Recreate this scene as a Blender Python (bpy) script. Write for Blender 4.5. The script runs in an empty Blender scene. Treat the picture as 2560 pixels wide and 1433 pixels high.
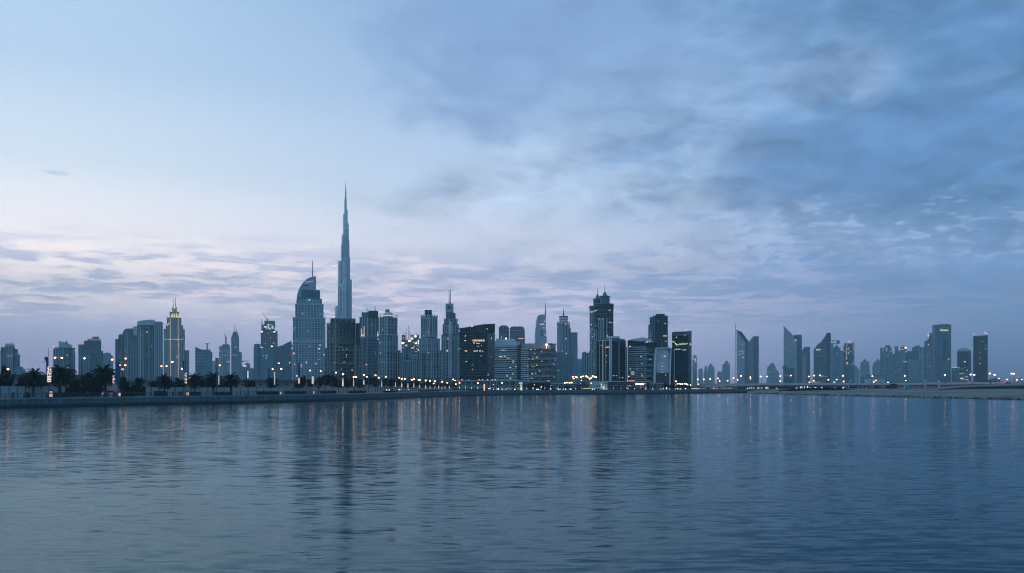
import bpy, bmesh, math, random
from mathutils import Vector
R = random.Random(7)
sc = bpy.context.scene
col = sc.collection
rad = math.radians

# ------------------------------------------------------------------ camera
FPX, H0, CX, CAMH = 2217.0, 958.0, 1280.0, 6.0      # focal length and horizon row of the photograph, camera height (m)
GZ = 2.2                                            # level of the city ground above the water
cam = bpy.data.cameras.new('camera'); camo = bpy.data.objects.new('camera', cam); col.objects.link(camo)
cam.sensor_width = 36; cam.lens = 36*FPX/2560; cam.shift_y = (H0-716.5)/2560
cam.clip_end = 40000; cam.clip_start = 0.5
camo.location = (0, 0, CAMH); camo.rotation_euler = (rad(90), 0, 0)
sc.camera = camo
sc.view_settings.view_transform = 'Standard'; sc.view_settings.look = 'None'
sc.view_settings.exposure = 0; sc.view_settings.gamma = 1; sc.view_settings.use_curve_mapping = False
cy = sc.cycles
cy.use_denoising = True
try: cy.denoiser = 'OPENIMAGEDENOISE'
except Exception: pass
cy.max_bounces = 6; cy.diffuse_bounces = 2; cy.glossy_bounces = 4; cy.volume_bounces = 0; cy.transparent_max_bounces = 4
cy.sample_clamp_indirect = 6; cy.sample_clamp_direct = 0
cy.caustics_reflective = True
cy.use_light_tree = True
cy.pixel_filter_type = 'BLACKMAN_HARRIS'; cy.filter_width = 1.15

# ------------------------------------------------------------------ plan geometry
def wx(X, d): return (X-CX)/FPX*d
def wz(Y, d): return CAMH+(H0-Y)/FPX*d
def ray(X): return Vector(((X-CX)/FPX, 1.0))
def frame(X):
    f = ray(X).normalized(); return f, Vector((f.y, -f.x))       # forward, to the right
def meet(X, p, u):
    """where the sight line X meets the plan line p + s u"""
    r = ray(X); den = r.x*u.y-r.y*u.x
    t = (p.x*u.y-p.y*u.x)/den
    return r*t

# ------------------------------------------------------------------ materials
def newmat(name):
    m = bpy.data.materials.new(name); m.use_nodes = True
    nt = m.node_tree; nt.nodes.clear()
    out = nt.nodes.new('ShaderNodeOutputMaterial'); b = nt.nodes.new('ShaderNodeBsdfPrincipled')
    nt.links.new(b.outputs[0], out.inputs[0])
    return m, nt, b
def N(nt, t, **kw):
    n = nt.nodes.new(t)
    for k, v in kw.items(): setattr(n, k, v)
    return n
def L(nt, a, b): nt.links.new(a, b)
def setv(nt, sock, v):
    if hasattr(v, 'is_output'): nt.links.new(v, sock)
    else: sock.default_value = v
def mth(nt, op, a, b=0.0, c=None):
    n = N(nt, 'ShaderNodeMath', operation=op)
    setv(nt, n.inputs[0], a); setv(nt, n.inputs[1], b)
    if c is not None: setv(nt, n.inputs[2], c)
    return n.outputs[0]
def c4(c): return (c[0], c[1], c[2], 1.0)
def mixc(nt, f, a, b, blend='MIX'):
    n = N(nt, 'ShaderNodeMix', data_type='RGBA', blend_type=blend)
    setv(nt, n.inputs[0], f)
    for s, v in ((n.inputs[6], a), (n.inputs[7], b)):
        if isinstance(v, tuple): s.default_value = c4(v)
        else: setv(nt, s, v)
    return n.outputs[2]
def mixf(nt, f, a, b):
    n = N(nt, 'ShaderNodeMix', data_type='FLOAT')
    setv(nt, n.inputs[0], f); setv(nt, n.inputs[2], a); setv(nt, n.inputs[3], b)
    return n.outputs[0]
def srgb(r, g, b):
    f = lambda v: (v/255/12.92) if v/255 <= 0.04045 else ((v/255+0.055)/1.055)**2.4
    return (f(r), f(g), f(b))

def plain(name, c, rough=0.7, metal=0.0, var=0.25, scale=0.4):
    m, nt, b = newmat(name)
    tc = N(nt, 'ShaderNodeTexCoord'); no = N(nt, 'ShaderNodeTexNoise'); no.inputs['Scale'].default_value = scale; no.inputs['Detail'].default_value = 4
    L(nt, tc.outputs['Object'], no.inputs['Vector'])
    v = mth(nt, 'MULTIPLY_ADD', no.outputs['Fac'], 2*var, 1-var)
    mx = mixc(nt, 1.0, c, v, 'MULTIPLY')
    L(nt, mx, b.inputs['Base Color']); b.inputs['Roughness'].default_value = rough; b.inputs['Metallic'].default_value = metal
    return m
def glow(name, c, s, sample=True, base=(0.3, 0.3, 0.3)):
    m, nt, b = newmat(name)
    b.inputs['Base Color'].default_value = c4(base)
    b.inputs['Emission Color'].default_value = c4(c); b.inputs['Emission Strength'].default_value = s
    if not sample: m.cycles.emission_sampling = 'NONE'
    return m
def glow_pattern(name, c, s, su, sv, thr=0.45, base=(0.2, 0.2, 0.22)):
    """a lit lattice: bright cells of uneven strength in a dark net"""
    m, nt, b = newmat(name)
    uv = N(nt, 'ShaderNodeUVMap'); sp = N(nt, 'ShaderNodeSeparateXYZ'); L(nt, uv.outputs[0], sp.inputs[0])
    u = mth(nt, 'DIVIDE', sp.outputs[0], su); v = mth(nt, 'DIVIDE', sp.outputs[1], sv)
    cb = N(nt, 'ShaderNodeCombineXYZ'); L(nt, mth(nt, 'FLOOR', u), cb.inputs[0]); L(nt, mth(nt, 'FLOOR', v), cb.inputs[1])
    wn = N(nt, 'ShaderNodeTexWhiteNoise', noise_dimensions='2D'); L(nt, cb.outputs[0], wn.inputs['Vector'])
    gate = mth(nt, 'MULTIPLY', mth(nt, 'LESS_THAN', mth(nt, 'FRACT', u), 0.78), mth(nt, 'LESS_THAN', mth(nt, 'FRACT', v), 0.7))
    lit = mth(nt, 'MULTIPLY', mth(nt, 'GREATER_THAN', wn.outputs['Value'], thr), gate)
    b.inputs['Base Color'].default_value = c4(base)
    b.inputs['Emission Color'].default_value = c4(c)
    L(nt, mth(nt, 'MULTIPLY', lit, s), b.inputs['Emission Strength'])
    m.cycles.emission_sampling = 'NONE'
    return m

def facade(name, wall, glass, bay=4.0, floor=3.6, fw=0.62, fh=0.6, lit=0.002, litc=(1.0, 0.72, 0.4), lits=0.8,
           grough=0.1, wrough=0.65, metal=0.0, band=0, gvar=0.7, gmetal=0.0, spec=0.25):
    """Storeys and window bays in metres from the mesh's own UVs (u along the wall, v the height): wall colour, glass panes of
    uneven tint and gloss, plant-room bands every BAND storeys, and here and there a room with its lamp on."""
    m, nt, b = newmat(name)
    b.inputs['Specular IOR Level'].default_value = spec
    uv = N(nt, 'ShaderNodeUVMap'); sp = N(nt, 'ShaderNodeSeparateXYZ'); L(nt, uv.outputs[0], sp.inputs[0])
    u = mth(nt, 'DIVIDE', sp.outputs[0], bay); v = mth(nt, 'DIVIDE', sp.outputs[1], floor)
    fu = mth(nt, 'FRACT', u); fv = mth(nt, 'FRACT', v)
    win = mth(nt, 'MULTIPLY', mth(nt, 'LESS_THAN', fu, fw), mth(nt, 'LESS_THAN', fv, fh))
    if band:
        bd = mth(nt, 'GREATER_THAN', mth(nt, 'FRACT', mth(nt, 'DIVIDE', v, float(band))), 1.2/band)
        win = mth(nt, 'MULTIPLY', win, bd)
    cb = N(nt, 'ShaderNodeCombineXYZ'); L(nt, mth(nt, 'FLOOR', u), cb.inputs[0]); L(nt, mth(nt, 'FLOOR', v), cb.inputs[1])
    oi = N(nt, 'ShaderNodeObjectInfo'); L(nt, oi.outputs['Random'], cb.inputs[2])
    wn = N(nt, 'ShaderNodeTexWhiteNoise', noise_dimensions='3D'); L(nt, cb.outputs[0], wn.inputs['Vector'])
    sc_ = N(nt, 'ShaderNodeSeparateColor'); L(nt, wn.outputs['Color'], sc_.inputs[0])
    gv = mth(nt, 'MULTIPLY_ADD', sc_.outputs[0], 2*gvar, 1-gvar)
    gcol = mixc(nt, 1.0, glass, gv, 'MULTIPLY')
    # one pane in nine has its blind down
    gcol = mixc(nt, mth(nt, 'MULTIPLY', mth(nt, 'GREATER_THAN', sc_.outputs[1], 0.89), 0.8), gcol, tuple(0.55*w_+0.45*g_ for w_, g_ in zip(wall, glass)))
    tc = N(nt, 'ShaderNodeTexCoord'); no = N(nt, 'ShaderNodeTexNoise'); no.inputs['Scale'].default_value = 0.045; no.inputs['Detail'].default_value = 5
    L(nt, tc.outputs['Object'], no.inputs['Vector'])
    wcol = mixc(nt, 1.0, wall, mth(nt, 'MULTIPLY_ADD', no.outputs['Fac'], 0.7, 0.65), 'MULTIPLY')
    L(nt, mixc(nt, win, wcol, gcol), b.inputs['Base Color'])
    rr = mth(nt, 'MULTIPLY_ADD', sc_.outputs[1], 0.12, grough)
    L(nt, mixf(nt, win, wrough, rr), b.inputs['Roughness'])
    L(nt, mixf(nt, win, metal, gmetal), b.inputs['Metallic'])
    if lit > 0:
        on = mth(nt, 'MULTIPLY', mth(nt, 'GREATER_THAN', sc_.outputs[2], 1-lit), win)
        warm = mixc(nt, sc_.outputs[0], litc, (0.85, 0.95, 1.0))
        L(nt, warm, b.inputs['Emission Color'])
        L(nt, mth(nt, 'MULTIPLY', on, mth(nt, 'MULTIPLY_ADD', sc_.outputs[1], lits, 0.25*lits)), b.inputs['Emission Strength'])
    m.cycles.emission_sampling = 'NONE'
    return m

# ------------------------------------------------------------------ objects
def tag(o, label=None, cat=None, group=None, kind=None):
    if label: o['label'] = label
    if cat: o['category'] = cat
    if group: o['group'] = group
    if kind: o['kind'] = kind
    return o
def empty(name, loc, label, cat, group=None, rz=0.0):
    o = bpy.data.objects.new(name, None); col.objects.link(o); o.location = loc; o.rotation_euler = (0, 0, rz)
    o.empty_display_size = 0.5
    return tag(o, label, cat, group)
class MB:
    """collects faces with UVs; build() links them as ONE mesh object"""
    def __init__(s): s.v = []; s.f = []; s.uv = []
    def face(s, pts, uvs=None):
        i = len(s.v); s.v += [tuple(p) for p in pts]; s.f.append(tuple(range(i, i+len(pts))))
        s.uv += uvs if uvs else [(p[0], p[2]) for p in pts]
    def prism(s, plan, z0, z1, ztop=None, cap=True, bottom=False, u0=0.0):
        """walls over a plan polygon (counter-clockwise from above), ztop = one height per corner for a sloping roof"""
        n = len(plan); zt = ztop or [z1]*n; u = u0
        for i in range(n):
            a, b = plan[i], plan[(i+1) % n]; ln = math.hypot(b[0]-a[0], b[1]-a[1])
            za, zb = zt[i], zt[(i+1) % n]
            s.face([(a[0], a[1], z0), (b[0], b[1], z0), (b[0], b[1], zb), (a[0], a[1], za)], [(u, z0), (u+ln, z0), (u+ln, zb), (u, za)])
            u += ln
        if cap: s.face([(p[0], p[1], z) for p, z in zip(plan, zt)], [(0.0, -0.1)]*n)
        if bottom: s.face([(p[0], p[1], z0) for p in reversed(plan)], [(0.0, -0.1)]*n)
    def box(s, c, size, rz=0.0):
        x, y, z = size[0]/2, size[1]/2, size[2]/2; ca, sa = math.cos(rz), math.sin(rz)
        pl = [(c[0]+px*ca-py*sa, c[1]+px*sa+py*ca) for px, py in ((-x, -y), (x, -y), (x, y), (-x, y))]
        s.prism(pl, c[2]-z, c[2]+z, bottom=True)
    def taper(s, p0, p1, r0, r1, n=8, cap=True):
        """a tapered round bar between two points"""
        p0, p1 = Vector(p0), Vector(p1); ax = (p1-p0).normalized()
        t = Vector((1, 0, 0)) if abs(ax.x) < 0.9 else Vector((0, 1, 0)); a = ax.cross(t).normalized(); b = ax.cross(a)
        ln = (p1-p0).length
        ra = [p0+(a*math.cos(2*math.pi*i/n)+b*math.sin(2*math.pi*i/n))*r0 for i in range(n)]
        rb = [p1+(a*math.cos(2*math.pi*i/n)+b*math.sin(2*math.pi*i/n))*r1 for i in range(n)]
        for i in range(n):
            j = (i+1) % n; s.face([ra[i], ra[j], rb[j], rb[i]], [(i, 0), (i+1, 0), (i+1, ln), (i, ln)])
        if cap: s.face(list(reversed(ra))); s.face(rb)
    def lathe(s, c, prof, n=16, sx=1.0, sy=1.0):
        """prof: (radius, z) from the bottom up"""
        rings = [[(c[0]+r*sx*math.cos(2*math.pi*i/n), c[1]+r*sy*math.sin(2*math.pi*i/n), z) for i in range(n)] for r, z in prof]
        for k in range(len(rings)-1):
            r = max(prof[k][0], prof[k+1][0])
            for i in range(n):
                j = (i+1) % n; du = 2*math.pi*r/n
                s.face([rings[k][i], rings[k][j], rings[k+1][j], rings[k+1][i]], [(i*du, prof[k][1]), ((i+1)*du, prof[k][1]), ((i+1)*du, prof[k+1][1]), (i*du, prof[k+1][1])])
        s.face(rings[-1]); s.face(list(reversed(rings[0])))
    def ball(s, c, r, n=8, m=6, sz=1.0):
        s.lathe(c, [(max(r*math.sin(math.pi*k/m), r*0.02), c[2]-r*sz*math.cos(math.pi*k/m)) for k in range(m+1)], n)
    def build(s, name, m, parent=None, loc=None, smooth=False, label=None):
        """LOC: the point the mesh's own origin sits at (the parent's place when it has one)"""
        base = Vector(parent.location) if parent is not None and loc is None else Vector(loc or (0, 0, 0))
        if parent is not None and loc is None:
            p = parent
            while p.parent: p = p.parent
            base = Vector(p.location)
        me = bpy.data.meshes.new(name)
        me.from_pydata([tuple(Vector(v)-base) for v in s.v], [], s.f)
        ul = me.uv_layers.new(name='UVMap')
        for i, (a, b) in enumerate(s.uv): ul.data[i].uv = (a, b)
        bm = bmesh.new(); bm.from_mesh(me); bmesh.ops.remove_doubles(bm, verts=bm.verts, dist=1e-4); bmesh.ops.recalc_face_normals(bm, faces=bm.faces); bm.to_mesh(me); bm.free()
        if smooth:
            for p in me.polygons: p.use_smooth = True
        me.materials.append(m)
        o = bpy.data.objects.new(name, me); col.objects.link(o)
        if parent is not None: o.parent = parent
        else: o.location = base
        if label: o['label'] = label
        return o
def copy_tree(o, parent=None):
    c = o.copy(); col.objects.link(c); c.parent = parent
    for ch in o.children: copy_tree(ch, c)
    return c
# ------------------------------------------------------------------ air, sky, sun
HAZE = 0.0002                      # scattering per metre
HTOP, HFAR = 880.0, 7600.0
SCAT = (0.066, 0.165, 0.29)         # what the lit air itself sends back, taken from a render
def clear_of_air(c, el):
    """sky radiance beyond the air that shows as c after the haze"""
    s, k = math.sin(max(el, 0.004)), math.cos(el)
    path = min(HTOP/s, HFAR/k); T = math.exp(-HAZE*path)
    return tuple(max((v-q*(1-T))/T, 0.0) for v, q in zip(c, SCAT))

w = bpy.data.worlds.new('World'); sc.world = w; w.use_nodes = True
nt = w.node_tree; nt.nodes.clear()
wo = N(nt, 'ShaderNodeOutputWorld'); bg = N(nt, 'ShaderNodeBackground'); L(nt, bg.outputs[0], wo.inputs[0])
tc = N(nt, 'ShaderNodeTexCoord'); vn = N(nt, 'ShaderNodeVectorMath', operation='NORMALIZE'); L(nt, tc.outputs['Generated'], vn.inputs[0])
sp = N(nt, 'ShaderNodeSeparateXYZ'); L(nt, vn.outputs[0], sp.inputs[0])
sx, sy, sz = sp.outputs
el = mth(nt, 'ARCSINE', sz); az = mth(nt, 'ARCTAN2', sx, sy)
def smooth(v, a, b):
    n = N(nt, 'ShaderNodeMapRange', interpolation_type='SMOOTHSTEP'); setv(nt, n.inputs[0], v)
    n.inputs[1].default_value = a; n.inputs[2].default_value = b; return n.outputs[0]
EMAX = 0.62
def ramp(stops):
    n = N(nt, 'ShaderNodeValToRGB'); L(nt, mth(nt, 'DIVIDE', el, EMAX), n.inputs[0])
    n.color_ramp.interpolation = 'EASE' if False else 'LINEAR'
    els = n.color_ramp.elements
    while len(els) > 1: els.remove(els[-1])
    for i, (e, c) in enumerate(stops):
        k = els[0] if i == 0 else els.new(e/EMAX)
        k.position = e/EMAX; k.color = c4(clear_of_air(srgb(*c), e))
    return n.outputs[0]
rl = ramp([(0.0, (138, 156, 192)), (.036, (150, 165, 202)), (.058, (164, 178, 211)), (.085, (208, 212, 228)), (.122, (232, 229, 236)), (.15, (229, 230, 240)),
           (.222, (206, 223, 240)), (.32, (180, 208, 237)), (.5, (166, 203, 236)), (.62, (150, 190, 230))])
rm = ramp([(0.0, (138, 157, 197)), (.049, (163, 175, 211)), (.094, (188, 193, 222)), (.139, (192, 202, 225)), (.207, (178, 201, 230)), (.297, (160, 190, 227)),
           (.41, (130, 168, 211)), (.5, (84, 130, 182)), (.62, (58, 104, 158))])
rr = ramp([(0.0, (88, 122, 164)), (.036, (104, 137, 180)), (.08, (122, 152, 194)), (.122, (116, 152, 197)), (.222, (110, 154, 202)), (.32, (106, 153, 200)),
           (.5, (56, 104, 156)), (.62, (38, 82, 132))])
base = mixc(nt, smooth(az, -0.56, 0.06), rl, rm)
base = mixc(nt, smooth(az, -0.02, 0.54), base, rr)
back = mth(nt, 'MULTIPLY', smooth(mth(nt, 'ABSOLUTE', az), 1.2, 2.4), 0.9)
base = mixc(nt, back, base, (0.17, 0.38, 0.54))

# cloud layers: a flat sheet seen in perspective, so that it stretches sideways towards the horizon
den = mth(nt, 'ADD', mth(nt, 'MAXIMUM', sz, 0.0), 0.035)
cp = N(nt, 'ShaderNodeCombineXYZ'); L(nt, mth(nt, 'DIVIDE', sx, den), cp.inputs[0]); L(nt, mth(nt, 'DIVIDE', sy, den), cp.inputs[1])
def cloud(scale, detail, rough, dist, off, stretch=(1, 1, 1), lac=2.0):
    mp = N(nt, 'ShaderNodeMapping'); L(nt, cp.outputs[0], mp.inputs[0]); mp.inputs['Location'].default_value = off; mp.inputs['Scale'].default_value = stretch
    no = N(nt, 'ShaderNodeTexNoise'); L(nt, mp.outputs[0], no.inputs['Vector'])
    no.inputs['Scale'].default_value = scale; no.inputs['Detail'].default_value = detail; no.inputs['Roughness'].default_value = rough
    no.inputs['Distortion'].default_value = dist; no.inputs['Lacunarity'].default_value = lac
    return no.outputs['Fac']
big = cloud(0.55, 3, 0.5, 0.3, (3.1, 1.7, 0))
fine = cloud(2.8, 9, 0.66, 0.25, (8.2, 4.4, 0), (0.9, 0.85, 1))
ripple = cloud(9.0, 4, 0.55, 0.8, (1.2, 9.4, 0), (1.5, 0.6, 1))
# low streaked bank, dense at the left and thinning to the right
wob = mth(nt, 'MULTIPLY', mth(nt, 'SUBTRACT', big, 0.5), 0.05)
ew = mth(nt, 'ADD', el, wob)
lowband = mth(nt, 'MULTIPLY', smooth(ew, 0.045, 0.085), mth(nt, 'SUBTRACT', 1.0, smooth(ew, 0.125, 0.165)))
lowc = mth(nt, 'MULTIPLY', smooth(mth(nt, 'ADD', fine, mth(nt, 'MULTIPLY', mth(nt, 'SUBTRACT', big, 0.5), 0.5)), 0.44, 0.58), lowband)
lowcol = mixc(nt, smooth(az, -0.3, 0.5), clear_of_air(srgb(160, 176, 207), .1), clear_of_air(srgb(110, 148, 194), .1))
s1 = mixc(nt, mth(nt, 'MULTIPLY', lowc, 0.85), base, lowcol)
pink = mth(nt, 'MULTIPLY', mth(nt, 'MULTIPLY', smooth(fine, 0.47, 0.38), lowband), mth(nt, 'SUBTRACT', 1.0, smooth(az, -0.25, 0.15)))
s1 = mixc(nt, mth(nt, 'MULTIPLY', pink, 0.45), s1, clear_of_air(srgb(236, 224, 229), .1))
# large soft clouds over the right half
side = smooth(mth(nt, 'ADD', az, mth(nt, 'MULTIPLY', mth(nt, 'SUBTRACT', big, 0.5), 0.9)), -0.12, 0.22)
def puff(scale, detail, rough, off, stretch):
    mp = N(nt, 'ShaderNodeMapping'); L(nt, vn.outputs[0], mp.inputs[0]); mp.inputs['Location'].default_value = off; mp.inputs['Scale'].default_value = stretch; mp.inputs['Rotation'].default_value = (0, rad(-18), 0)
    no = N(nt, 'ShaderNodeTexNoise'); L(nt, mp.outputs[0], no.inputs['Vector']); no.inputs['Scale'].default_value = scale; no.inputs['Detail'].default_value = detail; no.inputs['Roughness'].default_value = rough; no.inputs['Distortion'].default_value = 0.4
    return no.outputs['Fac']
upc = puff(6.5, 8, 0.56, (0.7, 2.2, 0.3), (1.0, 1.0, 1.8))
wisp = puff(16, 6, 0.6, (4.7, 1.2, 2.3), (0.7, 0.7, 2.2))
upper = mth(nt, 'MULTIPLY', mth(nt, 'MULTIPLY', smooth(mth(nt, 'ADD', upc, mth(nt, 'MULTIPLY', mth(nt, 'SUBTRACT', wisp, 0.5), 0.4)), 0.42, 0.62), side), smooth(el, 0.11, 0.2))
s2 = mixc(nt, mth(nt, 'MULTIPLY', upper, 0.78), s1, mixc(nt, smooth(az, -0.1, 0.45), clear_of_air(srgb(134, 165, 207), .3), clear_of_air(srgb(92, 136, 184), .3)))
# one dark cloud mass high at the right
def blob(a0, e0, ra, re, soft):
    da = mth(nt, 'DIVIDE', mth(nt, 'SUBTRACT', az, a0), ra); de = mth(nt, 'DIVIDE', mth(nt, 'SUBTRACT', el, e0), re)
    r2 = mth(nt, 'ADD', mth(nt, 'MULTIPLY', da, da), mth(nt, 'MULTIPLY', de, de))
    r2 = mth(nt, 'ADD', r2, mth(nt, 'ADD', mth(nt, 'MULTIPLY', mth(nt, 'SUBTRACT', upc, 0.5), 5.0), mth(nt, 'MULTIPLY', mth(nt, 'SUBTRACT', wisp, 0.5), 2.5)))
    return mth(nt, 'SUBTRACT', 1.0, smooth(r2, 1.0-soft, 1.0+soft))
s2 = mixc(nt, mth(nt, 'MULTIPLY', blob(0.42, 0.225, 0.17, 0.06, 0.75), 0.75), s2, clear_of_air(srgb(92, 136, 186), .22))
s2 = mixc(nt, mth(nt, 'MULTIPLY', blob(0.60, 0.34, 0.16, 0.07, 0.8), 0.6), s2, clear_of_air(srgb(88, 132, 182), .3))
s2 = mixc(nt, mth(nt, 'MULTIPLY', blob(0.02, 0.36, 0.17, 0.07, 0.8), 0.7), s2, clear_of_air(srgb(124, 158, 204), .3))
s2 = mixc(nt, mth(nt, 'MULTIPLY', blob(-0.475, 0.208, 0.010, 0.0022, 0.9), 0.5), s2, clear_of_air(srgb(172, 190, 220), .21))
# pale mauve tops of the tall heaps
s2 = mixc(nt, mth(nt, 'MULTIPLY', blob(0.345, 0.315, 0.06, 0.03, 0.6), 0.25), s2, clear_of_air(srgb(160, 178, 212), .3))
s2 = mixc(nt, mth(nt, 'MULTIPLY', blob(0.47, 0.40, 0.08, 0.03, 0.8), 0.25), s2, clear_of_air(srgb(140, 168, 208), .36))
# thin bright wisps over the whole upper right
s2 = mixc(nt, mth(nt, 'MULTIPLY', mth(nt, 'MULTIPLY', smooth(wisp, 0.5, 0.75), smooth(el, 0.11, 0.2)), mth(nt, 'MULTIPLY', side, 0.20)), s2, clear_of_air(srgb(150, 178, 214), .25))
# mackerel ripples
rip = mth(nt, 'MULTIPLY', mth(nt, 'MULTIPLY', smooth(ripple, 0.50, 0.66), smooth(az, -0.05, 0.25)), mth(nt, 'MULTIPLY', smooth(el, 0.10, 0.125), mth(nt, 'SUBTRACT', 1.0, smooth(el, 0.15, 0.22))))
s2 = mixc(nt, mth(nt, 'MULTIPLY', rip, 0.08), s2, clear_of_air(srgb(150, 182, 220), .14))
rd = mth(nt, 'MULTIPLY', mth(nt, 'MULTIPLY', smooth(ripple, 0.48, 0.36), smooth(az, -0.05, 0.3)), mth(nt, 'MULTIPLY', smooth(el, 0.09, 0.12), mth(nt, 'SUBTRACT', 1.0, smooth(el, 0.16, 0.22))))
s2 = mixc(nt, mth(nt, 'MULTIPLY', rd, 0.1), s2, clear_of_air(srgb(104, 150, 200), .14))

# mottling of the whole cloudy side, and the small cells of the mackerel band
mot = puff(19, 8, .6, (2.3, 8.1, 5.2), (0.75, 0.75, 1.7)); cell = puff(105, 2, .5, (6.3, 1.1, 9.2), (0.5, 0.5, 1.5))
ms = mth(nt, 'MULTIPLY', side, smooth(el, 0.06, 0.16))
k_ = mth(nt, 'ADD', 1.0, mth(nt, 'MULTIPLY', mth(nt, 'MULTIPLY', mth(nt, 'SUBTRACT', mot, 0.5), 1.3), ms))
s2 = mixc(nt, 1.0, s2, k_, 'MULTIPLY')
bandm = mth(nt, 'MULTIPLY', mth(nt, 'MULTIPLY', smooth(el, 0.105, 0.135), mth(nt, 'SUBTRACT', 1.0, smooth(el, 0.165, 0.21))), mth(nt, 'MULTIPLY', smooth(az, 0.06, 0.2), smooth(mot, 0.36, 0.52)))
s2 = mixc(nt, mth(nt, 'MULTIPLY', mth(nt, 'MULTIPLY', smooth(cell, 0.5, 0.68), bandm), 0.55), s2, clear_of_air(srgb(152, 181, 217), .14))
s2 = mixc(nt, mth(nt, 'MULTIPLY', mth(nt, 'MULTIPLY', smooth(cell, 0.48, 0.36), bandm), 0.45), s2, clear_of_air(srgb(104, 148, 196), .14))

nis = N(nt, 'ShaderNodeTexSky', sky_type='NISHITA'); nis.sun_disc = False
nis.sun_elevation = rad(0.5); nis.sun_rotation = rad(-50)
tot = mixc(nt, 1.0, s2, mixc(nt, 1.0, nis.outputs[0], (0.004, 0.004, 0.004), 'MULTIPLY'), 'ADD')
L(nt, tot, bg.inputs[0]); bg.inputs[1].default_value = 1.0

# the last light of the sun, just under the edge of the sky at the left: broad, weak, pinkish
sl = bpy.data.lights.new('sun', 'SUN'); sl.energy = 0.12; sl.angle = rad(35); sl.color = (1.0, 0.85, 0.86)
so = bpy.data.objects.new('sun', sl); col.objects.link(so)
sd = Vector((math.sin(rad(-50))*math.cos(rad(6)), math.cos(rad(-50))*math.cos(rad(6)), math.sin(rad(6))))
so.rotation_euler = (-sd).to_track_quat('-Z', 'Y').to_euler(); so.location = (0, 0, 100)

# the air: one closed box of even haze round everything
hm = bpy.data.materials.new('air'); hm.use_nodes = True; h = hm.node_tree; h.nodes.clear()
ho = N(h, 'ShaderNodeOutputMaterial'); hv = N(h, 'ShaderNodeVolumePrincipled'); L(h, hv.outputs[0], ho.inputs['Volume'])
hv.inputs['Color'].default_value = (0.64, 0.92, 1.0, 1); hv.inputs['Density'].default_value = HAZE; hv.inputs['Anisotropy'].default_value = 0.0
b = MB(); b.prism([(-7500, -420), (7500, -420), (7500, HFAR), (-7500, HFAR)], -1.5, HTOP, bottom=True)
tag(b.build('haze', hm), kind='stuff')
# ------------------------------------------------------------------ material library
M = {}
M['conc'] = plain('pale_concrete', (0.52, 0.64, 0.70), 0.8)
M['dconc'] = plain('grey_concrete', (0.13, 0.20, 0.235), 0.8)
M['dark'] = plain('dark_metal', (0.012, 0.024, 0.03), 0.5)
M['white'] = plain('white_paint', (0.7, 0.71, 0.72), 0.6, var=0.12)
M['steel'] = plain('steel', (0.32, 0.34, 0.36), 0.35, 0.7)
M['roof'] = plain('roofing', (0.10, 0.105, 0.11), 0.9)
M['glass'] = plain('dark_glass', (0.004, 0.026, 0.038), 0.2, var=0.4)
M['bglass'] = plain('blue_glass', (0.05, 0.09, 0.13), 0.12, 0.3, var=0.4)
G0 = (0.003, 0.030, 0.043)
M['resi'] = facade('pale_flats', (0.21, 0.31, 0.365), (0.005, 0.04, 0.072), 4.2, 3.5, 0.55, 0.62, 0.005, band=13)
M['resi2'] = facade('grey_flats', (0.14, 0.235, 0.29), (0.004, 0.035, 0.06), 3.6, 3.4, 0.6, 0.6, 0.005, band=16)
M['resi3'] = facade('sand_flats', (0.17, 0.215, 0.21), (0.005, 0.045, 0.06), 5.0, 3.6, 0.66, 0.7, 0.006, band=12)
M['hotel'] = facade('white_hotel', (0.36, 0.50, 0.59), (0.006, 0.07, 0.14), 5.2, 4.2, 0.64, 0.66, 0.007, band=18)
M['curtain'] = facade('dark_curtain_wall', (0.010, 0.042, 0.055), G0, 3.0, 3.9, 0.9, 0.82, 0.0015, lits=.9, wrough=0.3, spec=0.1)
M['curtain2'] = facade('blue_curtain_wall', (0.03, 0.16, 0.24), (0.004, 0.095, 0.16), 3.2, 3.9, 0.88, 0.78, 0.006, wrough=0.3, gmetal=0.15)
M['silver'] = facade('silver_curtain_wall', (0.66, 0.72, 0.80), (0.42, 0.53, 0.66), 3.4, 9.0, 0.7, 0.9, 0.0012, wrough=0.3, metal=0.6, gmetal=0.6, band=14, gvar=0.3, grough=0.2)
M['silver_dim'] = facade('shaded_curtain_wall', (0.40, 0.50, 0.60), (0.22, 0.34, 0.46), 3.4, 9.0, 0.7, 0.9, 0.001, wrough=0.35, metal=0.4, gmetal=0.5, band=14, gvar=0.3, grough=0.25)  # the silver wall with shade put into its colour
M['paleglass'] = facade('pale_sky_glass', (0.36, 0.45, 0.54), (0.26, 0.37, 0.48), 4.0, 4.0, 0.85, 0.8, 0.001, gmetal=0.5, metal=0.3, gvar=0.10, grough=0.2, wrough=0.35)
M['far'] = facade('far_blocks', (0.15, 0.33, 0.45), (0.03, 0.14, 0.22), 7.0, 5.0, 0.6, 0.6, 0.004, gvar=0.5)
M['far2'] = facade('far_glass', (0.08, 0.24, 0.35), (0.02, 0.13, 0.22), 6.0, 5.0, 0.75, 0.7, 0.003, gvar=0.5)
M['ribbed'] = facade('ribbed_stone', (0.26, 0.36, 0.42), (0.03, 0.11, 0.17), 5.5, 60.0, 0.45, 0.97, 0.0, band=0, gvar=0.4)
M['office'] = facade('ribbon_office', (0.20, 0.29, 0.34), (0.004, 0.032, 0.046), 2.6, 4.0, 0.94, 0.62, 0.005, lits=.7, litc=(1.0, 0.8, 0.4))
M['podium'] = facade('podium_glass', (0.20, 0.27, 0.32), (0.05, 0.13, 0.19), 6.0, 5.0, 0.93, 0.9, 0.01, gvar=0.3, grough=0.2)
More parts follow.
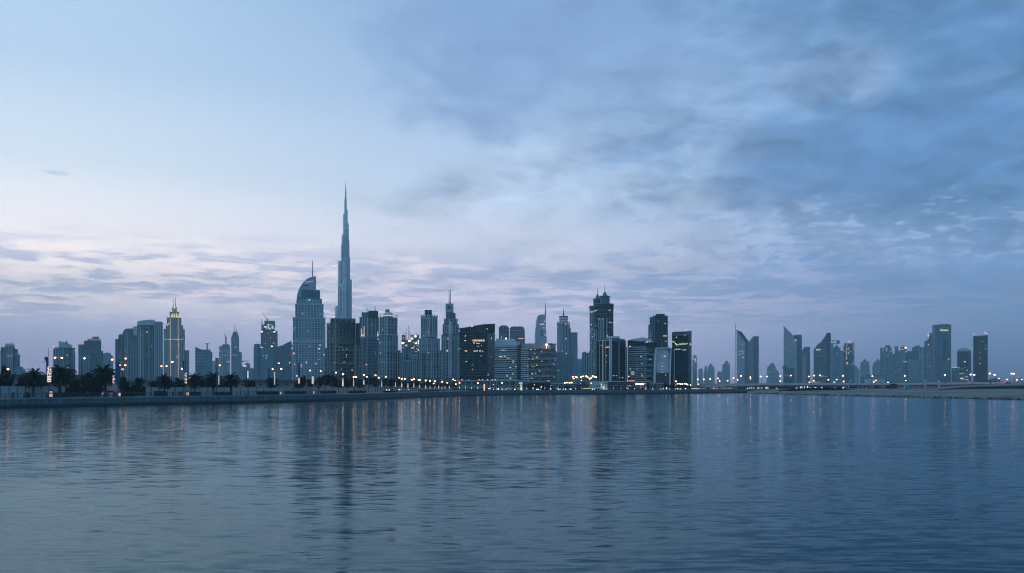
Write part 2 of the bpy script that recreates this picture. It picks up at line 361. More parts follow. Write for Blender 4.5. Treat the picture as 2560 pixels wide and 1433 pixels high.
M['site'] = facade('unfinished_floors', (0.20, 0.20, 0.20), (0.03, 0.05, 0.06), 6.0, 4.0, 0.8, 0.7, 0.05, litc=(0.9, 1.0, 0.85), lits=2.5, grough=0.6)
M['sitelit'] = facade('floodlit_floors', (0.22, 0.20, 0.19), (0.05, 0.05, 0.05), 7.0, 5.0, 0.75, 0.7, 0.28, litc=(1.0, 0.72, 0.5), lits=2.2, grough=0.6)
M['warm'] = glow('warm_lamp', (1.0, 0.38, 0.15), 22.0)
M['warmlow'] = glow('warm_room', (1.0, 0.62, 0.30), .75, False)
M['whitelow'] = glow('white_room', (0.85, 0.95, 1.0), .65, False)
M['greenlow'] = glow('greenish_room', (0.80, 1.0, 0.55), .5, False)
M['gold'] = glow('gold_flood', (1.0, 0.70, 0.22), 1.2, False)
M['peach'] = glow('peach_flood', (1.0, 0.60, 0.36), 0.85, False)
M['red'] = glow('red_beacon', (1.0, 0.16, 0.18), 5.0, False)
M['pinkb'] = glow('pink_beacon', (1.0, 0.35, 0.4), 2.5, False)
M['white_l'] = glow('white_lamp', (1.0, 0.93, 0.85), 9.0)
M['yellow'] = glow('yellow_sign', (1.0, 0.9, 0.25), .8, False)
M['teal'] = glow('teal_sign', (0.25, 0.8, 0.85), 0.9, False)
M['strip'] = glow('light_strip', (.85, .95, .75), .22, False)
M['redsign'] = glow('red_sign', (1.0, 0.3, 0.32), 1.6, False)

LAND = []                               # (column, short name) of what one can see, for the labels of the lamps
TOPZ = {}
class Bld:
    """one building: an Empty at its foot, and its parts. Shapes are given as they measure in the photograph at the building's own distance d."""
    def __init__(s, name, label, d, X0, X1, nick=None, cat='skyscraper', group=None):
        s.d, s.X0, s.X1 = d, X0, X1; Xm = (X0+X1)/2
        s.o = empty(name, (wx(Xm, d), d, GZ), label, cat, group)
        s.foot = []; s.n = 0
        if nick: LAND.append((Xm, nick))
    # -- plan polygons, counter-clockwise from above
    def flat(s, X0, X1, dd, dep):
        d = s.d+dd; Xm = (X0+X1)/2; f, r = frame(Xm); p = ray(Xm)*d
        a, b = meet(X0, p, r), meet(X1, p, r)
        return [a, b, b+f*dep, a+f*dep]
    def cornered(s, X0, Xc, X1, dd, phi):
        d = s.d+dd; f, r = frame(Xc); p = ray(Xc)*d; t = rad(phi)
        a = meet(X0, p, -r*math.cos(t)+f*math.sin(t)); b = meet(X1, p, r*math.sin(t)+f*math.cos(t))
        return [a, p, b, a+b-p]
    def _add(s, name, plan, z0, z1, mat, ztop=None, label=None, parent=None):
        b = MB(); b.prism(plan, z0, z1, ztop)
        o = b.build(name, M[mat] if isinstance(mat, str) else mat, parent or s.o, label=label)
        n = len(plan)
        for i in range(n): s.foot.append((plan[i], plan[(i+1) % n], z0, max(ztop) if ztop else z1))
        return o
    def box(s, name, X0, X1, Y1, mat, Y0=None, dd=0.0, dep=None, Xc=None, phi=30, label=None, YL=None, YR=None, parent=None):
        """a block; Xc = the column of the corner nearest the camera when two faces show; YL/YR: heights of a roof that slopes sideways"""
        plan = s.flat(X0, X1, dd, dep or (X1-X0)/FPX*s.d*0.8) if Xc is None else s.cornered(X0, Xc, X1, dd, phi)
        dm = s.d+dd
        z0 = GZ-0.3 if Y0 is None else wz(Y0, dm); z1 = wz(Y1, dm)
        zt = None
        if YL is not None:
            zl, zr = wz(YL, dm), wz(YR, dm)
            zt = [zl, zr, zr, zl] if Xc is None else [zl, (zl+zr)/2, zr, (zl+zr)/2]
        return s._add(name, plan, z0, z1, mat, zt, label, parent)
    def tiers(s, rows, mat, Xc=None, phi=30, step=1.5, first='tower_shaft', rest='tower_tier'):
        """rows from the ground up: (X0, X1, Ytop[, mat])"""
        y0 = None
        for i, t in enumerate(rows):
            m = t[3] if len(t) > 3 else mat
            xc = None if Xc is None else t[0]+(t[1]-t[0])*Xc
            s.box(first if i == 0 else rest, t[0], t[1], t[2], m, y0, dd=i*step, Xc=xc, phi=phi, dep=(t[1]-t[0])/FPX*s.d*0.85-i*step if Xc is None else None)
            y0 = t[2]
        return s
    def outline(s, name, pts, mat, dd=0.0, dep=10.0, label=None):
        """a block with the front outline PTS (photo columns/rows), DEP metres thick"""
        Xm = sum(p[0] for p in pts)/len(pts); d = s.d+dd; f, r = frame(Xm); p = ray(Xm)*d
        fr = []
        for X, Y in pts:
            q = meet(X, p, r); fr.append((q, wz(Y, d)))
        ar = sum(fr[i][0].dot(r)*fr[(i+1) % len(fr)][1]-fr[(i+1) % len(fr)][0].dot(r)*fr[i][1] for i in range(len(fr)))
        if ar < 0: fr.reverse()
        b = MB(); n = len(fr); bk = [(q+f*dep, z) for q, z in fr]
        b.face([(q.x, q.y, z) for q, z in fr], [(q.dot(r), z) for q, z in fr])
        b.face([(q.x, q.y, z) for q, z in reversed(bk)], [(q.dot(r), z) for q, z in reversed(bk)])
        for i in range(n):
            j = (i+1) % n
            b.face([(fr[i][0].x, fr[i][0].y, fr[i][1]), (bk[i][0].x, bk[i][0].y, bk[i][1]), (bk[j][0].x, bk[j][0].y, bk[j][1]), (fr[j][0].x, fr[j][0].y, fr[j][1])],
                   [(0, fr[i][1]), (dep, fr[i][1]), (dep, fr[j][1]), (0, fr[j][1])])
        o = b.build(name, M[mat] if isinstance(mat, str) else mat, s.o, label=label)
        xs = [q for q in fr]; lo = min(xs, key=lambda t: t[0].dot(r))[0]; hi = max(xs, key=lambda t: t[0].dot(r))[0]
        s.foot.append((lo, hi, min(z for _, z in fr), max(z for _, z in fr)))
        return o
    def round(s, name, Xc, rp, prof, mat, dd=0.0, n=20, label=None, sy=1.0, smooth=False):
        """a round part: PROF = (fraction of the radius, photo row) from the bottom up; row None = the ground"""
        d = s.d+dd; r = rp/FPX*d; c = (wx(Xc, d), d)
        b = MB(); b.lathe(c, [(max(k*r, 0.02), GZ-0.3 if Y is None else wz(Y, d)) for k, Y in prof], n, 1.0, sy)
        pl = [Vector((c[0]+r*math.cos(2*math.pi*i/12), c[1]+r*sy*math.sin(2*math.pi*i/12))) for i in range(12)]
        zs = [GZ if Y is None else wz(Y, d) for _, Y in prof]
        for i in range(12): s.foot.append((pl[i], pl[(i+1) % 12], min(zs), max(zs)))
        return b.build(name, M[mat] if isinstance(mat, str) else mat, s.o, smooth=smooth, label=label)
    def spire(s, X, Y1, Y0, rp=0.7, name='spire', mat='dark', dd=6.0, top=0.35):
        d = s.d+dd; b = MB(); r = rp*1.3/FPX*d
        b.taper((wx(X, d), d, wz(Y0, d)-1.0), (wx(X, d), d, wz(Y1, d)), r, r*top, 8)
        return b.build(name, M[mat], s.o)
    def hit(s, X, Y):
        """the wall met first by the sight line through (X, Y): point in plan, direction along the wall to the right, outward normal"""
        rr = ray(X); best = None
        for a, b, z0, z1 in s.foot:
            u = b-a; den = rr.x*u.y-rr.y*u.x
            if abs(den) < 1e-9: continue
            t = (a.x*u.y-a.y*u.x)/den; k = (a.x*rr.y-a.y*rr.x)/den
            if t <= 0 or k < -0.002 or k > 1.002: continue
            z = wz(Y, t)
            if z < z0-0.5 or z > z1+0.5: continue
            if best is None or t < best[0]:
                q = u.normalized()
                if q.x*frame(X)[1].x+q.y*frame(X)[1].y < 0: q = -q
                best = (t, rr*t, q, Vector((q.y, -q.x)))
        if best is None:
            f, r = frame(X); return ray(X)*s.d, r, -f
        return best[1:]
    def slab(s, b, X, Y, w, h, proud, thick):
        p, q, n = s.hit(X, Y); c = p+n*(proud-thick/2+0.0)
        b.box((c.x, c.y, wz(Y, p.y)), (w, thick, h), math.atan2(q.y, q.x))
        return p
    def win(s, X, Y, wp, hp, mat='warmlow', name='lit_window', proud=0.25):
        """a lit room: WP by HP photo pixels"""
        p, q, n = s.hit(X, Y); b = MB(); s.slab(b, X, Y, wp/FPX*p.y, hp/FPX*p.y, proud, 0.5)
        return b.build(name, M[mat] if isinstance(mat, str) else mat, s.o)
    def wins(s, rows, mat='warmlow', wp=2.2, hp=1.8):
        for t in rows: s.win(t[0], t[1], t[2] if len(t) > 2 else wp, t[3] if len(t) > 3 else hp, t[4] if len(t) > 4 else mat, 'wall_panel' if (t[4] if len(t) > 4 else mat) in ('conc', 'dark') else 'lit_window')
    def ribs(s, Xs, Y1, Y0, wp=1.2, mat='conc', proud=0.8, name='facade_rib'):
        b = MB()
        for X in Xs:
            p, q, n = s.hit(X, (Y1+Y0)/2); z1, z0 = wz(Y1, p.y), (GZ if Y0 is None else wz(Y0, p.y))
            c = p+n*(proud/2-0.15); b.box((c.x, c.y, (z0+z1)/2), (wp/FPX*p.y, proud+0.3, z1-z0), math.atan2(q.y, q.x))
        return b.build(name, M[mat], s.o)
    def bands(s, X0, X1, Ys, hp=1.2, mat='conc', proud=0.7, name='floor_trim'):
        b = MB(); g = 0.03*(X1-X0)
        for Y in Ys:
            p0, q0, n0 = s.hit(X0+g, Y); p1, q1, n1 = s.hit(X1-g, Y); c = (p0+p1)/2; ln = (p1-p0).length/0.94
            q = (p1-p0).normalized(); n = Vector((q.y, -q.x)); c = c+n*(proud/2-0.15)
            b.box((c.x, c.y, wz(Y, (p0.y+p1.y)/2)), (ln, proud+0.3, hp/FPX*p0.y), math.atan2(q.y, q.x))
        if len(Ys) > 1:         # the bands hang on one thin upright
            p0, q0, n0 = s.hit((X0+X1)/2, (Ys[0]+Ys[-1])/2); c = p0+n0*.1; b.box((c.x, c.y, (wz(Ys[0], c.y)+wz(Ys[-1], c.y))/2), (.12, .5, abs(wz(Ys[0], c.y)-wz(Ys[-1], c.y))), math.atan2(q0.y, q0.x))
        return b.build(name, M[mat], s.o)
    def beacon(s, X, Y, rp=1.0, mat='red', dd=4.0):
        d = s.d+dd; b = MB(); b.ball((wx(X, d), d, wz(Y, d)), rp/FPX*d, 8, 6); b.taper((wx(X, d), d, wz(Y, d)-rp*4/FPX*d), (wx(X, d), d, wz(Y, d)), 0.1, 0.1, 5)
        return b.build('warning_light', M[mat], s.o)
    def roofgear(s, X0, X1, Y1, Y0, mat='dconc', dd=5.0, name='roof_plant'):
        return s.box(name, X0, X1, Y1, mat, Y0, dd=dd)
def crane(X, Yb, Yt, tip, d, label, mast=1.0):
    """a tower crane: lattice mast from row Yb to Yt, jib to the photo point TIP, short counter jib"""
    o = empty('tower_crane', (wx(X, d), d, wz(Yb, d)), label, 'crane', 'tower cranes on unfinished towers')
    x, r = wx(X, d), mast/FPX*d*0.5
    zb, zt = wz(Yb, d), wz(Yt, d); b = MB()
    for a, c in ((-1, -1), (1, -1), (1, 1), (-1, 1)): b.taper((x+a*r, d+c*r, zb), (x+a*r, d+c*r, zt), r*0.35, r*0.35, 5)
    n = max(3, int((zt-zb)/(2.5*r)))
    for k in range(n):
        za, zc = zb+(zt-zb)*k/n, zb+(zt-zb)*(k+1)/n; q = 1 if k % 2 else -1
        b.taper((x-q*r, d-r, za), (x+q*r, d-r, zc), r*0.25, r*0.25, 4)
    b.build('mast_lattice', M['dark'], o)
    tx, tz = wx(tip[0], d), wz(tip[1], d); b = MB(); b.taper((x, d, zt), (tx, d, tz), r*0.9, r*0.35, 5); b.build('jib', M['dark'], o)
    k = -0.3; b = MB(); b.taper((x, d, zt), (x+(tx-x)*k, d, zt+abs(tz-zt)*0.05), r*0.8, r*0.6, 5); b.build('counter_jib', M['dark'], o)
    return o
# ------------------------------------------------------------------ towers, from the left edge to the tallest one
# stepped pale block at the left edge
B = Bld('skyscraper', 'stepped pale apartment tower at the left edge, two yellow lights high on its front', 1500, 1, 50, 'stepped pale tower at the edge')
B.box('tower_shaft', 12, 39, 866, 'resi2', Xc=32, phi=20, dd=0)
B.box('side_wing', 1, 12.5, 876, 'resi3', dd=3, dep=20); B.box('side_wing', 38, 45, 873, 'resi2', dd=4, dep=22); B.box('side_wing', 45, 50, 886, 'resi2', dd=6, dep=18)
B.box('crown', 13, 36, 859, 'conc', 866, dd=3, dep=14); B.box('crown', 2, 12, 868, 'resi3', 876, dd=4, dep=12)
B.spire(30, 855, 860, 1.0, 'mast'); B.ribs([12.6, 18, 22, 27, 31], 868, 940, 0.7); B.wins([(21, 890, 5, 2), (28.5, 890, 4, 2.4), (22, 902), (26, 905)], 'greenlow'); B.beacon(39, 870, .8)
B = Bld('low_building', 'low blue-grey block at the foot of the edge tower, beside the palms', 1250, 34, 64, cat='building')
B.box('wall', 36, 58, 917, 'far', dd=0, dep=20); B.box('roof_step', 56, 64, 923, 'far', dd=3, dep=18)
B = Bld('skyscraper', 'pale apartment tower with a tilted gable top and a sharp fin', 1450, 133, 188, 'gable topped pale tower')
B.box('tower_shaft', 146, 180, 868, 'resi2', Xc=158, phi=35); B.box('side_wing', 133, 147, 872, 'resi', dd=6, dep=26); B.box('side_wing', 179, 188, 870, 'resi2', dd=8, dep=26)
B.outline('gable', [(147, 869), (147, 853), (159, 855), (167, 859), (180, 862), (180, 869)], 'conc', 3, 24)
B.outline('fin', [(163, 858), (165.5, 850), (169, 857), (171, 862)], 'dconc', 2, 3); B.box('parapet', 134, 146, 868, 'conc', 872, dd=8, dep=20)
B.ribs([159, 165, 171, 177, 182.5], 866, 945, 0.9); B.ribs([134, 140, 147], 873, 945, 0.7); B.beacon(135, 867, 1.0); B.beacon(188, 876, .8, 'pinkb')
B.bands(159, 179, [888, 905, 922], 0.9)
B = Bld('skyscraper', 'broad stepped tower with three roof terraces and a red lit cap', 1400, 196, 258, 'broad stepped tower with red cap')
B.box('side_wing', 196, 212, 861, 'resi', dd=6, dep=26); B.box('tower_shaft', 210, 253, 852, 'resi2', dd=4, dep=34); B.box('upper_step', 219, 252, 847, 'conc', 852, dd=6, dep=26); B.box('crown', 231, 247, 841.5, 'dconc', 847, dd=8, dep=16)
B.box('lower_wing', 228, 258, 877, 'resi2', dd=-8, dep=14); B.box('lower_wing', 210, 229, 886, 'resi', dd=-5, dep=12); B.box('parapet', 222, 250, 850, 'white', 851.5, dd=3.4, dep=3)
B.ribs([212, 219, 227, 236, 244, 252], 853, 876, 0.9, 'dconc'); B.ribs([211, 216, 222], 888, 945, 0.8); B.ribs([231, 238, 246, 254], 880, 945, .8, 'dconc')
B.win(237, 840.6, 10, 1.3, 'redsign', 'lit_edge'); B.beacon(199, 860, .8, 'pinkb')
B = Bld('skyscraper', 'small hazy block with a sloping roof beside the red capped tower', 2400, 258, 283)
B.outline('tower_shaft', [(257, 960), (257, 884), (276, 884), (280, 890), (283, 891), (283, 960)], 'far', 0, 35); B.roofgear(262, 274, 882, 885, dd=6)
B = Bld('skyscraper', 'terraced apartment tower with a round arched roof', 1350, 288, 346, 'terraced tower with arched roof')
B.tiers([(288, 302, 848)], 'resi2'); B.box('tower_step', 296, 322, 838, 'resi3', dd=3, dep=26); B.box('tower_shaft', 309, 345, 830, 'resi', dd=-4, dep=30, Xc=317, phi=25)
B.outline('arched_roof', [(306, 838)]+[(306+15*(1-math.cos(a))*0.97, 836-15*math.sin(a)) for a in (0.2, .5, .8, 1.1, 1.4)]+[(334, 821), (334, 838)], 'dconc', 8, 16)
B.box('roof_block', 333, 346, 816, 'conc', 838, dd=6, dep=16); B.box('parapet', 298, 320, 835, 'conc', 838, dd=5, dep=14)
B.ribs([318, 325, 332, 339], 832, 945, 1.0, 'conc'); B.ribs([289, 295], 850, 945, .8, 'dconc'); B.wins([(318, 858), (314, 876), (316, 896, 2, 3), (301, 882), (300, 890), (303, 906)], 'whitelow', 1.6, 1.3)
B = Bld('skyscraper', 'wide pale apartment slab with a gently curved roof edge and dark left flank', 1300, 343, 407, 'wide pale slab with curved roof')
B.box('side_wing', 386, 407, 806, 'resi', dd=5, dep=30); B.box('tower_shaft', 343, 387, 812, 'resi', dd=0, dep=36, Xc=350, phi=60)
B.outline('curved_parapet', [(343, 813), (343, 804)]+[(343+k*8.8, 803.5-4.5*math.sin(k/5*1.6)) for k in range(1, 6)]+[(387, 813)], 'conc', -0.5, 14)
B.ribs([350.5, 357, 372, 380, 386], 813, 950, 1.4, 'conc', 1.2); B.ribs([390, 396, 402], 808, 950, 1.3, 'conc'); B.ribs([344.5, 347.5], 813, 950, 1.6, 'glass', .3)
B.box('roof_block', 388, 405, 804, 'conc', 806, dd=7, dep=20); B.wins([(352, 830), (364, 817), (371, 820), (369, 831), (372, 842, 1.5, 1.5, 'redsign'), (378, 866, 2, 2, 'redsign'), (352, 866), (355, 840)], 'whitelow', 1.6, 1.4)
B.beacon(346, 801, .9, 'pinkb'); B.spire(377, 797, 800, .5, 'mast')
# the gold-crowned tower
B = Bld('skyscraper', 'tall stepped stone tower with gold lit crown and twin needles', 2300, 409, 473, 'gold crowned tower with twin needles')
B.tiers([(409, 462, 823), (414.5, 458, 813), (417, 453.5, 794)], 'ribbed', step=4); B.box('annex', 461, 473, 876, 'far', dd=20, dep=30)
B.box('crown_drum', 424, 449, 780, 'dconc', 794, dd=14, dep=24); B.box('upper_tier', 430.5, 442, 768, 'conc', 780, dd=17, dep=14)
for x, y1 in ((424.5, 780), (428, 784), (432, 781), (436.5, 783), (441, 781), (445, 784), (448.5, 780)):
    B.outline('floodlit_fin', [(x-1.3, 794), (x-1.2, y1+6), (x, y1), (x+1.2, y1+6), (x+1.3, 794)], 'gold', 11, 3)  # gold floodlight put into the fins' own glow
B.win(436, 769, 5, 4, 'gold', 'lit_lantern'); B.spire(433, 742, 768, .75, 'needle', 'dconc', 24); B.spire(439, 742, 768, .75, 'needle', 'dconc', 24)
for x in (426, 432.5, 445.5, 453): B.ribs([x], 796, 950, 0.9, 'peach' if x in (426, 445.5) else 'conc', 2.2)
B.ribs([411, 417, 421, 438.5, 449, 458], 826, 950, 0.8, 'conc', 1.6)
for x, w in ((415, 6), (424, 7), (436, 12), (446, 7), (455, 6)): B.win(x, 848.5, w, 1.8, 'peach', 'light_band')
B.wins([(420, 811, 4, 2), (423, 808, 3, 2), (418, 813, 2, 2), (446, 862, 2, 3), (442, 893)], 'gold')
# middle distance of the left third
B = Bld('skyscraper', 'dark glass block with a sweeping slanted roof and roof crane stump', 2300, 488, 531, 'slant roofed block')
B.outline('tower_shaft', [(488, 960), (488, 867), (494, 870), (502, 873.5), (511, 875), (511, 960)], 'curtain2', 0, 40)
B.box('rear_tower', 510, 526.5, 874, 'far2', dd=6, dep=40); B.box('rear_step', 526, 531, 880, 'far2', dd=8, dep=34)
B.bands(489, 510, [881, 889, 897, 904, 911], 0.9, 'conc'); B.box('core_mast', 516.5, 519.5, 860, 'dark', 874, dd=14, dep=3); B.box('roof_gantry', 513.5, 522.5, 858.6, 'dark', 860.2, dd=13.5, dep=4)
B.beacon(489, 866, .7, 'pinkb')
B = Bld('low_building', 'low block with an orange lit sign band, below the slant roofed block', 1600, 531, 547, cat='building')
B.box('wall', 538, 547, 895, 'dconc', dd=0, dep=20); B.box('pale_bay', 531, 538.5, 900, 'conc', dd=-1, dep=18); B.win(535, 900.5, 9, 2.4, 'peach', 'sign_band')
B = Bld('skyscraper', 'pale lilac tower with a white frame front under a construction crane', 2900, 548, 576, 'white framed tower under a crane')
B.box('tower_shaft', 551, 575.5, 872, 'far', dd=2, dep=50); B.box('stair_tower', 548, 551.5, 865, 'far2', dd=4, dep=30)
B.outline('roof_cap', [(551, 872), (553, 866), (558, 860.5), (572, 860.5), (575, 866), (575, 872)], 'dconc', 6, 34)
B.ribs([552.5, 556, 569, 573], 875, 945, 1.6, 'white'); B.bands(552, 575, [876], 1.6, 'white'); B.win(564, 888.5, 2.5, 2.5, 'whitelow'); B.win(571, 904.5, 9, 1.8, 'redsign', 'sign_band')
crane(564.5, 860, 843, (561, 832), 2930, 'tower crane with a raised jib above the white framed tower', 2.6)
B = Bld('skyscraper', 'slim tapering tower with a needle mast, hazy, beside the white framed tower', 3100, 578, 604, 'slim needle tower')
B.tiers([(578, 598, 842), (580, 596.5, 836), (582.5, 594, 830)], 'far2', step=5); B.box('annex', 597, 604.5, 880, 'far2', dd=10, dep=40)
B.spire(587, 811, 831, .9, 'needle', 'dark', 18); B.wins([(580, 888), (583, 889), (588, 886.5), (591, 889), (589, 868, 2, 3, 'teal'), (603, 884, 2, 2, 'teal')], 'yellow', 1.6, 1.4)
crane(591, 831, 826, (592.5, 821), 3125, 'small roof crane on top of the slim needle tower', 1.2)
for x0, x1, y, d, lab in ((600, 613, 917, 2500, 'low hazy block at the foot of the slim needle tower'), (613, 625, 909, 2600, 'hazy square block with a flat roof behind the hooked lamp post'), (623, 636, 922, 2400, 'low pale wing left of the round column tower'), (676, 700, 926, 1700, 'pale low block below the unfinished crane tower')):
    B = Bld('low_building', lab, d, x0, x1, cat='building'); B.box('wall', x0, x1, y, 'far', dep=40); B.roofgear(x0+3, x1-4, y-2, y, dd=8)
# unfinished tower with cranes
B = Bld('skyscraper', 'unfinished tower with floodlit top floors and cranes on its roof', 2200, 634, 694, 'unfinished crane tower')
B.box('tower_shaft', 651, 694, 870, 'far2', dd=0, dep=36); B.box('upper_floors', 652, 694, 828, 'site', 870, dd=2, dep=32); B.box('top_floors', 653.5, 688, 812, 'site', 828, dd=4, dep=26); B.box('formwork_deck', 661, 688, 802, 'dconc', 812, dd=6, dep=20)
B.round('round_column', 643.5, 7.5, [(1, None), (1, 861), (.8, 860)], 'far2', 20); B.box('side_wing', 634, 641, 866, 'far2', dd=14, dep=30)
for x, y, w_, h_ in ((666, 819, 2, 9), (671, 816, 4, 12), (675, 822, 3, 6), (681, 818, 4, 9), (668, 826, 5, 3), (677, 812, 2, 3), (685, 821, 2, 5)): B.win(x, y, w_, h_, M['sitelit'] if w_ > 4 else 'whitelow', 'floodlit_bay')
B.wins([(659, 889, 2.6, 2.4), (667, 889, 2.4, 2.4), (666, 895, 3.4, 2), (683, 888), (684, 858, 3, 2), (671, 834), (677, 845), (664, 859), (680, 830)], 'whitelow', 1.8, 1.6)
B.ribs([658, 665, 672, 679, 686], 872, 945, .8, 'dconc')
crane(668, 803, 798, (653, 781), 2225, 'tower crane with a long raised jib above the floodlit floors', 1.8)
crane(655, 828, 806, (653, 797), 2230, 'tower crane at the left corner of the unfinished tower', 1.6)
B = Bld('skyscraper', 'dark blue glass wedge with a roof sloping up to the right', 2000, 682, 732, 'blue glass wedge')
B.outline('tower_shaft', [(682, 960), (682, 869), (697, 866), (704, 864), (727.5, 852), (731.5, 866), (731.5, 960)], 'curtain2', 0, 40)
B.box('copper_board', 722, 731, 881, plain('copper_panel', (0.32, 0.16, 0.08), .6), 892, dd=-2, dep=3); B.wins([(708, 864.5), (730, 871, 3, 3)], 'whitelow', 1.6, 1.4)  # the board is plain copper-coloured
# hotel with the sail crown
B = Bld('skyscraper', 'pale blue hotel tower with a quarter round sail crown and mast', 1500, 732, 814, 'sail crowned hotel')
B.tiers([(732, 813.5, 795), (738, 809, 761), (744, 805, 747)], 'hotel', step=5); B.box('glass_lantern', 754, 800.5, 725, 'curtain2', 747, dd=16, dep=24)
B.outline('sail_crown', [(741, 765)]+[(741+49*(1-math.cos(a)), 756-66*math.sin(a)) for a in [k*math.pi/2/12 for k in range(13)]]+[(790, 765)], plain('sail_cladding', (0.30, 0.37, 0.45), 0.35, 0.25), 22, 12)
B.box('cornice', 731, 814.5, 794, 'conc', 796.5, dd=-1.5, dep=4); B.box('cornice', 737, 810, 760, 'conc', 762, dd=3, dep=4); B.box('terrace_edge', 748, 755, 743.5, 'dark', 745, dd=3, dep=10); B.spire(781.3, 651, 690, .95, 'mast', 'dconc', 28, .6)
B.ribs([733, 738, 745, 752, 759, 786, 793, 800, 807, 812.5], 797, 960, 0.9, 'conc', 1.0); B.ribs([766, 770, 774, 778, 782], 797, 960, .7, 'white', 1.0); B.ribs([739, 746, 752, 796, 803, 808], 763, 794, .8, 'conc', 1.0)
B.ribs([763, 770, 777, 784], 749, 794, .9, 'conc', .9)
B.bands(760, 789, [727, 733, 739], .7, 'dark', .4)
for i, (x, y) in enumerate(((764, 706), (767, 705.2), (770.5, 705), (774, 704.3), (778, 704), (781, 703.5))): B.win(x, y, 2.2, 1.9 if i % 2 else 1.2, 'whitelow', 'sign_letter')
B.win(765, 714, 12, 2.6, 'dark', 'sign_panel')
B.wins([(773, 750, 7, 2.2), (756, 784, 2.5, 3), (802, 784, 2.2, 2.2), (800, 863, 6, 2), (774, 866, 3, 1.6), (766, 854), (798, 899), (737, 911, 2, 4, 'redsign'), (766, 906, 2.4, 6, 'redsign'), (753, 914, 1.4, 8, 'redsign'), (810, 887, 2, 2, 'pinkb'), (768, 828), (799, 882)], 'whitelow', 1.8, 1.5)
# the tallest tower
B = Bld('skyscraper', 'tallest silver tower, tapering in setback tubes to a thin needle', 3600, 837, 881, 'tallest needle tower')
sv = 'silver'
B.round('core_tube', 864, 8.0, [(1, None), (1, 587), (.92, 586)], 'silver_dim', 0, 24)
B.round('core_tube', 862.5, 5.6, [(1, 588), (1, 537), (.9, 536)], sv, 4, 20)
B.round('core_tube', 863.6, 3.4, [(1, 540), (1, 499), (.85, 498)], sv, 8, 18)
B.round('spire_base', 864.3, 1.9, [(1, 505), (.9, 478), (.6, 477)], 'steel', 10, 14)
B.spire(864.2, 449, 480, 1.0, 'needle', 'steel', 10, .12)
for x, rp, y, dd in ((850.5, 6.0, 653, -10), (843.5, 6.0, 765, -14), (856.5, 4.5, 613, -6), (857.8, 4.0, 587, 2), (861, 3.0, 537, 2)):
    B.round('left_wing_tube', x, rp, [(1, None if y > 640 else 660), (1, y+2), (.86, y)], sv, dd, 20)
for x, rp, y, dd in ((873.4, 6.2, 699, -16), (871.0, 4.6, 643, -8), (869.6, 4.0, 600, -2), (868.2, 3.8, 559, 2), (866.4, 2.8, 525, 4)):
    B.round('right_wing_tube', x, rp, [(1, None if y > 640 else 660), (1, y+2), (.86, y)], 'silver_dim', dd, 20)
B.round('front_wing_tube', 862, 5.2, [(1, None), (1, 655), (.9, 653)], sv, -30, 20); B.round('front_wing_tube', 858, 5.0, [(1, None), (1, 712), (.9, 710)], sv, -34, 20)
B.wins([(866, 563), (868.5, 566), (866, 571), (869, 575), (865, 578), (869, 581), (867, 585), (870, 587), (869.5, 561), (866.6, 645, 1.4, 2), (871, 678, 1.6, 1.6), (877, 739, 3, 1.2), (874, 757)], 'greenlow', 1.4, 1.4)
B.ribs([846.5, 850.5, 854.5, 858.5, 866.5, 870.5, 874.5, 877.5], 716, 792, .5, 'dconc', 2.0); B.ribs([855.5, 860, 865.5, 870], 605, 700, .45, 'dconc', 2.0)
for x, rp, y, dd in ((850.5, 6.1, 668, -10), (850.5, 6.1, 738, -10), (873.4, 6.3, 712, -16), (873.4, 6.3, 742, -16), (862, 5.3, 735, -30), (864, 8.1, 600, 0), (864, 8.1, 640, 0)): B.round('mechanical_band', x, rp, [(1, y+1.6), (1, y)], 'dconc', dd, 20)
B.win(853, 716, 6.5, 2.4, 'whitelow'); B.win(847, 740, 4, .9, 'redsign')
# ------------------------------------------------------------------ towers on the near bank, centre
B = Bld('skyscraper', 'brown apartment tower with a heavy concrete grid in front of the tallest tower', 800, 813, 912, 'brown gridded tower')
B.box('tower_shaft', 819, 891, 806, 'resi3', dd=0, dep=26, Xc=836, phi=50); B.box('crown_frame', 826, 889, 796, 'resi3', 806, dd=3, dep=18); B.box('side_wing', 889, 899.5, 808, 'curtain', dd=6, dep=20)
B.box('lower_wing', 889, 913, 865, 'resi3', dd=-3, dep=22, Xc=905, phi=30); B.box('lower_wing', 813, 820, 871, 'resi3', dd=5, dep=20); B.box('balcony_bay', 884, 893, 862, 'dconc', dd=-4.5, dep=6)
M['sandc'] = plain('sand_concrete', (0.25, 0.29, 0.27), 0.85)
B.ribs([820, 826, 838, 846, 873, 889], 808, 945, 2.0, 'sandc', 1.2); B.ribs([889.5, 897, 905, 911], 867, 945, 1.3, 'sandc', .9)
B.bands(846, 873, [808+k*8.6 for k in range(1, 15)], 1.1, 'sandc', 1.6, 'balcony_trim'); B.bands(873, 889, [808+k*8.6 for k in range(1, 15)], 1.0, 'sandc', 1.3, 'balcony_trim')
B.bands(838, 889, [815, 876, 908], 1.8, 'sandc', 1.5); B.box('roof_slot', 847, 871, 803, 'dark', 811, dd=2.2, dep=2)
B.box('name_panel', 828, 838, 814, 'dark', 818, dd=6.0, dep=1); B.wins([(823, 809, 3, 3), (822.5, 831, 1.6, 1.6), (866, 887, 1.8, 3.4), (859, 875, 2.4, 2), (853, 869), (880, 925, 2, 3), (837, 907.5, 5, 1, 'yellow'), (860, 905, 2.6, 2), (867, 873), (879, 908), (866, 893), (853, 923)], 'whitelow', 1.6, 1.6)
B = Bld('skyscraper', 'dark apartment tower with two warm floodlit edges and two roof aerials', 950, 891, 949, 'dark tower with floodlit edges')
B.box('tower_shaft', 899, 948, 843, 'resi2', dd=0, dep=30, Xc=921, phi=40); B.box('lower_wing', 890, 902, 868, 'resi2', dd=10, dep=30)
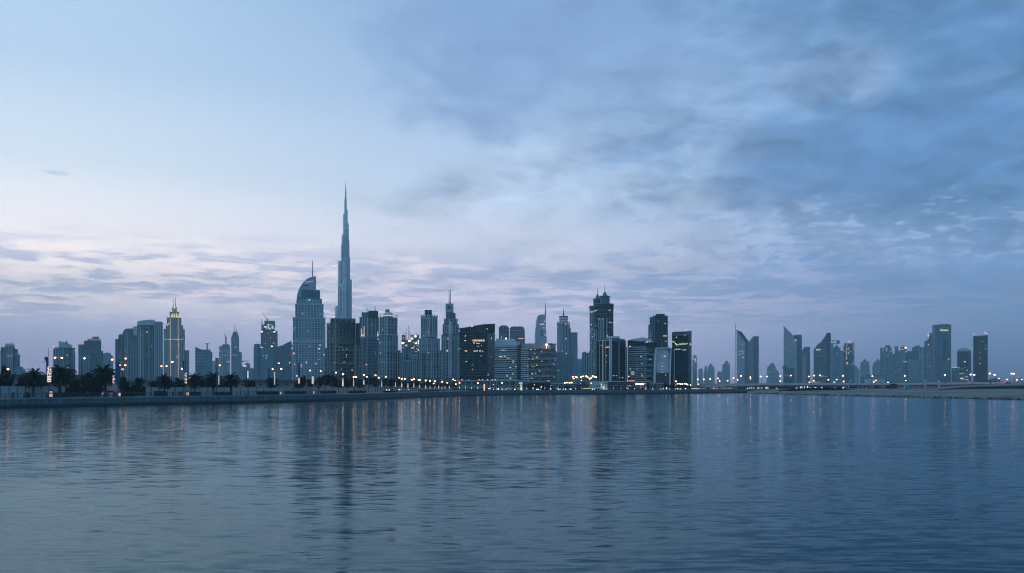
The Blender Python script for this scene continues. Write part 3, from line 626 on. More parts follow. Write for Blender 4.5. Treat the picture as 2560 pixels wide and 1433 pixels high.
B.box('upper_shaft', 899, 947, 792, 'resi2', 843, dd=2.5, dep=24, Xc=921, phi=40); B.box('crown', 904, 921, 781, 'dconc', 792, dd=6, dep=15); B.box('crown', 921, 945.5, 777, 'dark', 792, dd=5, dep=15)
B.spire(918, 770, 781, .6, 'aerial'); B.spire(937.5, 764, 777, .9, 'aerial')
B.ribs([900, 907, 913, 920, 929, 938, 946], 794, 842, 1.1, 'conc', .8); B.ribs([902, 911, 920, 930, 940], 846, 945, .9, 'dconc', .7)
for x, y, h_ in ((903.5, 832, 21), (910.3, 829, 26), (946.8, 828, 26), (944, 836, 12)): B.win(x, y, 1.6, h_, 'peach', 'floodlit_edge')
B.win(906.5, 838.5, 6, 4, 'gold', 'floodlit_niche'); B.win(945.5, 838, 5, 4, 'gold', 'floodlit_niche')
B.wins([(931, 812, 3, 2), (916, 912, 4, 2, 'redsign'), (945, 848, 3, 3), (906, 911, 3, 2, 'redsign'), (940, 880), (938, 885), (947, 885)], 'whitelow', 1.5, 1.5)
B = Bld('skyscraper', 'pale ribbed apartment tower with a small domed cap and lit ring', 900, 947, 1001, 'domed ribbed tower')
B.box('tower_shaft', 947.5, 995, 837, 'resi', dd=0, dep=26, Xc=967, phi=42); B.box('upper_shaft', 949, 993, 792, 'resi', 837, dd=2, dep=22, Xc=967, phi=42); B.box('lower_wing', 993, 1001.5, 876, 'resi2', dd=6, dep=22)
B.round('dome', 970, 13.5, [(1.05, 792), (1.05, 788), (.9, 785), (.62, 782), (.4, 780.5)], 'conc', 8, 20, smooth=False); B.round('lit_ring', 970, 14.4, [(1, 791.3), (1, 789)], 'peach', 7.6, 20); B.box('cupola', 963, 974, 774, 'dconc', 782, dd=9, dep=6); B.spire(967.5, 771.5, 774, .5, 'finial')
B.ribs([948.2, 953, 958, 963, 967, 974, 981, 987, 994], 839, 945, .9, 'conc', .8); B.ribs([950, 956, 962, 967.2, 976, 984, 992], 794, 836, .9, 'conc', .8)
B.bands(948, 966, [837, 876, 907], 1.3, 'conc', 1.1); B.bands(968, 994, [837, 876, 907], 1.3, 'conc', 1.1)
B.box('corner_fin', 949.5, 951.5, 784, 'conc', 792, dd=8, dep=3); B.box('corner_fin', 990, 993, 787, 'conc', 792, dd=8, dep=3); B.wins([(949, 857, 3, 2), (951, 883, 2, 3), (957, 824)], 'whitelow', 1.5, 1.6)
B = Bld('skyscraper', 'floodlit construction tower bristling with scaffolds, far behind the ribbed towers', 1900, 997, 1049, 'floodlit scaffold tower')
B.box('tower_shaft', 999, 1048, 882, 'site', dd=4, dep=30); B.box('lit_floors', 1004, 1047, 850, 'sitelit', 882, dd=6, dep=24); B.box('lit_floors', 1005, 1013, 838, 'sitelit', 850, dd=8, dep=14); B.box('lit_floors', 1027, 1047, 838, 'sitelit', 850, dd=9, dep=16)
for x, y in ((1013.5, 830), (1017, 822), (1021, 814), (1024.5, 820), (1027, 833), (1007, 836), (1009.5, 832), (1041, 834), (1036, 836), (1046, 835)): B.spire(x, y, 852, .5, 'scaffold_pole', 'steel', 12, .8)
for x, y in ((1018, 829), (1020, 823), (1015, 836), (1024, 828), (1019, 842), (1024, 845), (1009, 845), (1030, 843), (1038, 844), (1042, 854), (1011, 856), (1033, 856), (1045, 864), (1003, 864), (1036, 866), (1008, 869), (1042, 872), (1028, 851)): B.win(x, y, 3, 2.2, 'peach' if (x+y) % 3 else 'warmlow', 'work_light')
B = Bld('skyscraper', 'narrow dark tower with bright corner strips before the floodlit scaffold tower', 1100, 1006, 1028, 'narrow dark tower')
B.box('tower_shaft', 1006, 1028, 900, 'resi2', dd=0, dep=18); B.box('upper_shaft', 1008.5, 1027, 866, 'curtain2', 900, dd=3, dep=13); B.ribs([1008.8, 1013, 1022, 1026.5], 867, 899, .9, 'conc', .7); B.bands(1006, 1028, [901, 903], .9, 'conc'); B.ribs([1007, 1012, 1017, 1022, 1027], 905, 945, .8, 'conc')
B = Bld('skyscraper', 'plain blue grey block with a pale roof band, between the ribbed towers', 1200, 1028, 1047)
B.box('tower_shaft', 1028, 1046, 888, 'resi2', dd=0, dep=20); B.box('roof_step', 1031, 1046, 880, 'far2', 888, dd=3, dep=14); B.bands(1028, 1046, [889.5], 1.5, 'white'); B.ribs([1031, 1036, 1041], 892, 945, .7, 'conc')
B = Bld('skyscraper', 'white framed apartment tower with a dark cube on top and warm niche light', 880, 1045, 1109, 'white framed tower with cube top')
B.box('tower_shaft', 1047, 1100, 845, 'resi', dd=0, dep=26, Xc=1074, phi=45); B.box('lower_wing', 1045, 1056, 877, 'resi', dd=-2, dep=10); B.box('lower_wing', 1097, 1109, 876, 'resi', dd=6, dep=20)
B.box('upper_shaft', 1053, 1092.5, 790, 'resi2', 845, dd=3, dep=20, Xc=1074, phi=45); B.box('crown_cube', 1061.5, 1080, 775, 'curtain', 790, dd=8, dep=8)
B.ribs([1053.8, 1059, 1064, 1069, 1074, 1080, 1086, 1092], 787, 843, 1.1, 'conc', .9); B.ribs([1048, 1053, 1059, 1066, 1070, 1077.5, 1083, 1089, 1095, 1099.5], 847, 945, 1.0, 'conc', .9)
B.bands(1054, 1073, [797, 841], 1.3, 'conc', 1.2); B.bands(1075, 1092, [797, 841], 1.3, 'conc', 1.2); B.bands(1048, 1073, [847, 875, 881, 908], 1.2, 'conc', 1.2); B.bands(1075, 1099, [847, 875, 881, 908], 1.2, 'conc', 1.2); B.ribs([1063, 1071, 1078], 777, 789, .8, 'conc', .4)
B.win(1073, 830, 2.6, 9, 'gold', 'floodlit_niche'); B.wins([(1059, 840, 4, 2.4, 'peach'), (1072, 882, 4, 2, 'peach'), (1066, 921), (1078, 888)], 'whitelow', 1.5, 1.4)
B = Bld('skyscraper', 'stepped tower with twin white needles above a pale slab top', 980, 1104, 1149, 'twin white needle tower')
B.box('tower_shaft', 1104, 1149, 836, 'resi2', dd=0, dep=28, Xc=1122, phi=40); B.box('upper_shaft', 1107, 1147.5, 809, 'resi', 836, dd=2, dep=24, Xc=1123, phi=40); B.box('upper_tier', 1110, 1144, 796, 'resi2', 809, dd=4, dep=20, Xc=1124, phi=40); B.box('slab_top', 1114.3, 1139, 781, 'bglass', 796, dd=7, dep=12, Xc=1122, phi=35); B.box('slab_top', 1114, 1133.6, 759, plain('crown_panel', (.28, .36, .45), .4, .2), 781, dd=9, dep=7)
B.spire(1122.7, 726, 760, .8, 'needle', 'dconc', 12, .7); B.spire(1125.9, 724, 760, .8, 'needle', 'dconc', 12, .7); B.box('vent', 1119, 1126, 766, 'dark', 771, dd=8.6, dep=.6)
B.ribs([1105, 1110, 1115, 1122, 1128, 1136, 1142, 1148], 838, 945, 1.0, 'conc', .9); B.ribs([1108, 1113, 1118, 1123, 1130, 1138, 1146], 811, 835, 1.0, 'conc', .8); B.ribs([1111, 1117, 1124, 1132, 1140], 797, 808, .9, 'conc', .7); B.ribs([1124, 1127], 804, 945, 1.2, 'white', 1.4)
B.wins([(1120, 847, 2.5, 2, 'redsign'), (1144, 875), (1123, 925, 3, 1.4, 'redsign'), (1146, 872)], 'whitelow', 1.5, 1.5)
# dark office block
B = Bld('office_block', 'broad near black glass office block with a curved rising roofline', 640, 1147, 1238, 'near black office block', cat='building')
B.box('office_shaft', 1147, 1237.5, 829, 'curtain', dd=0, dep=30, Xc=1219, phi=12)
B.outline('rising_crown', [(1149, 830), (1149, 821), (1165, 819.5), (1185, 815.5), (1205, 812), (1225, 810.3), (1237.5, 810.3), (1237.5, 830)], 'curtain', 3, 16)
B.outline('roof_lip', [(1147.5, 822.4), (1147.5, 820.6), (1165, 818.4), (1185, 814.4), (1205, 811), (1225, 809.3), (1238, 809.4), (1238, 811.2), (1225, 811.1), (1205, 812.9), (1185, 816.2), (1165, 820.2)], 'dconc', 1.5, 14)
B.ribs([1176, 1183, 1190, 1197, 1204, 1211], 816, 829, 1.6, 'dconc', .7, 'crown_rib'); B.ribs([1148], 832, 950, 1.1, 'conc', .7); B.bands(1149, 1218, [830.5], 1.2, 'dconc', .8); B.bands(1149, 1218, [838+k*7.2 for k in range(15)], .45, 'dconc', .25)
for x, w_ in ((1184, 5), (1190, 6), (1197, 6), (1203, 5), (1209, 5)): B.win(x, 851.5, w_, 4.2, 'peach' if x > 1185 else 'warmlow', 'lit_window')
B.wins([(1185, 857.5, 4, 3, 'peach'), (1195, 858.5, 9, 1.6, 'peach'), (1163, 852, 5, 2), (1163.5, 840, 1.6, 4), (1193, 866), (1197, 865.5), (1203.5, 864), (1165, 877.5, 6, 3, 'warmlow'), (1187, 878, 6, 2.6, 'warmlow'), (1193, 877.5, 3, 3), (1200, 877.5, 4, 2.6), (1206, 878.5, 3, 2.4, 'warmlow'), (1203, 890, 3, 1.4), (1166, 904, 4, 1.6), (1181, 912, 1.2, 1.4), (1181, 924, 1.2, 3), (1228, 846, 1.4, 5), (1228, 892, 1.6, 1.6), (1150.5, 872), (1220, 937, 3, 5, 'greenlow'), (1180, 816.5, 5, 2, 'gold'), (1218, 822.5, 3, 2, 'peach')], 'whitelow', 1.6, 1.4)
# round twins behind
B = Bld('skyscraper', 'smaller of two dark towers with chamfered tops behind the striped offices', 1500, 1247, 1273, 'smaller chamfered dark tower')
B.outline('tower_shaft', [(1247, 960), (1247, 818), (1250, 816), (1255, 814.6), (1266, 814.6), (1270, 816.5), (1272.5, 820), (1272.5, 960)], 'resi3', 0, 26); B.roofgear(1253, 1266, 813.6, 815); B.wins([(1254, 843, 2, 2.6, 'redsign')]); B.ribs([1250, 1257, 1264, 1270], 820, 846, .8, 'dconc')
B = Bld('skyscraper', 'wider dark tower with chamfered top and pale crossing lines behind the striped offices', 1480, 1274, 1313, 'wider chamfered dark tower')
B.outline('tower_shaft', [(1274, 960), (1274, 821), (1278, 817.5), (1281, 816.3), (1305, 816.3), (1309, 819), (1312, 826), (1313, 960)], 'resi3', 0, 30); B.bands(1275, 1311, [826.5], .9, 'conc'); B.ribs([1284, 1293, 1302], 817.5, 858, .7, 'dconc'); B.win(1302, 846.5, 12, 1.6, 'redsign', 'sign_band')
# striped offices
B = Bld('office_block', 'striped office block with white floor bands and a grey rooftop box', 640, 1236, 1303, 'white banded office block', cat='building')
B.box('office_shaft', 1236.5, 1303, 864, 'office', dd=0, dep=24, Xc=1293, phi=14); B.box('parapet', 1237, 1300, 853, 'conc', 864, dd=1, dep=16, Xc=1291, phi=14); B.box('roof_box', 1240, 1287, 847, 'conc', 853, dd=4, dep=8)
B.bands(1237, 1293, [866.5+k*5.45 for k in range(16)], 2.0, 'conc', .9); B.beacon(1265, 845.5, .8, 'white_l')
B.wins([(1254, 876, 3, 2), (1258.5, 876, 4, 2.4, 'warmlow'), (1264, 876, 4, 2), (1252, 892, 8, 2.5), (1262, 891, 5, 2), (1270, 895, 6, 1.6, 'peach'), (1283, 903, 6, 2), (1283, 907, 2, 2), (1276, 919, 4, 2), (1290, 917, 3, 2), (1282, 935.5, 3.5, 3, 'greenlow'), (1268, 940, 2, 2.6, 'gold'), (1276, 946, 4, 2), (1287, 931.5, 3, 2)], 'whitelow', 2, 1.6)
B = Bld('office_block', 'wide dark banded office block scattered with lit rooms', 620, 1297, 1391, 'wide banded office block', cat='building')
B.box('office_shaft', 1302, 1391, 871, 'office', dd=0, dep=26, Xc=1378, phi=20); B.box('end_bay', 1297, 1303.5, 862, 'dark', dd=8, dep=14); B.box('parapet', 1303, 1389, 858, plain('pale_parapet', (.30, .34, .38), .8), 871, dd=1.2, dep=20, Xc=1376, phi=20)
B.bands(1303, 1378, [873+k*5.3 for k in range(15)], 1.5, 'dconc', .7); B.bands(1303, 1322, [873+k*5.3 for k in range(15)], 1.9, 'conc', .85); B.box('roof_arm', 1371, 1391, 859.4, 'dark', 861.2, dd=-2, dep=3); B.beacon(1366.5, 862, 2.2, 'warm', -1)
B.wins([(1328, 874, 5, 2, 'gold'), (1338, 874, 2, 2), (1336, 884, 4, 2, 'gold'), (1342, 894, 5, 3, 'gold'), (1332, 890), (1354, 878.5, 2, 3), (1333, 896), (1322, 898), (1331, 899, 3, 1.6, 'redsign'), (1370, 894), (1355, 904, 3, 3), (1342, 913, 3, 2), (1319.5, 915.5, 2.6, 3), (1331, 916, 3, 3, 'warmlow'), (1336, 916, 2, 2, 'gold'), (1349, 927.5, 2.8, 2.8), (1331, 935, 3, 3, 'gold'), (1339, 933), (1342, 936), (1319.5, 941, 2, 2.4), (1327, 942.5, 2, 2.4), (1340, 941.5), (1360, 941), (1369, 941), (1331, 946.5, 3, 3), (1323, 947, 2.6, 2.6, 'greenlow'), (1385.5, 943, 2.4, 2.4), (1383, 909), (1386, 912), (1387, 901), (1388, 896), (1390, 875, 2, 4, 'gold'), (1371, 952, 3, 2, 'redsign')], 'whitelow', 1.6, 1.8)
B = Bld('skyscraper', 'blue sail shaped tower with a tall edge mast and red lit sign', 2400, 1337, 1367, 'blue sail tower')
B.outline('tower_shaft', [(1338, 960), (1337.5, 835), (1340, 817), (1342, 800), (1345, 791), (1350, 787), (1360, 786.5), (1364.5, 786), (1365, 830), (1367, 850), (1367, 960)], 'paleglass', 0, 40)
B.outline('white_edge', [(1337.2, 860), (1336.8, 835), (1339.3, 817), (1341, 800), (1344, 790), (1348, 786.6), (1350, 788), (1346, 793), (1343.8, 801), (1342, 818), (1340, 836), (1340, 860)], 'white', -3, 8); B.spire(1363.8, 756, 788, 1.5, 'mast', 'dconc', 8, .2)
for k in range(6): B.win(1350.5+k*1.9, 811.3-k*.15, 1.4, 3.2-(k % 2)*.8, 'redsign', 'sign_letter')
B.wins([(1361, 803.5, 2.4, 3), (1360, 820, 6, 1.6), (1363, 838, 6, 1.6, 'peach')], 'whitelow'); B.bands(1338, 1344, [822+k*5 for k in range(8)], .8, 'white', .6); B.bands(1360, 1367, [825+k*5 for k in range(7)], .8, 'white', .6)
for y in (836,): B.box('recess_panel', 1352, 1357, y-10, 'bglass', y+4, dd=-1.2, dep=1.0)
# crown ring tower
B = Bld('skyscraper', 'slim tower with a drum crown of bright slots and a thin spire', 1500, 1390, 1431, 'slim drum crowned tower')
B.box('lower_shaft', 1390, 1431, 881, 'resi2', dd=0, dep=30); B.box('tower_shaft', 1392.5, 1425, 810, 'ribbed', 881, dd=3, dep=24, Xc=1401, phi=60); B.box('side_wing', 1423, 1427, 821, 'resi2', 881, dd=8, dep=16); B.box('cornice', 1392, 1424, 805, 'conc', 810, dd=4, dep=20)
B.round('drum_crown', 1409, 11, [(.96, 805), (.96, 796), (1.03, 792), (1.03, 790.5)], 'dconc', 14, 22)
for k in range(8): B.win(1400.5+k*2.45, 802-(0 if k % 2 else 6), 1.3, 2.6, 'whitelow', 'lit_slot')
B.spire(1409, 769, 791, 1.6, 'spire', 'dark', 16, .1); B.ribs([1394, 1398, 1402, 1407, 1412, 1417, 1422], 813, 880, .9, 'conc'); B.ribs([1392, 1399, 1408, 1417, 1425], 883, 945, .9, 'dconc')
B.wins([(1414, 811, 3, 2, 'redsign'), (1421, 811, 1.5, 2, 'redsign'), (1415, 847, 2.2, 2.4, 'redsign'), (1406, 878, 1.6, 1.6, 'redsign'), (1416, 884, 3.4, 2.6, 'redsign'), (1396, 927, 4, .8)], 'whitelow')
B = Bld('skyscraper', 'plain hazy slab with a flat top behind the drum crowned tower', 2200, 1424, 1444, 'plain hazy slab')
B.box('tower_shaft', 1425, 1444, 832, 'far2', dep=40); B.box('roof_rim', 1426, 1443.5, 831, 'dconc', 832.2, dd=4, dep=30); B.beacon(1444, 842, .8)
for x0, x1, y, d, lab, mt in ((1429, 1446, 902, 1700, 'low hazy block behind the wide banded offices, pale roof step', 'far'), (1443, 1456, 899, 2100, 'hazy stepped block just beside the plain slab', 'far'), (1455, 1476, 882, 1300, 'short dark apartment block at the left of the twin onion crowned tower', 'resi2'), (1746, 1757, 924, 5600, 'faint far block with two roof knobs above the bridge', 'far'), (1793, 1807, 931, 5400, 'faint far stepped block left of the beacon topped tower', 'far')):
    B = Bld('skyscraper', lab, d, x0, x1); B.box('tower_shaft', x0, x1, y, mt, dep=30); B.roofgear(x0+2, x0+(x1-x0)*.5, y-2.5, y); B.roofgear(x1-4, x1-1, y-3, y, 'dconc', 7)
    if mt == 'resi2': B.ribs([x0+1, x0+6, x0+11, x0+16], y+2, 945, .7, 'conc')
# ------------------------------------------------------------------ onion-crowned twins and the right half
B = Bld('skyscraper', 'dark green twin hotel tower with two onion crowns and needle spires', 950, 1474, 1534, 'twin onion crowned tower')
B.box('rear_shaft', 1474, 1503, 768, 'resi2', dd=14, dep=20, Xc=1487, phi=45); B.box('front_shaft', 1487, 1533.5, 772, 'curtain', dd=0, dep=24, Xc=1514, phi=35)
B.box('front_crown', 1488, 1534.2, 758.5, 'curtain', 772, dd=2, dep=20, Xc=1514, phi=35); B.box('cornice', 1487.5, 1534.8, 757, 'dconc', 759, dd=1.2, dep=20, Xc=1514, phi=35); B.box('rear_cornice', 1473.3, 1489, 764.5, 'dconc', 769, dd=13, dep=14)
B.round('crown_drum', 1512, 12.6, [(.98, 758), (.98, 744), (1.06, 741.5), (1.06, 740.5)], 'curtain2', 12, 18); B.round('onion_dome', 1512, 6.0, [(1.5, 741.3), (1.0, 740), (.95, 737), (.62, 733.5), (.3, 730.5), (.14, 728)], 'dconc', 12, 14, smooth=True); B.spire(1512, 710, 730, .8, 'spire', 'dark', 12, .15)
B.round('crown_drum', 1494, 11.2, [(.98, 766), (.98, 751), (1.06, 749), (1.06, 747.6)], 'curtain2', 24, 18); B.round('onion_dome', 1494, 5.4, [(1.5, 748.6), (1.05, 747), (.95, 743), (.6, 739.5), (.28, 736.5), (.14, 734)], 'dconc', 24, 14, smooth=True); B.spire(1494, 716, 736, .7, 'spire', 'dark', 24, .15)
B.bands(1488, 1513, [774, 785, 796, 808], 1.0, 'dconc', .6); B.bands(1515, 1533, [774, 785, 796, 808, 819, 830], 1.0, 'dconc', .6); B.ribs([1498, 1502, 1506, 1510, 1516], 797, 850, 1.0, 'conc', 1.0); B.ribs([1476, 1480, 1484, 1488, 1492], 822, 945, .9, 'conc', .8); B.ribs([1475, 1479, 1483], 772, 800, .7, 'conc', .6)
B.wins([(1479, 780, 8, 3), (1487, 777.5, 6, 2), (1492, 775, 4, 2.6, 'warmlow'), (1523, 776, 5, 2, 'peach'), (1525, 775.5, 2, 2), (1524, 806, 6, 2), (1529, 807, 3, 2), (1498, 797.5, 8, 1.2), (1508, 797.5, 6, 1.2), (1478, 812, 2, 4), (1480, 823, 2, 3), (1476, 830, 1.6, 3), (1486, 836), (1490, 815), (1482, 842, 2, 3), (1478, 857, 1.6, 2), (1484, 868), (1481, 880, 1.6, 2), (1485, 912, 2, 2)], 'whitelow', 1.6, 1.6)
B = Bld('office_block', 'twin faced dark office block with a concrete corner pier and roof plant', 620, 1488, 1566, 'pier cornered office block', cat='building')
B.box('office_shaft', 1489, 1565, 850, 'curtain', dd=0, dep=26, Xc=1525, phi=38); B.box('end_wing', 1563, 1568, 867, 'dconc', dd=8, dep=14); B.box('roof_step', 1496, 1562, 845.5, 'dconc', 850, dd=3, dep=20, Xc=1525, phi=38); B.roofgear(1516, 1548, 840.5, 845.6, 'conc', 8); B.spire(1549, 841, 846, .5, 'aerial')
B.ribs([1526], 846, 955, 8.0, 'conc', .6, 'corner_trim'); B.ribs([1491], 851, 955, 4, 'dconc', .5); B.ribs([1499, 1515], 851, 955, .7, 'conc', .5); B.ribs([1507.8], 853, 953, .9, 'strip', .6); B.ribs([1547, 1563.5], 851, 955, .8, 'conc', .5); B.bands(1494, 1524, [851.5], 1.4, 'conc', .6); B.bands(1530, 1564, [852], 1.8, 'dconc', .7)
B.beacon(1518.5, 839, 1.2, 'peach'); B.wins([(1515, 869, 4, 2.4, 'peach'), (1520, 868, 4, 2.4, 'redsign'), (1516, 889.5, 3, 2, 'peach'), (1516, 905), (1503, 864), (1534, 939.5, 8, .8), (1541, 939.5, 3, 1.6), (1549.5, 944, 2, 1), (1556, 944.5, 4, 2)], 'whitelow', 1.6, 1.6)
B = Bld('office_block', 'banded office block under a tilted winglike roof', 640, 1568, 1642, 'wing roofed office block', cat='building')
B.box('office_shaft', 1569, 1641, 866, 'office', dd=0, dep=26, Xc=1616, phi=16); B.outline('attic', [(1569, 867), (1569, 850), (1590, 852), (1612, 856), (1629, 858), (1629, 867)], 'curtain', 2, 14)
B.outline('wing_roof', [(1568, 850.5), (1580, 848), (1595, 845.5), (1606, 843.8), (1618, 845.5), (1627, 850), (1634, 856), (1628, 856.5), (1616, 852), (1600, 853.5), (1589, 852.5)], 'conc', 0.5, 18); B.box('rear_block', 1626, 1641, 856, 'dark', 866, dd=8, dep=10)
B.bands(1570, 1616, [868+k*5.4 for k in range(16)], 1.9, 'conc', .9); B.bands(1628, 1635, [868+k*5.4 for k in range(16)], 1.3, 'dconc', .6)
B.wins([(1576, 922, 3, 3.2, 'gold'), (1592.5, 922, 3, 3), (1604.5, 935, 1.2, 5, 'greenlow'), (1605.5, 940, 2.4, 2.4), (1603, 891, 4, 2), (1625, 898, 4, 2), (1605, 910, 4, 2), (1575, 866, 4, 2, 'redsign'), (1618, 854.5, 4, 2, 'redsign'), (1624, 855, 2, 2, 'redsign'), (1570, 849.5, 2, 2, 'redsign')], 'whitelow', 1.6, 1.6)
B = Bld('skyscraper', 'tall dark slab tower with rooftop tank and one lit room', 900, 1620, 1670, 'tall dark slab')
B.box('tower_shaft', 1632, 1669.5, 789, 'curtain', dd=0, dep=24, Xc=1635, phi=70); B.box('side_wing', 1620.5, 1634, 812, 'resi2', dd=4, dep=20); B.box('side_wing', 1624, 1634, 793, 'resi2', 812, dd=6, dep=14); B.ribs([1633, 1636], 790, 945, 1.4, 'dconc', .6); B.roofgear(1639.5, 1662, 785, 789, 'dark', 6)
B.bands(1638, 1669, [792+k*4.6 for k in range(22)], .5, 'dconc', .3); B.ribs([1669], 790, 945, .8, 'dconc', .4); B.wins([(1660, 840, 5, 2.4, 'warmlow'), (1665, 840, 4, 2.4, 'peach'), (1664, 853, 3, 2), (1663, 809, 3, 2), (1646, 803), (1625, 830), (1627, 840), (1626, 847)], 'whitelow', 1.4, 1.4)
B = Bld('office_block', 'dark glass tower with a notched roof and a band of yellow green lights', 680, 1679, 1730, 'tower with a yellow green light band', cat='building')
B.box('tower_shaft', 1680, 1729, 838, 'curtain', dd=0, dep=26, Xc=1721, phi=15); B.outline('notched_roof', [(1679.5, 839), (1679.5, 834), (1681.5, 829.5), (1700, 829), (1717, 828.5), (1729, 826.6), (1729, 839)], 'bglass', .6, 14); B.outline('roof_void', [(1682, 835), (1684, 831), (1713, 830.2), (1720, 833.5)], 'dark', .2, 2)
for x, y, w_ in ((1682, 854, 3), (1685.5, 855.5, 3), (1689, 859.5, 3), (1692, 862, 2.4), (1696, 862, 3), (1700, 860, 2.4), (1703, 861, 3), (1706.5, 859.5, 2.4), (1710, 860, 3), (1714, 860.5, 3), (1718, 859, 3), (1722, 861, 3), (1725.5, 860, 2.4), (1727, 863, 2)): B.win(x, y, w_, 3 if w_ > 2.5 else 4.4, 'greenlow' if int(x) % 3 else 'yellow', 'lit_window')
B.win(1693, 873.3, 17, 2, 'greenlow'); B.win(1711, 875, 10, 1.4, 'whitelow'); B.wins([(1691, 843.5, 2, 3), (1712, 838, 4, 1)], 'whitelow'); B.bands(1684, 1720, [866], .9, 'dconc', .5); B.ribs([1721.5], 840, 955, 1.0, 'dconc', .4); B.beacon(1715, 826.5, .8)
B = Bld('office_block', 'pale framed glass block with bowed edges, mirroring the evening sky', 600, 1634, 1687, 'bow framed glass block', cat='building')
B.box('office_shaft', 1637, 1678, 872, 'curtain', dd=0, dep=20); B.box('mirror_front', 1641, 1671.5, 874, 'paleglass', 932, dd=-1.2, dep=1); B.box('dark_front', 1641, 1671.5, 932.2, 'glass', dd=-1.1, dep=1)
B.outline('bowed_frame', [(1633.5, 962), (1634, 930), (1635, 895), (1638, 872), (1640, 869.5), (1678, 869.5), (1676, 871.8), (1642, 872.5), (1640.5, 896), (1639.5, 930), (1639.5, 962)], 'conc', -2.6, 6)
B.outline('bowed_edge', [(1672.5, 962), (1672.8, 930), (1673.5, 895), (1675, 871.8), (1679, 869.5), (1678, 896), (1677, 930), (1677, 962)], 'conc', -2.8, 6); B.box('side_wing', 1678, 1687, 872, 'curtain', dd=2, dep=14); B.ribs([1685.5], 873, 960, 1.6, 'conc', .7); B.box('roof_plant', 1651, 1672, 866.8, 'dconc', 869.6, dd=6, dep=6)
B.wins([(1662, 891, 5, 3, 'warmlow'), (1655, 907), (1655.5, 916, 2, 2.4), (1655, 924), (1656, 931, 2, 2), (1664, 938, 2, 2)], 'whitelow', 1.4, 1.6)
# far right towers and silhouettes
B = Bld('skyscraper', 'slender bullet topped tower with warm lit shoulder and pale spiral lines', 3000, 1731, 1743, 'bullet topped spiral tower')
B.round('tower_shaft', 1736.6, 6.0, [(.92, None), (1, 920), (1, 898), (.95, 894), (.7, 890), (.35, 887.5)], 'paleglass', 0, 18, smooth=True)
for x, y in ((1734.5, 941), (1735, 932), (1737, 923), (1739, 915), (1740, 908)): B.win(x, y, 1.2, 6, 'conc', 'spiral_trim', .6)
B.wins([(1738, 899, 4, 5), (1739.5, 904, 2.6, 5), (1733, 898, 2, 4)], 'peach')
B = Bld('skyscraper', 'thin far tower with a red roof beacon left of the crescent topped one', 5600, 1758, 1769)
B.tiers([(1759, 1768.5, 930), (1761, 1767.5, 917), (1762, 1766.5, 914)], 'far', step=6); B.beacon(1763, 912.5, 1.0, 'pinkb', 20)
B = Bld('skyscraper', 'far silhouette with a curved crescent fin on its roof', 5500, 1768, 1787, 'crescent finned far tower')
B.box('tower_shaft', 1768.5, 1786.5, 922, 'far', dep=60); B.outline('crescent_fin', [(1769, 923), (1770, 917), (1773, 912), (1777, 909), (1780.5, 908), (1779.5, 911), (1780, 914.5), (1783.5, 916), (1786, 919.5), (1786, 923)], 'far', 5, 40); B.bands(1770, 1785, [925, 934], .6, 'dconc', 2)
B = Bld('skyscraper', 'far rounded tower with a red lit drum on its roof', 5300, 1806, 1826, 'red drum topped far tower')
B.outline('tower_shaft', [(1806, 960), (1806, 912), (1811, 909), (1813.5, 907), (1820, 907), (1824, 910), (1825, 915), (1825, 960)], 'far', 0, 60); B.round('roof_drum', 1816.5, 3.6, [(1, 908), (1, 903.5), (.7, 902)], 'dconc', 30, 12); B.win(1818.5, 901.6, 6, 1.4, 'redsign', 'beacon_band'); B.ribs([1813, 1819], 913, 955, .6, 'dconc', 2)
B = Bld('skyscraper', 'glass tower with a knife cut roof and a bright vertical edge mast', 2600, 1837, 1898, 'knife roofed mast tower')
B.outline('tower_shaft', [(1841.5, 960), (1841.5, 827), (1861, 852), (1861.3, 960)], 'paleglass', 0, 36); B.outline('side_face', [(1861.3, 960), (1861.3, 850), (1871.5, 856), (1869, 875), (1869, 960)], 'far2', 3, 30)
B.outline('knife_roof', [(1840.5, 824), (1845, 826), (1850, 829), (1853, 828.5), (1872, 854), (1871.4, 858), (1863, 855), (1853, 844)], 'dark', -2, 34); B.box('edge_mast', 1838, 1839.3, 809, 'steel', dd=-4, dep=4); B.box('lit_edge', 1839.5, 1841, 832, glow('pale_edge_light', (.8, .95, 1.0), .42, False), 955, dd=-4, dep=3)
B.outline('rear_tower', [(1868.5, 960), (1868.5, 868), (1872, 856), (1877, 848), (1883.3, 841.5), (1883.3, 960)], plain('dusky_cladding', (.30, .29, .33), .4, .3), 24, 36); B.box('dark_face', 1883, 1897, 842, 'curtain2', dd=24, dep=36); B.box('roof_rim', 1883, 1897, 841, 'dark', 843, dd=22, dep=20)
B.wins([(1849, 879, 3, 2.4), (1856, 878.5, 3.4, 3), (1849.5, 887, 3, 2.4), (1857, 884, 3, 2.4), (1857, 894, 4, 2.6), (1855.5, 861, 3, 1.6)], 'whitelow'); B.bands(1870, 1882, [872, 887, 943], .7, 'conc', .8); B.wins([(1875, 882.5, 12, .8, 'conc'), (1875, 888, 11, 1.2, 'conc')])
B = Bld('skyscraper', 'far stepped tower with a round domed head and pink lights', 4600, 1917, 1949, 'round domed far tower')
B.outline('tower_shaft', [(1917, 960), (1918, 918), (1924, 914), (1925.5, 910.5), (1928, 907.3), (1932.5, 907.3), (1935, 910.5), (1939.5, 919), (1943, 927), (1947, 930), (1949, 960)], 'far', 0, 60); B.wins([(x, 930, 1.2, 1.2) for x in (1921, 1925, 1929, 1934, 1939)]+[(1947.5, 929.5, 1.6, 1.6), (1939, 921.5, 1, 1)], 'redsign')
B = Bld('skyscraper', 'pale glass tower cut to a sharp peak, dark slab behind it', 2600, 1956, 2006, 'sharp peaked pale tower')
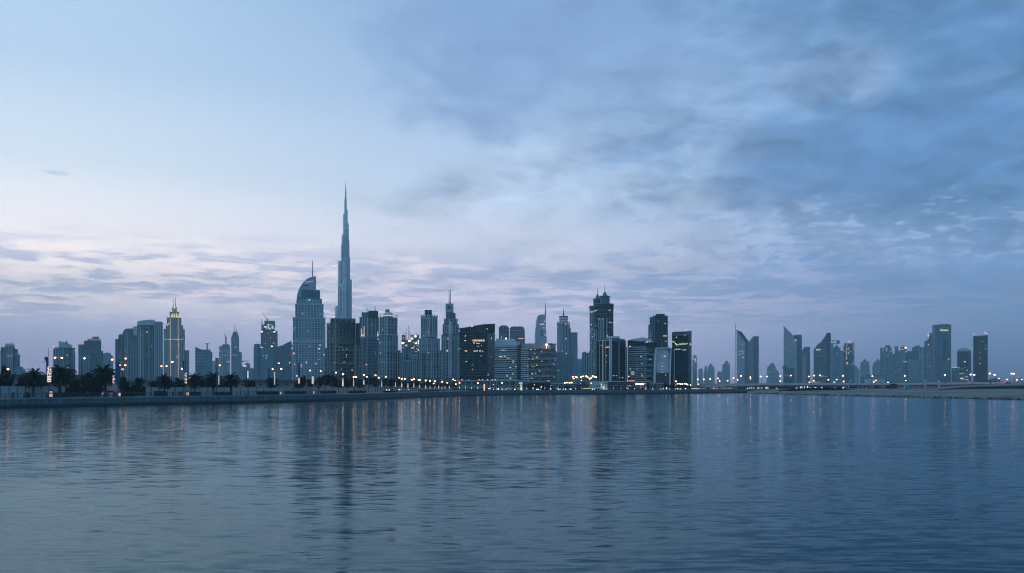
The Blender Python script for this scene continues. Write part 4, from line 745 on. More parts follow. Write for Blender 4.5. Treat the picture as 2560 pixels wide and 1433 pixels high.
B.outline('tower_shaft', [(1959, 960), (1959, 817), (1960, 816.4), (1992, 851), (1992, 960)], 'paleglass', 0, 40); B.outline('dark_edge', [(1958.7, 816), (1960.5, 815.6), (1992.5, 850), (1990, 850.5)], 'dark', -2, 40); B.box('rear_slab', 1990, 2004.7, 837, 'curtain2', dd=18, dep=40); B.box('rear_step', 1985, 1993, 837.5, 'dark', 850, dd=20, dep=30); B.beacon(1997, 832.5, 1.2, 'pinkb', 30); B.spire(1997, 832, 838, .5, 'aerial', 'dark', 30)
B.bands(1960, 1980, [834, 854], .6, 'conc', .5); B.wins([(1977, 885.5, 9, 1.2), (1983, 910, 5, 1), (1989, 850.5, 3, 2.4, 'pinkb')], 'conc')
B = Bld('office_block', 'dark stepped block in front of the sharp peaked tower', 1900, 1956, 1987, cat='building')
B.box('wall', 1958, 1985, 921, 'curtain2', dep=40); B.box('roof_step', 1956, 1969, 915, 'far2', 921, dd=4, dep=24); B.roofgear(1959, 1966, 913, 915); B.wins([(1963, 939), (1968, 939), (1972, 938.5)], 'whitelow', 1.2, 1.2)
B = Bld('skyscraper', 'narrow dark tower with a pale slanted facing panel', 2550, 2004, 2025, 'narrow tower with slanted pale face')
B.outline('tower_shaft', [(2005, 960), (2005, 876), (2011.5, 867.5), (2025, 867), (2025, 960)], 'curtain2', 4, 40); B.outline('pale_face', [(2006, 960), (2006, 894), (2016, 882), (2016, 960)], plain('rosy_cladding', (.36, .33, .36), .4, .2), -1, 5); B.wins([(2011, 893, 7, 1, 'conc'), (2011, 937.5, 6, 1.2, 'conc')])
B = Bld('skyscraper', 'dark glass tower with a roof sloping up to a block at its right edge', 2400, 2034, 2078, 'dark slope roofed tower')
B.outline('tower_shaft', [(2034, 960), (2034, 874), (2041, 866), (2042, 863), (2052, 855), (2066.5, 836), (2066.5, 960)], 'curtain2', 0, 40); B.box('end_block', 2066, 2077, 833, 'curtain', dd=3, dep=34); B.box('block_cap', 2067, 2076, 832.2, 'dark', 833.4, dd=6, dep=20)
for x, w_ in ((2042, 4), (2046, 4), (2050, 3)): B.win(x, 874.6-(x-2042)*.08, w_, 3.4, 'peach', 'lit_sign_part')
B.bands(2036, 2065, [880, 889], .5, 'conc', .4); B.wins([(2058, 889, 6, 1, 'conc'), (2065, 942, 3, 1.2)], 'whitelow')
B = Bld('skyscraper', 'hazy tower carrying a long rooftop sign of white and teal boxes', 3000, 2077, 2100, 'tower under a white and teal sign')
B.box('tower_shaft', 2077.5, 2083.5, 857, 'far', dep=40); B.outline('gabled_shaft', [(2082, 960), (2082, 872), (2087, 866), (2091, 863), (2096, 867), (2100, 872), (2100, 960)], 'far', 6, 40); B.box('sign_frame', 2076.5, 2099.5, 851, 'dconc', 859.5, dd=-3, dep=3); B.box('sign_post', 2090.5, 2092, 859, 'dconc', 866, dd=-1, dep=2)
for x, m_ in ((2078.2, 'whitelow'), (2082.3, 'whitelow'), (2087, 'whitelow'), (2089.5, 'teal'), (2092, 'greenlow'), (2096.8, 'whitelow')): B.box('sign_letter', x-1, x+1.1, 852.4, m_, 857.8, dd=-4, dep=1)
B = Bld('skyscraper', 'hazy narrow block joining the signed tower and the orange outlined one', 3100, 2099, 2111)
B.box('tower_shaft', 2099, 2111, 877, 'far', dep=40); B.spire(2102, 865, 877, .5, 'aerial'); B.wins([(2107, 898)], 'whitelow', 1.3, 1.3)
B = Bld('skyscraper', 'tower outlined in orange light strings with a red beacon', 2700, 2109, 2137, 'orange outlined tower')
B.box('tower_shaft', 2109, 2136, 861, 'curtain2', dep=40, Xc=2131, phi=15); B.box('roof_cap', 2112, 2135, 857, 'dconc', 861, dd=4, dep=20); B.beacon(2123.5, 853, 1.5, 'pinkb', 10)
for x, y, h_ in ((2117.3, 862, 8), (2116.6, 872, 7), (2117, 884, 8), (2116, 895, 9), (2121.5, 872, 6), (2121, 883, 6), (2132.5, 864, 8), (2134.5, 872, 12)): B.win(x, y, 1.3, h_, 'peach', 'light_string')
B.wins([(2123, 857.6, 14, 1.2, 'peach'), (2118, 907.5, 4, 2.6, 'redsign'), (2133.5, 907, 1.6, 3, 'redsign'), (2119, 911.5, 4, 1)], 'whitelow')
for x0, x1, y, pk, d, lab in ((2136, 2142.5, 916, None, 4600, 'faint stepped shoulder block beside the orange outlined tower'), (2142, 2149, 923, None, 4700, 'faint low block in the gap after the orange outlined tower')):
    B = Bld('skyscraper', lab, d, x0, x1); B.box('tower_shaft', x0, x1, y, 'far', dep=40); B.roofgear(x0+1, x0+4, y-2, y)
B = Bld('skyscraper', 'far square tower with a small pointed roof peak', 4800, 2151, 2174, 'far tower with pointed peak')
B.outline('tower_shaft', [(2150, 960), (2151, 906), (2157, 905), (2158.5, 901), (2162, 896), (2165.5, 901.5), (2167, 904.5), (2172.5, 903), (2174, 917), (2175, 960)], 'far2', 0, 60); B.wins([(2162.5, 908.5), (2160, 911), (2160.5, 930), (2164, 930), (2157, 937)], 'redsign', 1.1, 1.1)
B = Bld('skyscraper', 'far tower with a ribbed cupola roof', 4800, 2180, 2203, 'far ribbed cupola tower')
B.outline('tower_shaft', [(2181, 960), (2181, 916), (2183, 911), (2187, 904.5), (2191.5, 901), (2194, 896), (2197, 900), (2200, 903), (2203, 906), (2203, 960)], 'far2', 0, 60); B.ribs([2186, 2190, 2194, 2198], 912, 955, .5, 'dconc', 2)
B = Bld('skyscraper', 'tall pair of stepped blocks with a square dark cap', 3200, 2200, 2234, 'stepped pair with dark cap')
B.box('side_tower', 2200.5, 2206.5, 869.5, 'far2', dep=30); B.box('tower_shaft', 2206.5, 2231.5, 879, 'resi2', dd=3, dep=40); B.box('tower_tier', 2208.5, 2229, 868.5, 'dconc', 879, dd=8, dep=30); B.box('crown', 2214, 2225.5, 863.3, 'dark', 868.5, dd=12, dep=18); B.box('side_wing', 2231, 2236, 885, 'far', dd=6, dep=30)
B.ribs([2209, 2213, 2222, 2228], 880, 955, 1.2, 'conc', 1.4); B.wins([(2218.5, 889.5, 2.2, 2.2), (2216, 876, 2, 4), (2226, 879, 4, 1), (2217, 872, 3, 2)], 'whitelow')
B = Bld('skyscraper', 'hazy twin block with a slim dark stair tower behind the signboard roof', 3300, 2229, 2247)
B.box('tower_shaft', 2229, 2245, 885, 'far2', dep=40); B.box('stair_tower', 2236.5, 2246, 866, 'far2', dd=6, dep=24); B.beacon(2229.5, 886, .7); B.ribs([2233, 2241], 888, 955, .8, 'dconc', 1)
B = Bld('skyscraper', 'pale office tower carrying a red rooftop frame and a bright white square', 2900, 2245, 2271, 'tower with bright white roof square')
B.box('tower_shaft', 2245.5, 2263, 877, 'far', dep=36); B.box('side_wing', 2262, 2271, 881, 'curtain2', dd=5, dep=30); B.box('roof_house', 2249, 2261, 865, 'dconc', 877, dd=8, dep=18); B.win(2264.3, 869.5, 5.2, 5, glow('white_screen', (.85, 1, .95), 1.6, False), 'lit_square'); B.box('lit_square_mount', 2261, 2267, 866.5, 'dconc', 877, dd=2, dep=3)
B.wins([(2253, 866, 8, .9), (2253.5, 873.5, 10, .9), (2249.3, 870, .9, 7), (2246, 907), (2261, 904, 6, 1), (2247, 925)], 'redsign', 1.2, 1.2)
B = Bld('skyscraper', 'dark shouldered office block with fine pale floor lines', 2800, 2268, 2298, 'office block with fine floor lines')
B.box('tower_shaft', 2270, 2296, 898, 'far', dep=36); B.box('dark_attic', 2268, 2295.5, 878, 'curtain2', 898, dd=3, dep=30); B.box('side_fin', 2294, 2298, 880, 'dark', dd=4, dep=20); B.bands(2271, 2295, [901+k*4.2 for k in range(12)], .8, 'conc', .8)
B = Bld('skyscraper', 'hazy broad tower with rounded top behind the fine lined office block', 3400, 2279, 2313, 'hazy broad tower')
B.outline('tower_shaft', [(2280, 960), (2280, 869), (2287, 866.5), (2291, 864), (2299.5, 864), (2300, 868), (2312, 868.5), (2312, 960)], 'far2', 0, 40); B.ribs([2299, 2306], 870, 955, 1, 'conc', 1.5); B.wins([(2297, 898, 1.4, 1.4, 'redsign'), (2309, 888), (2308, 899), (2307, 914, 1.6, 1.6, 'redsign'), (2305, 928), (2308, 932, 1.4, 2)], 'whitelow', 1.2, 1.2)
B = Bld('skyscraper', 'narrow pale tower pair with a lit pink edge beside the tall yellow signed tower', 2600, 2311, 2333, 'narrow pale tower pair')
B.box('tower_shaft', 2311, 2320, 852, 'resi2', dep=30); B.box('tower_shaft', 2318.5, 2333, 840, 'resi2', dd=8, dep=30); B.box('crown', 2324, 2333, 833, 'dconc', 840, dd=12, dep=18); B.ribs([2320, 2326], 856, 955, 1.1, 'conc', 1)
B.wins([(2320.5, 838.5, 2, 3.6), (2320.5, 843.5, 2, 3), (2321, 862, 2, 2), (2320, 882), (2324, 916)], 'pinkb', 1.4, 1.4)
B = Bld('skyscraper', 'tallest right hand tower, pale frame around dark glass with a yellow sign', 2300, 2330, 2379, 'tall yellow signed tower')
B.box('tower_shaft', 2331, 2377.5, 818, 'far2', dep=44, Xc=2337, phi=62); B.box('frame_top', 2331, 2378, 812, 'dconc', 818, dd=0, dep=30, Xc=2337, phi=62); B.roofgear(2347, 2372, 810.6, 812.2, 'dconc', 12); B.ribs([2337.5, 2340.5], 818, 955, 3.2, 'dconc', 1.6); B.ribs([2374.8], 818, 955, 4.6, 'dconc', 1.6)
B.box('dark_slot', 2358, 2364, 848, 'curtain', 899, dd=-1, dep=4); B.bands(2343, 2373, [835+k*2.6 for k in range(5)], .9, 'dconc', .8); B.win(2360, 826, 21, 3.6, 'yellow', 'sign_board', 1.4); B.win(2351.5, 821.5, 3, 1.4, 'whitelow', 'sign_emblem'); B.win(2366, 819.5, 10, 1.2, 'conc', 'sign_letter')
B.wins([(2372, 898, 3, 2, 'pinkb'), (2373, 915), (2358.5, 869.5)], 'whitelow', 1.2, 1.2)
B = Bld('skyscraper', 'dark tower with a flared lit roof rim', 2200, 2390, 2430, 'dark tower with flared rim')
B.box('tower_shaft', 2393, 2428, 878, 'curtain', dep=40, Xc=2420, phi=20); B.box('lower_shaft', 2392.5, 2410, 908, 'curtain', dd=-4, dep=12); B.outline('flared_rim', [(2391, 874), (2396, 872), (2404, 871), (2410, 869.8), (2418, 870.5), (2426, 873), (2429.5, 875), (2427, 878), (2394, 878)], 'conc', -1, 20)
B.wins([(2390.5, 873.8, 2.4, 2), (2396, 872.5, 3, 1), (2425, 872.5, 2.6, 1.6), (2428.5, 874, 2.4, 1.6), (2432.5, 873, 2, 2), (2412, 904.5, 4, 3, 'redsign'), (2406, 922.5), (2417.5, 925.5, 2.4, 2.4), (2412, 919), (2397, 918.5, 3, 1.4)], 'whitelow', 1.4, 1.4)
B = Bld('low_building', 'long low office block with a yellow lit roof edge below the dark pair', 1900, 2378, 2426, cat='building')
B.box('wall', 2379, 2424, 930, 'resi2', dep=30); B.box('upper_floor', 2379, 2400, 919, 'far', 930, dd=3, dep=24); B.win(2386, 918.4, 13, 1.2, 'gold', 'lit_edge'); B.wins([(2405, 946.5, 8, 4, 'peach'), (2416, 942.5, 6, 1.4), (2404, 934, 10, 1), (2417, 949.5, 7, 1.6)], 'whitelow')
B = Bld('skyscraper', 'plain dark glass slab with red beacons on its roof, rightmost of all towers', 1900, 2432, 2470, 'plain dark slab with roof beacons')
B.box('tower_shaft', 2433, 2469.5, 839.5, 'curtain', dep=36, YL=840.2, YR=838.4); B.box('name_strip', 2443, 2451, 841, 'dconc', 842.2, dd=-.6, dep=1); B.beacon(2434.5, 834.5, 1.1, 'pinkb', 6); B.beacon(2462.5, 831.5, 1.3, 'pinkb', 6); B.beacon(2467, 834, 1.2, 'pinkb', 6); B.ribs([2434, 2451, 2469], 842, 950, .5, 'dconc', .4)
B.wins([(2450, 896, 1.8, 1.8), (2450, 909.5, 2, 2, 'pinkb'), (2466, 884), (2465, 873, 1.2, 3), (2456, 854, 4, .8), (2450, 881, 3, 1.2), (2463, 863, 3, .8)], 'whitelow', 1.2, 1.2)
B = Bld('low_building', 'low dark sheds with a flat roof right of the plain dark slab', 1500, 2440, 2502, cat='building')
B.box('wall', 2478, 2501, 946.5, 'dconc', dep=30); B.box('wall', 2440, 2480, 949.5, 'dark', dd=3, dep=24); B.roofgear(2484, 2493, 944.8, 946.5); B.wins([(2497, 946.4, 4, 1.6, 'peach')])
for x0, x1, y, lab in ((2530, 2538, 949, 'pale far block on the horizon under the lamp pair'), (2545, 2556, 945.5, 'pale far block at the right end of the horizon')):
    B = Bld('skyscraper', lab, 6800, x0, x1); B.box('tower_shaft', x0, x1, y, 'far', dep=60); B.roofgear(x0+2, x1-3, y-1.2, y)
B = Bld('low_building', 'long hazy warehouse range behind the bridge, below the peaked far towers', 2400, 2142, 2235, cat='building')
B.box('wall', 2150, 2232, 941, 'far', dep=40); B.box('front_wall', 2160, 2213, 947.5, 'conc', dd=-6, dep=5); B.box('roof_step', 2165, 2220, 937.5, 'far2', 941, dd=6, dep=24)
# ------------------------------------------------------------------ water, ground, quays, beach
m, nt, b = newmat('water')
tc = N(nt, 'ShaderNodeTexCoord'); 
def slope(scale, detail, rough, stretch, off):
    mp = N(nt, 'ShaderNodeMapping'); L(nt, tc.outputs['Object'], mp.inputs[0]); mp.inputs['Scale'].default_value = stretch; mp.inputs['Location'].default_value = off; mp.inputs['Rotation'].default_value = (0, 0, rad(off[2]*10))
    no = N(nt, 'ShaderNodeTexNoise'); L(nt, mp.outputs[0], no.inputs['Vector']); no.inputs['Scale'].default_value = scale; no.inputs['Detail'].default_value = detail; no.inputs['Roughness'].default_value = rough; no.inputs['Distortion'].default_value = 0.3
    v = N(nt, 'ShaderNodeVectorMath', operation='SUBTRACT'); L(nt, no.outputs['Color'], v.inputs[0]); v.inputs[1].default_value = (.5, .5, .5)
    return v.outputs[0]
def vscale(v, k):
    n = N(nt, 'ShaderNodeVectorMath', operation='MULTIPLY'); L(nt, v, n.inputs[0]); n.inputs[1].default_value = k; return n.outputs[0]
def vadd(a, c):
    n = N(nt, 'ShaderNodeVectorMath', operation='ADD'); setv(nt, n.inputs[0], a); setv(nt, n.inputs[1], c); return n.outputs[0]
calm = N(nt, 'ShaderNodeTexNoise'); mpc = N(nt, 'ShaderNodeMapping'); L(nt, tc.outputs['Object'], mpc.inputs[0]); mpc.inputs['Scale'].default_value = (.3, 1, 1); L(nt, mpc.outputs[0], calm.inputs['Vector']); calm.inputs['Scale'].default_value = .035; calm.inputs['Detail'].default_value = 3
spw = N(nt, 'ShaderNodeSeparateXYZ'); L(nt, tc.outputs['Object'], spw.inputs[0])
brighten_left = N(nt, 'ShaderNodeMapRange', interpolation_type='SMOOTHSTEP'); L(nt, spw.outputs[0], brighten_left.inputs[0]); brighten_left.inputs[1].default_value = -55; brighten_left.inputs[2].default_value = 32; brighten_left.inputs[3].default_value = .6; brighten_left.inputs[4].default_value = 1.35   # flatter waves at the left, put in to brighten the reflection there
gust = mth(nt, 'MULTIPLY', brighten_left.outputs[0], mth(nt, 'MULTIPLY_ADD', calm.outputs['Fac'], 1.0, 0.5))                 # cat's paws: gusts roughen the surface in patches
def amp(v):
    n = N(nt, 'ShaderNodeVectorMath', operation='SCALE'); L(nt, v, n.inputs[0]); L(nt, gust, n.inputs['Scale']); return n.outputs[0]
s1 = amp(vscale(slope(2.8, 4, .6, (0.25, 1.0, 1), (3, 7, .5)), (0.11, 0.29, 0)))
s2 = amp(vscale(slope(1.0, 2, .5, (0.26, 1.0, 1), (13, 2, -.7)), (0.045, 0.12, 0)))
s3 = vscale(slope(0.05, 2, .5, (0.5, 1.0, 1), (5, 1, .3)), (0.01, 0.03, 0))
vv = vadd(vadd(vadd(s1, s2), s3), (0.0, 0.0, 1.0))
nn = N(nt, 'ShaderNodeVectorMath', operation='NORMALIZE'); L(nt, vv, nn.inputs[0])
# surface reflection over the dark body of the water; the ripples too small to model blur it and hide part of it from view
gl_ = N(nt, 'ShaderNodeBsdfGlossy'); gl_.inputs['Color'].default_value = (0.45, 0.64, 0.71, 1); gl_.inputs['Roughness'].default_value = 0.11; L(nt, nn.outputs[0], gl_.inputs['Normal'])
df_ = N(nt, 'ShaderNodeBsdfDiffuse'); df_.inputs['Color'].default_value = (0.001, 0.022, 0.034, 1)
fr_ = N(nt, 'ShaderNodeFresnel'); fr_.inputs['IOR'].default_value = 1.33; L(nt, nn.outputs[0], fr_.inputs['Normal'])
ms_ = N(nt, 'ShaderNodeMixShader'); L(nt, fr_.outputs[0], ms_.inputs[0]); L(nt, df_.outputs[0], ms_.inputs[1]); L(nt, gl_.outputs[0], ms_.inputs[2])
ou_ = [n for n in nt.nodes if n.type == 'OUTPUT_MATERIAL'][0]; L(nt, ms_.outputs[0], ou_.inputs[0]); nt.nodes.remove(b)
g = MB(); g.face([(-7400, -400, 0), (7400, -400, 0), (7400, 900, 0), (-7400, 900, 0)])
tag(g.build('water', m), kind='structure')

def wline(X, Y): d = CAMH*FPX/(Y-H0); return Vector((wx(X, d), d))
QP = [(-700, 1040), (-300, 1028), (0, 1020.3), (175, 1016), (350, 1012), (550, 1008.5), (750, 1004.5), (880, 1000.5), (1000, 996), (1130, 990.5), (1260, 987), (1390, 986), (1520, 985.5), (1650, 984.5), (1780, 983), (1905, 982)]
def chaikin(p, n=2):
    for _ in range(n):
        q = [p[0]]
        for a, c in zip(p, p[1:]): q += [a*.75+c*.25, a*.25+c*.75]
        p = q+[p[-1]]
    return p
QUAY = chaikin([wline(*q) for q in QP], 2)
def offset(line, k):
    out = []
    for i, p in enumerate(line):
        t = (line[min(i+1, len(line)-1)]-line[max(i-1, 0)]).normalized(); out.append(p+Vector((-t.y, t.x))*k)
    return out
def qat(X, k=0.0):
    """point k metres inland of the quay edge on the sight line X"""
    ln = offset(QUAY, k) if k else QUAY; r = ray(X)
    for a, c in zip(ln, ln[1:]):
        if (a.x/a.y-r.x)*(c.x/c.y-r.x) <= 0:
            f = (r.x-a.x/a.y)/((c.x/c.y-a.x/a.y) or 1e-9); return a+(c-a)*f, (c-a).normalized()
    return ray(X)*560, Vector((1, 0))
grd = plain('dusty_ground', (0.075, 0.075, 0.07), 0.95, scale=.05)
front = [(p.x, p.y) for p in offset(QUAY, .4)]
e = Vector((QUAY[-1].x, QUAY[-1].y))
poly = front+[(wx(2000, 585), 585), (wx(2300, 610), 610), (wx(2560, 620), 620), (wx(3600, 640), 640), (7300, 700), (7300, 7500), (-7300, 7500), (-7300, front[0][1])]
g = MB(); g.prism(poly, -0.6, GZ, bottom=False); tag(g.build('ground', grd), kind='structure')
def strip(name, k0, k1, dz, mat):
    g = MB(); a, c = offset(QUAY, k0), offset(QUAY, k1)
    for i in range(len(a)-1): g.face([(a[i].x, a[i].y, GZ+dz), (a[i+1].x, a[i+1].y, GZ+dz), (c[i+1].x, c[i+1].y, GZ+dz), (c[i].x, c[i].y, GZ+dz)])
    return tag(g.build(name, mat), kind='structure')
paving = plain('pale_paving', (0.20, 0.195, 0.185), 0.8, scale=.3); asphalt = plain('asphalt', (0.045, 0.045, 0.048), 0.85, scale=.3)
strip('promenade', 1.1, 13, .012, paving); strip('lawn', 13.2, 21, .016, plain('lawn', (0.025, 0.05, 0.02), .95, scale=.4)); strip('road', 24, 35, .02, asphalt); strip('kerb', 23.4, 24, .14, M['conc'])
# quay wall: stone panels, coping and a lower ledge
pm, nt, b = newmat('quay_stone')
uv = N(nt, 'ShaderNodeUVMap'); sp = N(nt, 'ShaderNodeSeparateXYZ'); L(nt, uv.outputs[0], sp.inputs[0])
jt = mth(nt, 'LESS_THAN', mth(nt, 'FRACT', mth(nt, 'DIVIDE', sp.outputs[0], 1.9)), 0.09)
tcn = N(nt, 'ShaderNodeTexCoord'); no = N(nt, 'ShaderNodeTexNoise'); no.inputs['Scale'].default_value = .6; no.inputs['Detail'].default_value = 6; L(nt, tcn.outputs['Object'], no.inputs['Vector'])
cbn = N(nt, 'ShaderNodeCombineXYZ'); L(nt, mth(nt, 'FLOOR', mth(nt, 'DIVIDE', sp.outputs[0], 1.9)), cbn.inputs[0]); wn = N(nt, 'ShaderNodeTexWhiteNoise', noise_dimensions='1D'); L(nt, mth(nt, 'FLOOR', mth(nt, 'DIVIDE', sp.outputs[0], 1.9)), wn.inputs['W'])
cc = mixc(nt, 1.0, (0.085, 0.155, 0.185), mth(nt, 'ADD', mth(nt, 'MULTIPLY', no.outputs['Fac'], .6), mth(nt, 'MULTIPLY_ADD', wn.outputs['Value'], .3, .5)), 'MULTIPLY')
L(nt, mixc(nt, jt, cc, (0.03, 0.035, 0.04)), b.inputs['Base Color']); b.inputs['Roughness'].default_value = .75
def wallrun(name, line, k0, k1, z0, z1, mat, parent):
    g = MB(); a, c = offset(line, k0), offset(line, k1); u = 0
    for i in range(len(a)-1):
        ln = (a[i+1]-a[i]).length
        g.face([(a[i].x, a[i].y, z0), (a[i+1].x, a[i+1].y, z0), (a[i+1].x, a[i+1].y, z1), (a[i].x, a[i].y, z1)], [(u, z0), (u+ln, z0), (u+ln, z1), (u, z1)])
        g.face([(a[i].x, a[i].y, z1), (a[i+1].x, a[i+1].y, z1), (c[i+1].x, c[i+1].y, z1), (c[i].x, c[i].y, z1)], [(u, 0.5)]*4)
        g.face([(c[i+1].x, c[i+1].y, z0), (c[i].x, c[i].y, z0), (c[i].x, c[i].y, z1), (c[i+1].x, c[i+1].y, z1)], [(u, z0), (u+ln, z0), (u+ln, z1), (u, z1)])
        u += ln
    return g.build(name, mat, parent)
qo = empty('quay_wall', (QUAY[20].x, QUAY[20].y, 0), 'long curving stone quay wall with panel joints and a dark waterline', 'quay wall')
wallrun('wall_face', QUAY, 0.1, 1.1, 0.75, 1.95, pm, qo); wallrun('coping', QUAY, -0.08, 1.15, 1.955, 2.28, plain('coping_stone', (0.16, 0.235, 0.265), .7), qo)
wallrun('lower_ledge', QUAY, -0.55, 0.9, 0.28, 0.745, plain('wet_stone', (0.03, 0.045, 0.05), .5), qo); wallrun('footing', QUAY, -0.35, 0.9, -0.6, 0.275, plain('algae_stone', (0.012, 0.018, 0.02), .4), qo)
# beach spit on the right
BP = [(1868, 984.0), (1900, 984.4), (1950, 985.6), (2050, 988), (2150, 990.5), (2330, 994.5), (2560, 1000), (2800, 1006), (3300, 1018)]
BW = chaikin([wline(*q) for q in BP], 2)
sm, nt, b = newmat('sand')
tcn = N(nt, 'ShaderNodeTexCoord'); n1 = N(nt, 'ShaderNodeTexNoise'); n1.inputs['Scale'].default_value = .06; n1.inputs['Detail'].default_value = 8; n1.inputs['Roughness'].default_value = .65
mp = N(nt, 'ShaderNodeMapping'); mp.inputs['Scale'].default_value = (.35, 1, 1); L(nt, tcn.outputs['Object'], mp.inputs[0]); L(nt, mp.outputs[0], n1.inputs['Vector'])
rp = N(nt, 'ShaderNodeValToRGB'); L(nt, n1.outputs['Fac'], rp.inputs[0]); rp.color_ramp.elements[0].position = .35; rp.color_ramp.elements[0].color = (.10, .095, .085, 1); rp.color_ramp.elements[1].position = .62; rp.color_ramp.elements[1].color = (.27, .255, .235, 1)
L(nt, rp.outputs[0], b.inputs['Base Color']); b.inputs['Roughness'].default_value = .95
g = MB(); rows = []
for i, p in enumerate(BW):
    k = min(1.0, i/7.0); Xp = p.x/p.y*FPX+CX; yb = 600+max(0, (Xp-1900))*.03; t = ray(Xp)
    row = []
    for fr, z in ((-.02, -.5), (0.0, -.05), (.012, .35+.35*k), (.03, .55+.45*k), (.10, .7+.5*k), (.25, .75+.75*k), (.45, .8+1.0*k), (.7, 1.0+1.1*k), (1.0, 2.25)):
        y = p.y+(yb-p.y)*fr; q = t*y; row.append((q.x, q.y, z+R.uniform(-.06, .06)*(1 if 0 < fr < .9 else 0)))
    rows.append(row)
for i in range(len(rows)-1):
    for j in range(len(rows[0])-1): g.face([rows[i][j], rows[i+1][j], rows[i+1][j+1], rows[i][j+1]])
tag(g.build('beach', sm, smooth=True), kind='structure')
g = MB()                                                        # the line of dark boulders along the water: nobody could count them
for i in range(len(BW)-1):
    a, c = BW[i], BW[i+1]; n = int((c-a).length/1.1)
    for k in range(n):
        p = a+(c-a)*((k+R.random())/n); q = p+p.normalized()*R.uniform(-.9, 1.4); r = R.uniform(.25, .62)*(0.6 if i < 4 else 1)
        vs = [(q.x+r*R.uniform(.7, 1.2)*math.cos(w_)*1.3, q.y+r*math.sin(w_), R.uniform(-.1, .2)) for w_ in [j*math.pi/3 for j in range(6)]]
        tp = [(q.x+r*.6*math.cos(w_+.3), q.y+r*.6*math.sin(w_+.3), r*R.uniform(.7, 1.15)) for w_ in [j*math.pi/3 for j in range(6)]]
        for j in range(6): g.face([vs[j], vs[(j+1) % 6], tp[(j+1) % 6], tp[j]])
        g.face(tp)
tag(g.build('gravel', plain('wet_rock', (.035, .04, .04), .7, scale=1.5)), kind='stuff')

# ------------------------------------------------------------------ plants
def leafmat(name, c, c2):
    m, nt, b = newmat(name)
    gm = N(nt, 'ShaderNodeNewGeometry')
    rp = N(nt, 'ShaderNodeValToRGB'); L(nt, gm.outputs['Random Per Island'], rp.inputs[0]); rp.color_ramp.elements[0].color = c4(c); rp.color_ramp.elements[1].color = c4(c2)
    L(nt, rp.outputs[0], b.inputs['Base Color']); b.inputs['Roughness'].default_value = .6; b.inputs['Specular IOR Level'].default_value = .12
    return m
leaf = leafmat('tree_leaf', (.005, .016, .010), (.018, .036, .018)); frondm = leafmat('palm_frond', (.003, .011, .008), (.015, .028, .018)); bark = plain('bark', (.05, .042, .035), .9, scale=2)
def raw(b, name, m):
    me = bpy.data.meshes.new(name); me.from_pydata([tuple(v) for v in b.v], [], b.f); me.materials.append(m); return me
def palm_meshes(seed, h, R0):
    rg = random.Random(seed); t = MB(); n = 9
    lean = (rg.uniform(-.25, .25), rg.uniform(-.2, .2)); pts = [(lean[0]*(k/n)**2, lean[1]*(k/n)**2, h*k/n) for k in range(n+1)]
    for k in range(n): t.taper(pts[k], pts[k+1], .30-.008*k+.05*(k == 0), .33-.008*k if k < n-1 else .42, 9, cap=(k == n-1))
    c = MB(); top = Vector(pts[-1]); c.ball(top+Vector((0, 0, .1)), .45, 8, 5)
    for i in range(62):
        a = i*2.39996+rg.uniform(-.2, .2); e0 = rad(86-108*(i/61)**.85+rg.uniform(-7, 7)); ln = R0*rg.uniform(.85, 1.1)*(0.8 if i < 10 else 1)
        p = Vector(top); e_ = e0; hd = Vector((math.cos(a), math.sin(a), 0)); N_ = 13; prev = p
        for k in range(N_):
            dv = hd*math.cos(e_)+Vector((0, 0, math.sin(e_))); q = prev+dv*(ln/N_); e_ -= rad(5.2+2.2*k/N_*4*(math.cos(e0) > .2))*.9
            sd = Vector((-hd.y, hd.x, 0)); up = sd.cross(dv).normalized()
            c.face([prev+sd*.035, prev-sd*.035, q-sd*.03, q+sd*.03])
            if k >= 2:
                L_ = .85*math.sin(math.pi*(k+1.5)/(N_+2.5))**.6
                for s_ in (-1, 1):
                    for h_ in (0, .5):
                        o_ = prev+(q-prev)*h_; tip = o_+dv*L_*.75+sd*s_*L_*.75+up*L_*.25-Vector((0, 0, L_*.25*rg.random()))
                        c.face([o_+dv*.09, o_-dv*.09, tip])
            prev = q
    return raw(t, 'trunk', bark), raw(c, 'crown', frondm)
def tree_meshes(seed, h, rx, rz, nclump, leafsize=.34, per=46, trunk_h=None):
    rg = random.Random(seed); th = trunk_h or h*.38; t = MB(); t.taper((0, 0, -.1), (rg.uniform(-.1, .1), 0, th), .17*h/6, .12*h/6, 8, cap=False)
    cz = h-rz; c = MB()
    for k in range(7):
        a = k*.9+rg.random(); e_ = Vector((math.cos(a)*rx*.6*rg.random(), math.sin(a)*rx*.6*rg.random(), cz+rz*rg.uniform(-.5, .5))); t.taper((0, 0, th*.85), e_, .07*h/6, .02, 5, cap=False)
    for k in range(nclump):
        while True:
            u = Vector((rg.uniform(-1, 1), rg.uniform(-1, 1), rg.uniform(-1, 1)))
            if .25 < u.length < 1: break
        cc_ = Vector((u.x*rx*rg.uniform(.8, 1.05), u.y*rx*rg.uniform(.8, 1.05), cz+u.z*rz)); r = rg.uniform(.45, .85)*rx*.32
        for j in range(per):
            v = Vector((rg.gauss(0, 1), rg.gauss(0, 1), rg.gauss(0, .8))); v = v.normalized()*r*rg.uniform(.4, 1.1)
            p = cc_+v; a1 = Vector((rg.gauss(0, 1), rg.gauss(0, 1), rg.gauss(0, 1))).normalized(); a2 = a1.cross(v.normalized()+Vector((.01, .02, .03))).normalized(); s_ = leafsize*rg.uniform(.6, 1.3)
            c.face([p-a1*s_*.5, p+a2*s_*.3, p+a1*s_*.5, p-a2*s_*.3])
    return raw(t, 'trunk', bark), raw(c, 'crown', leaf)
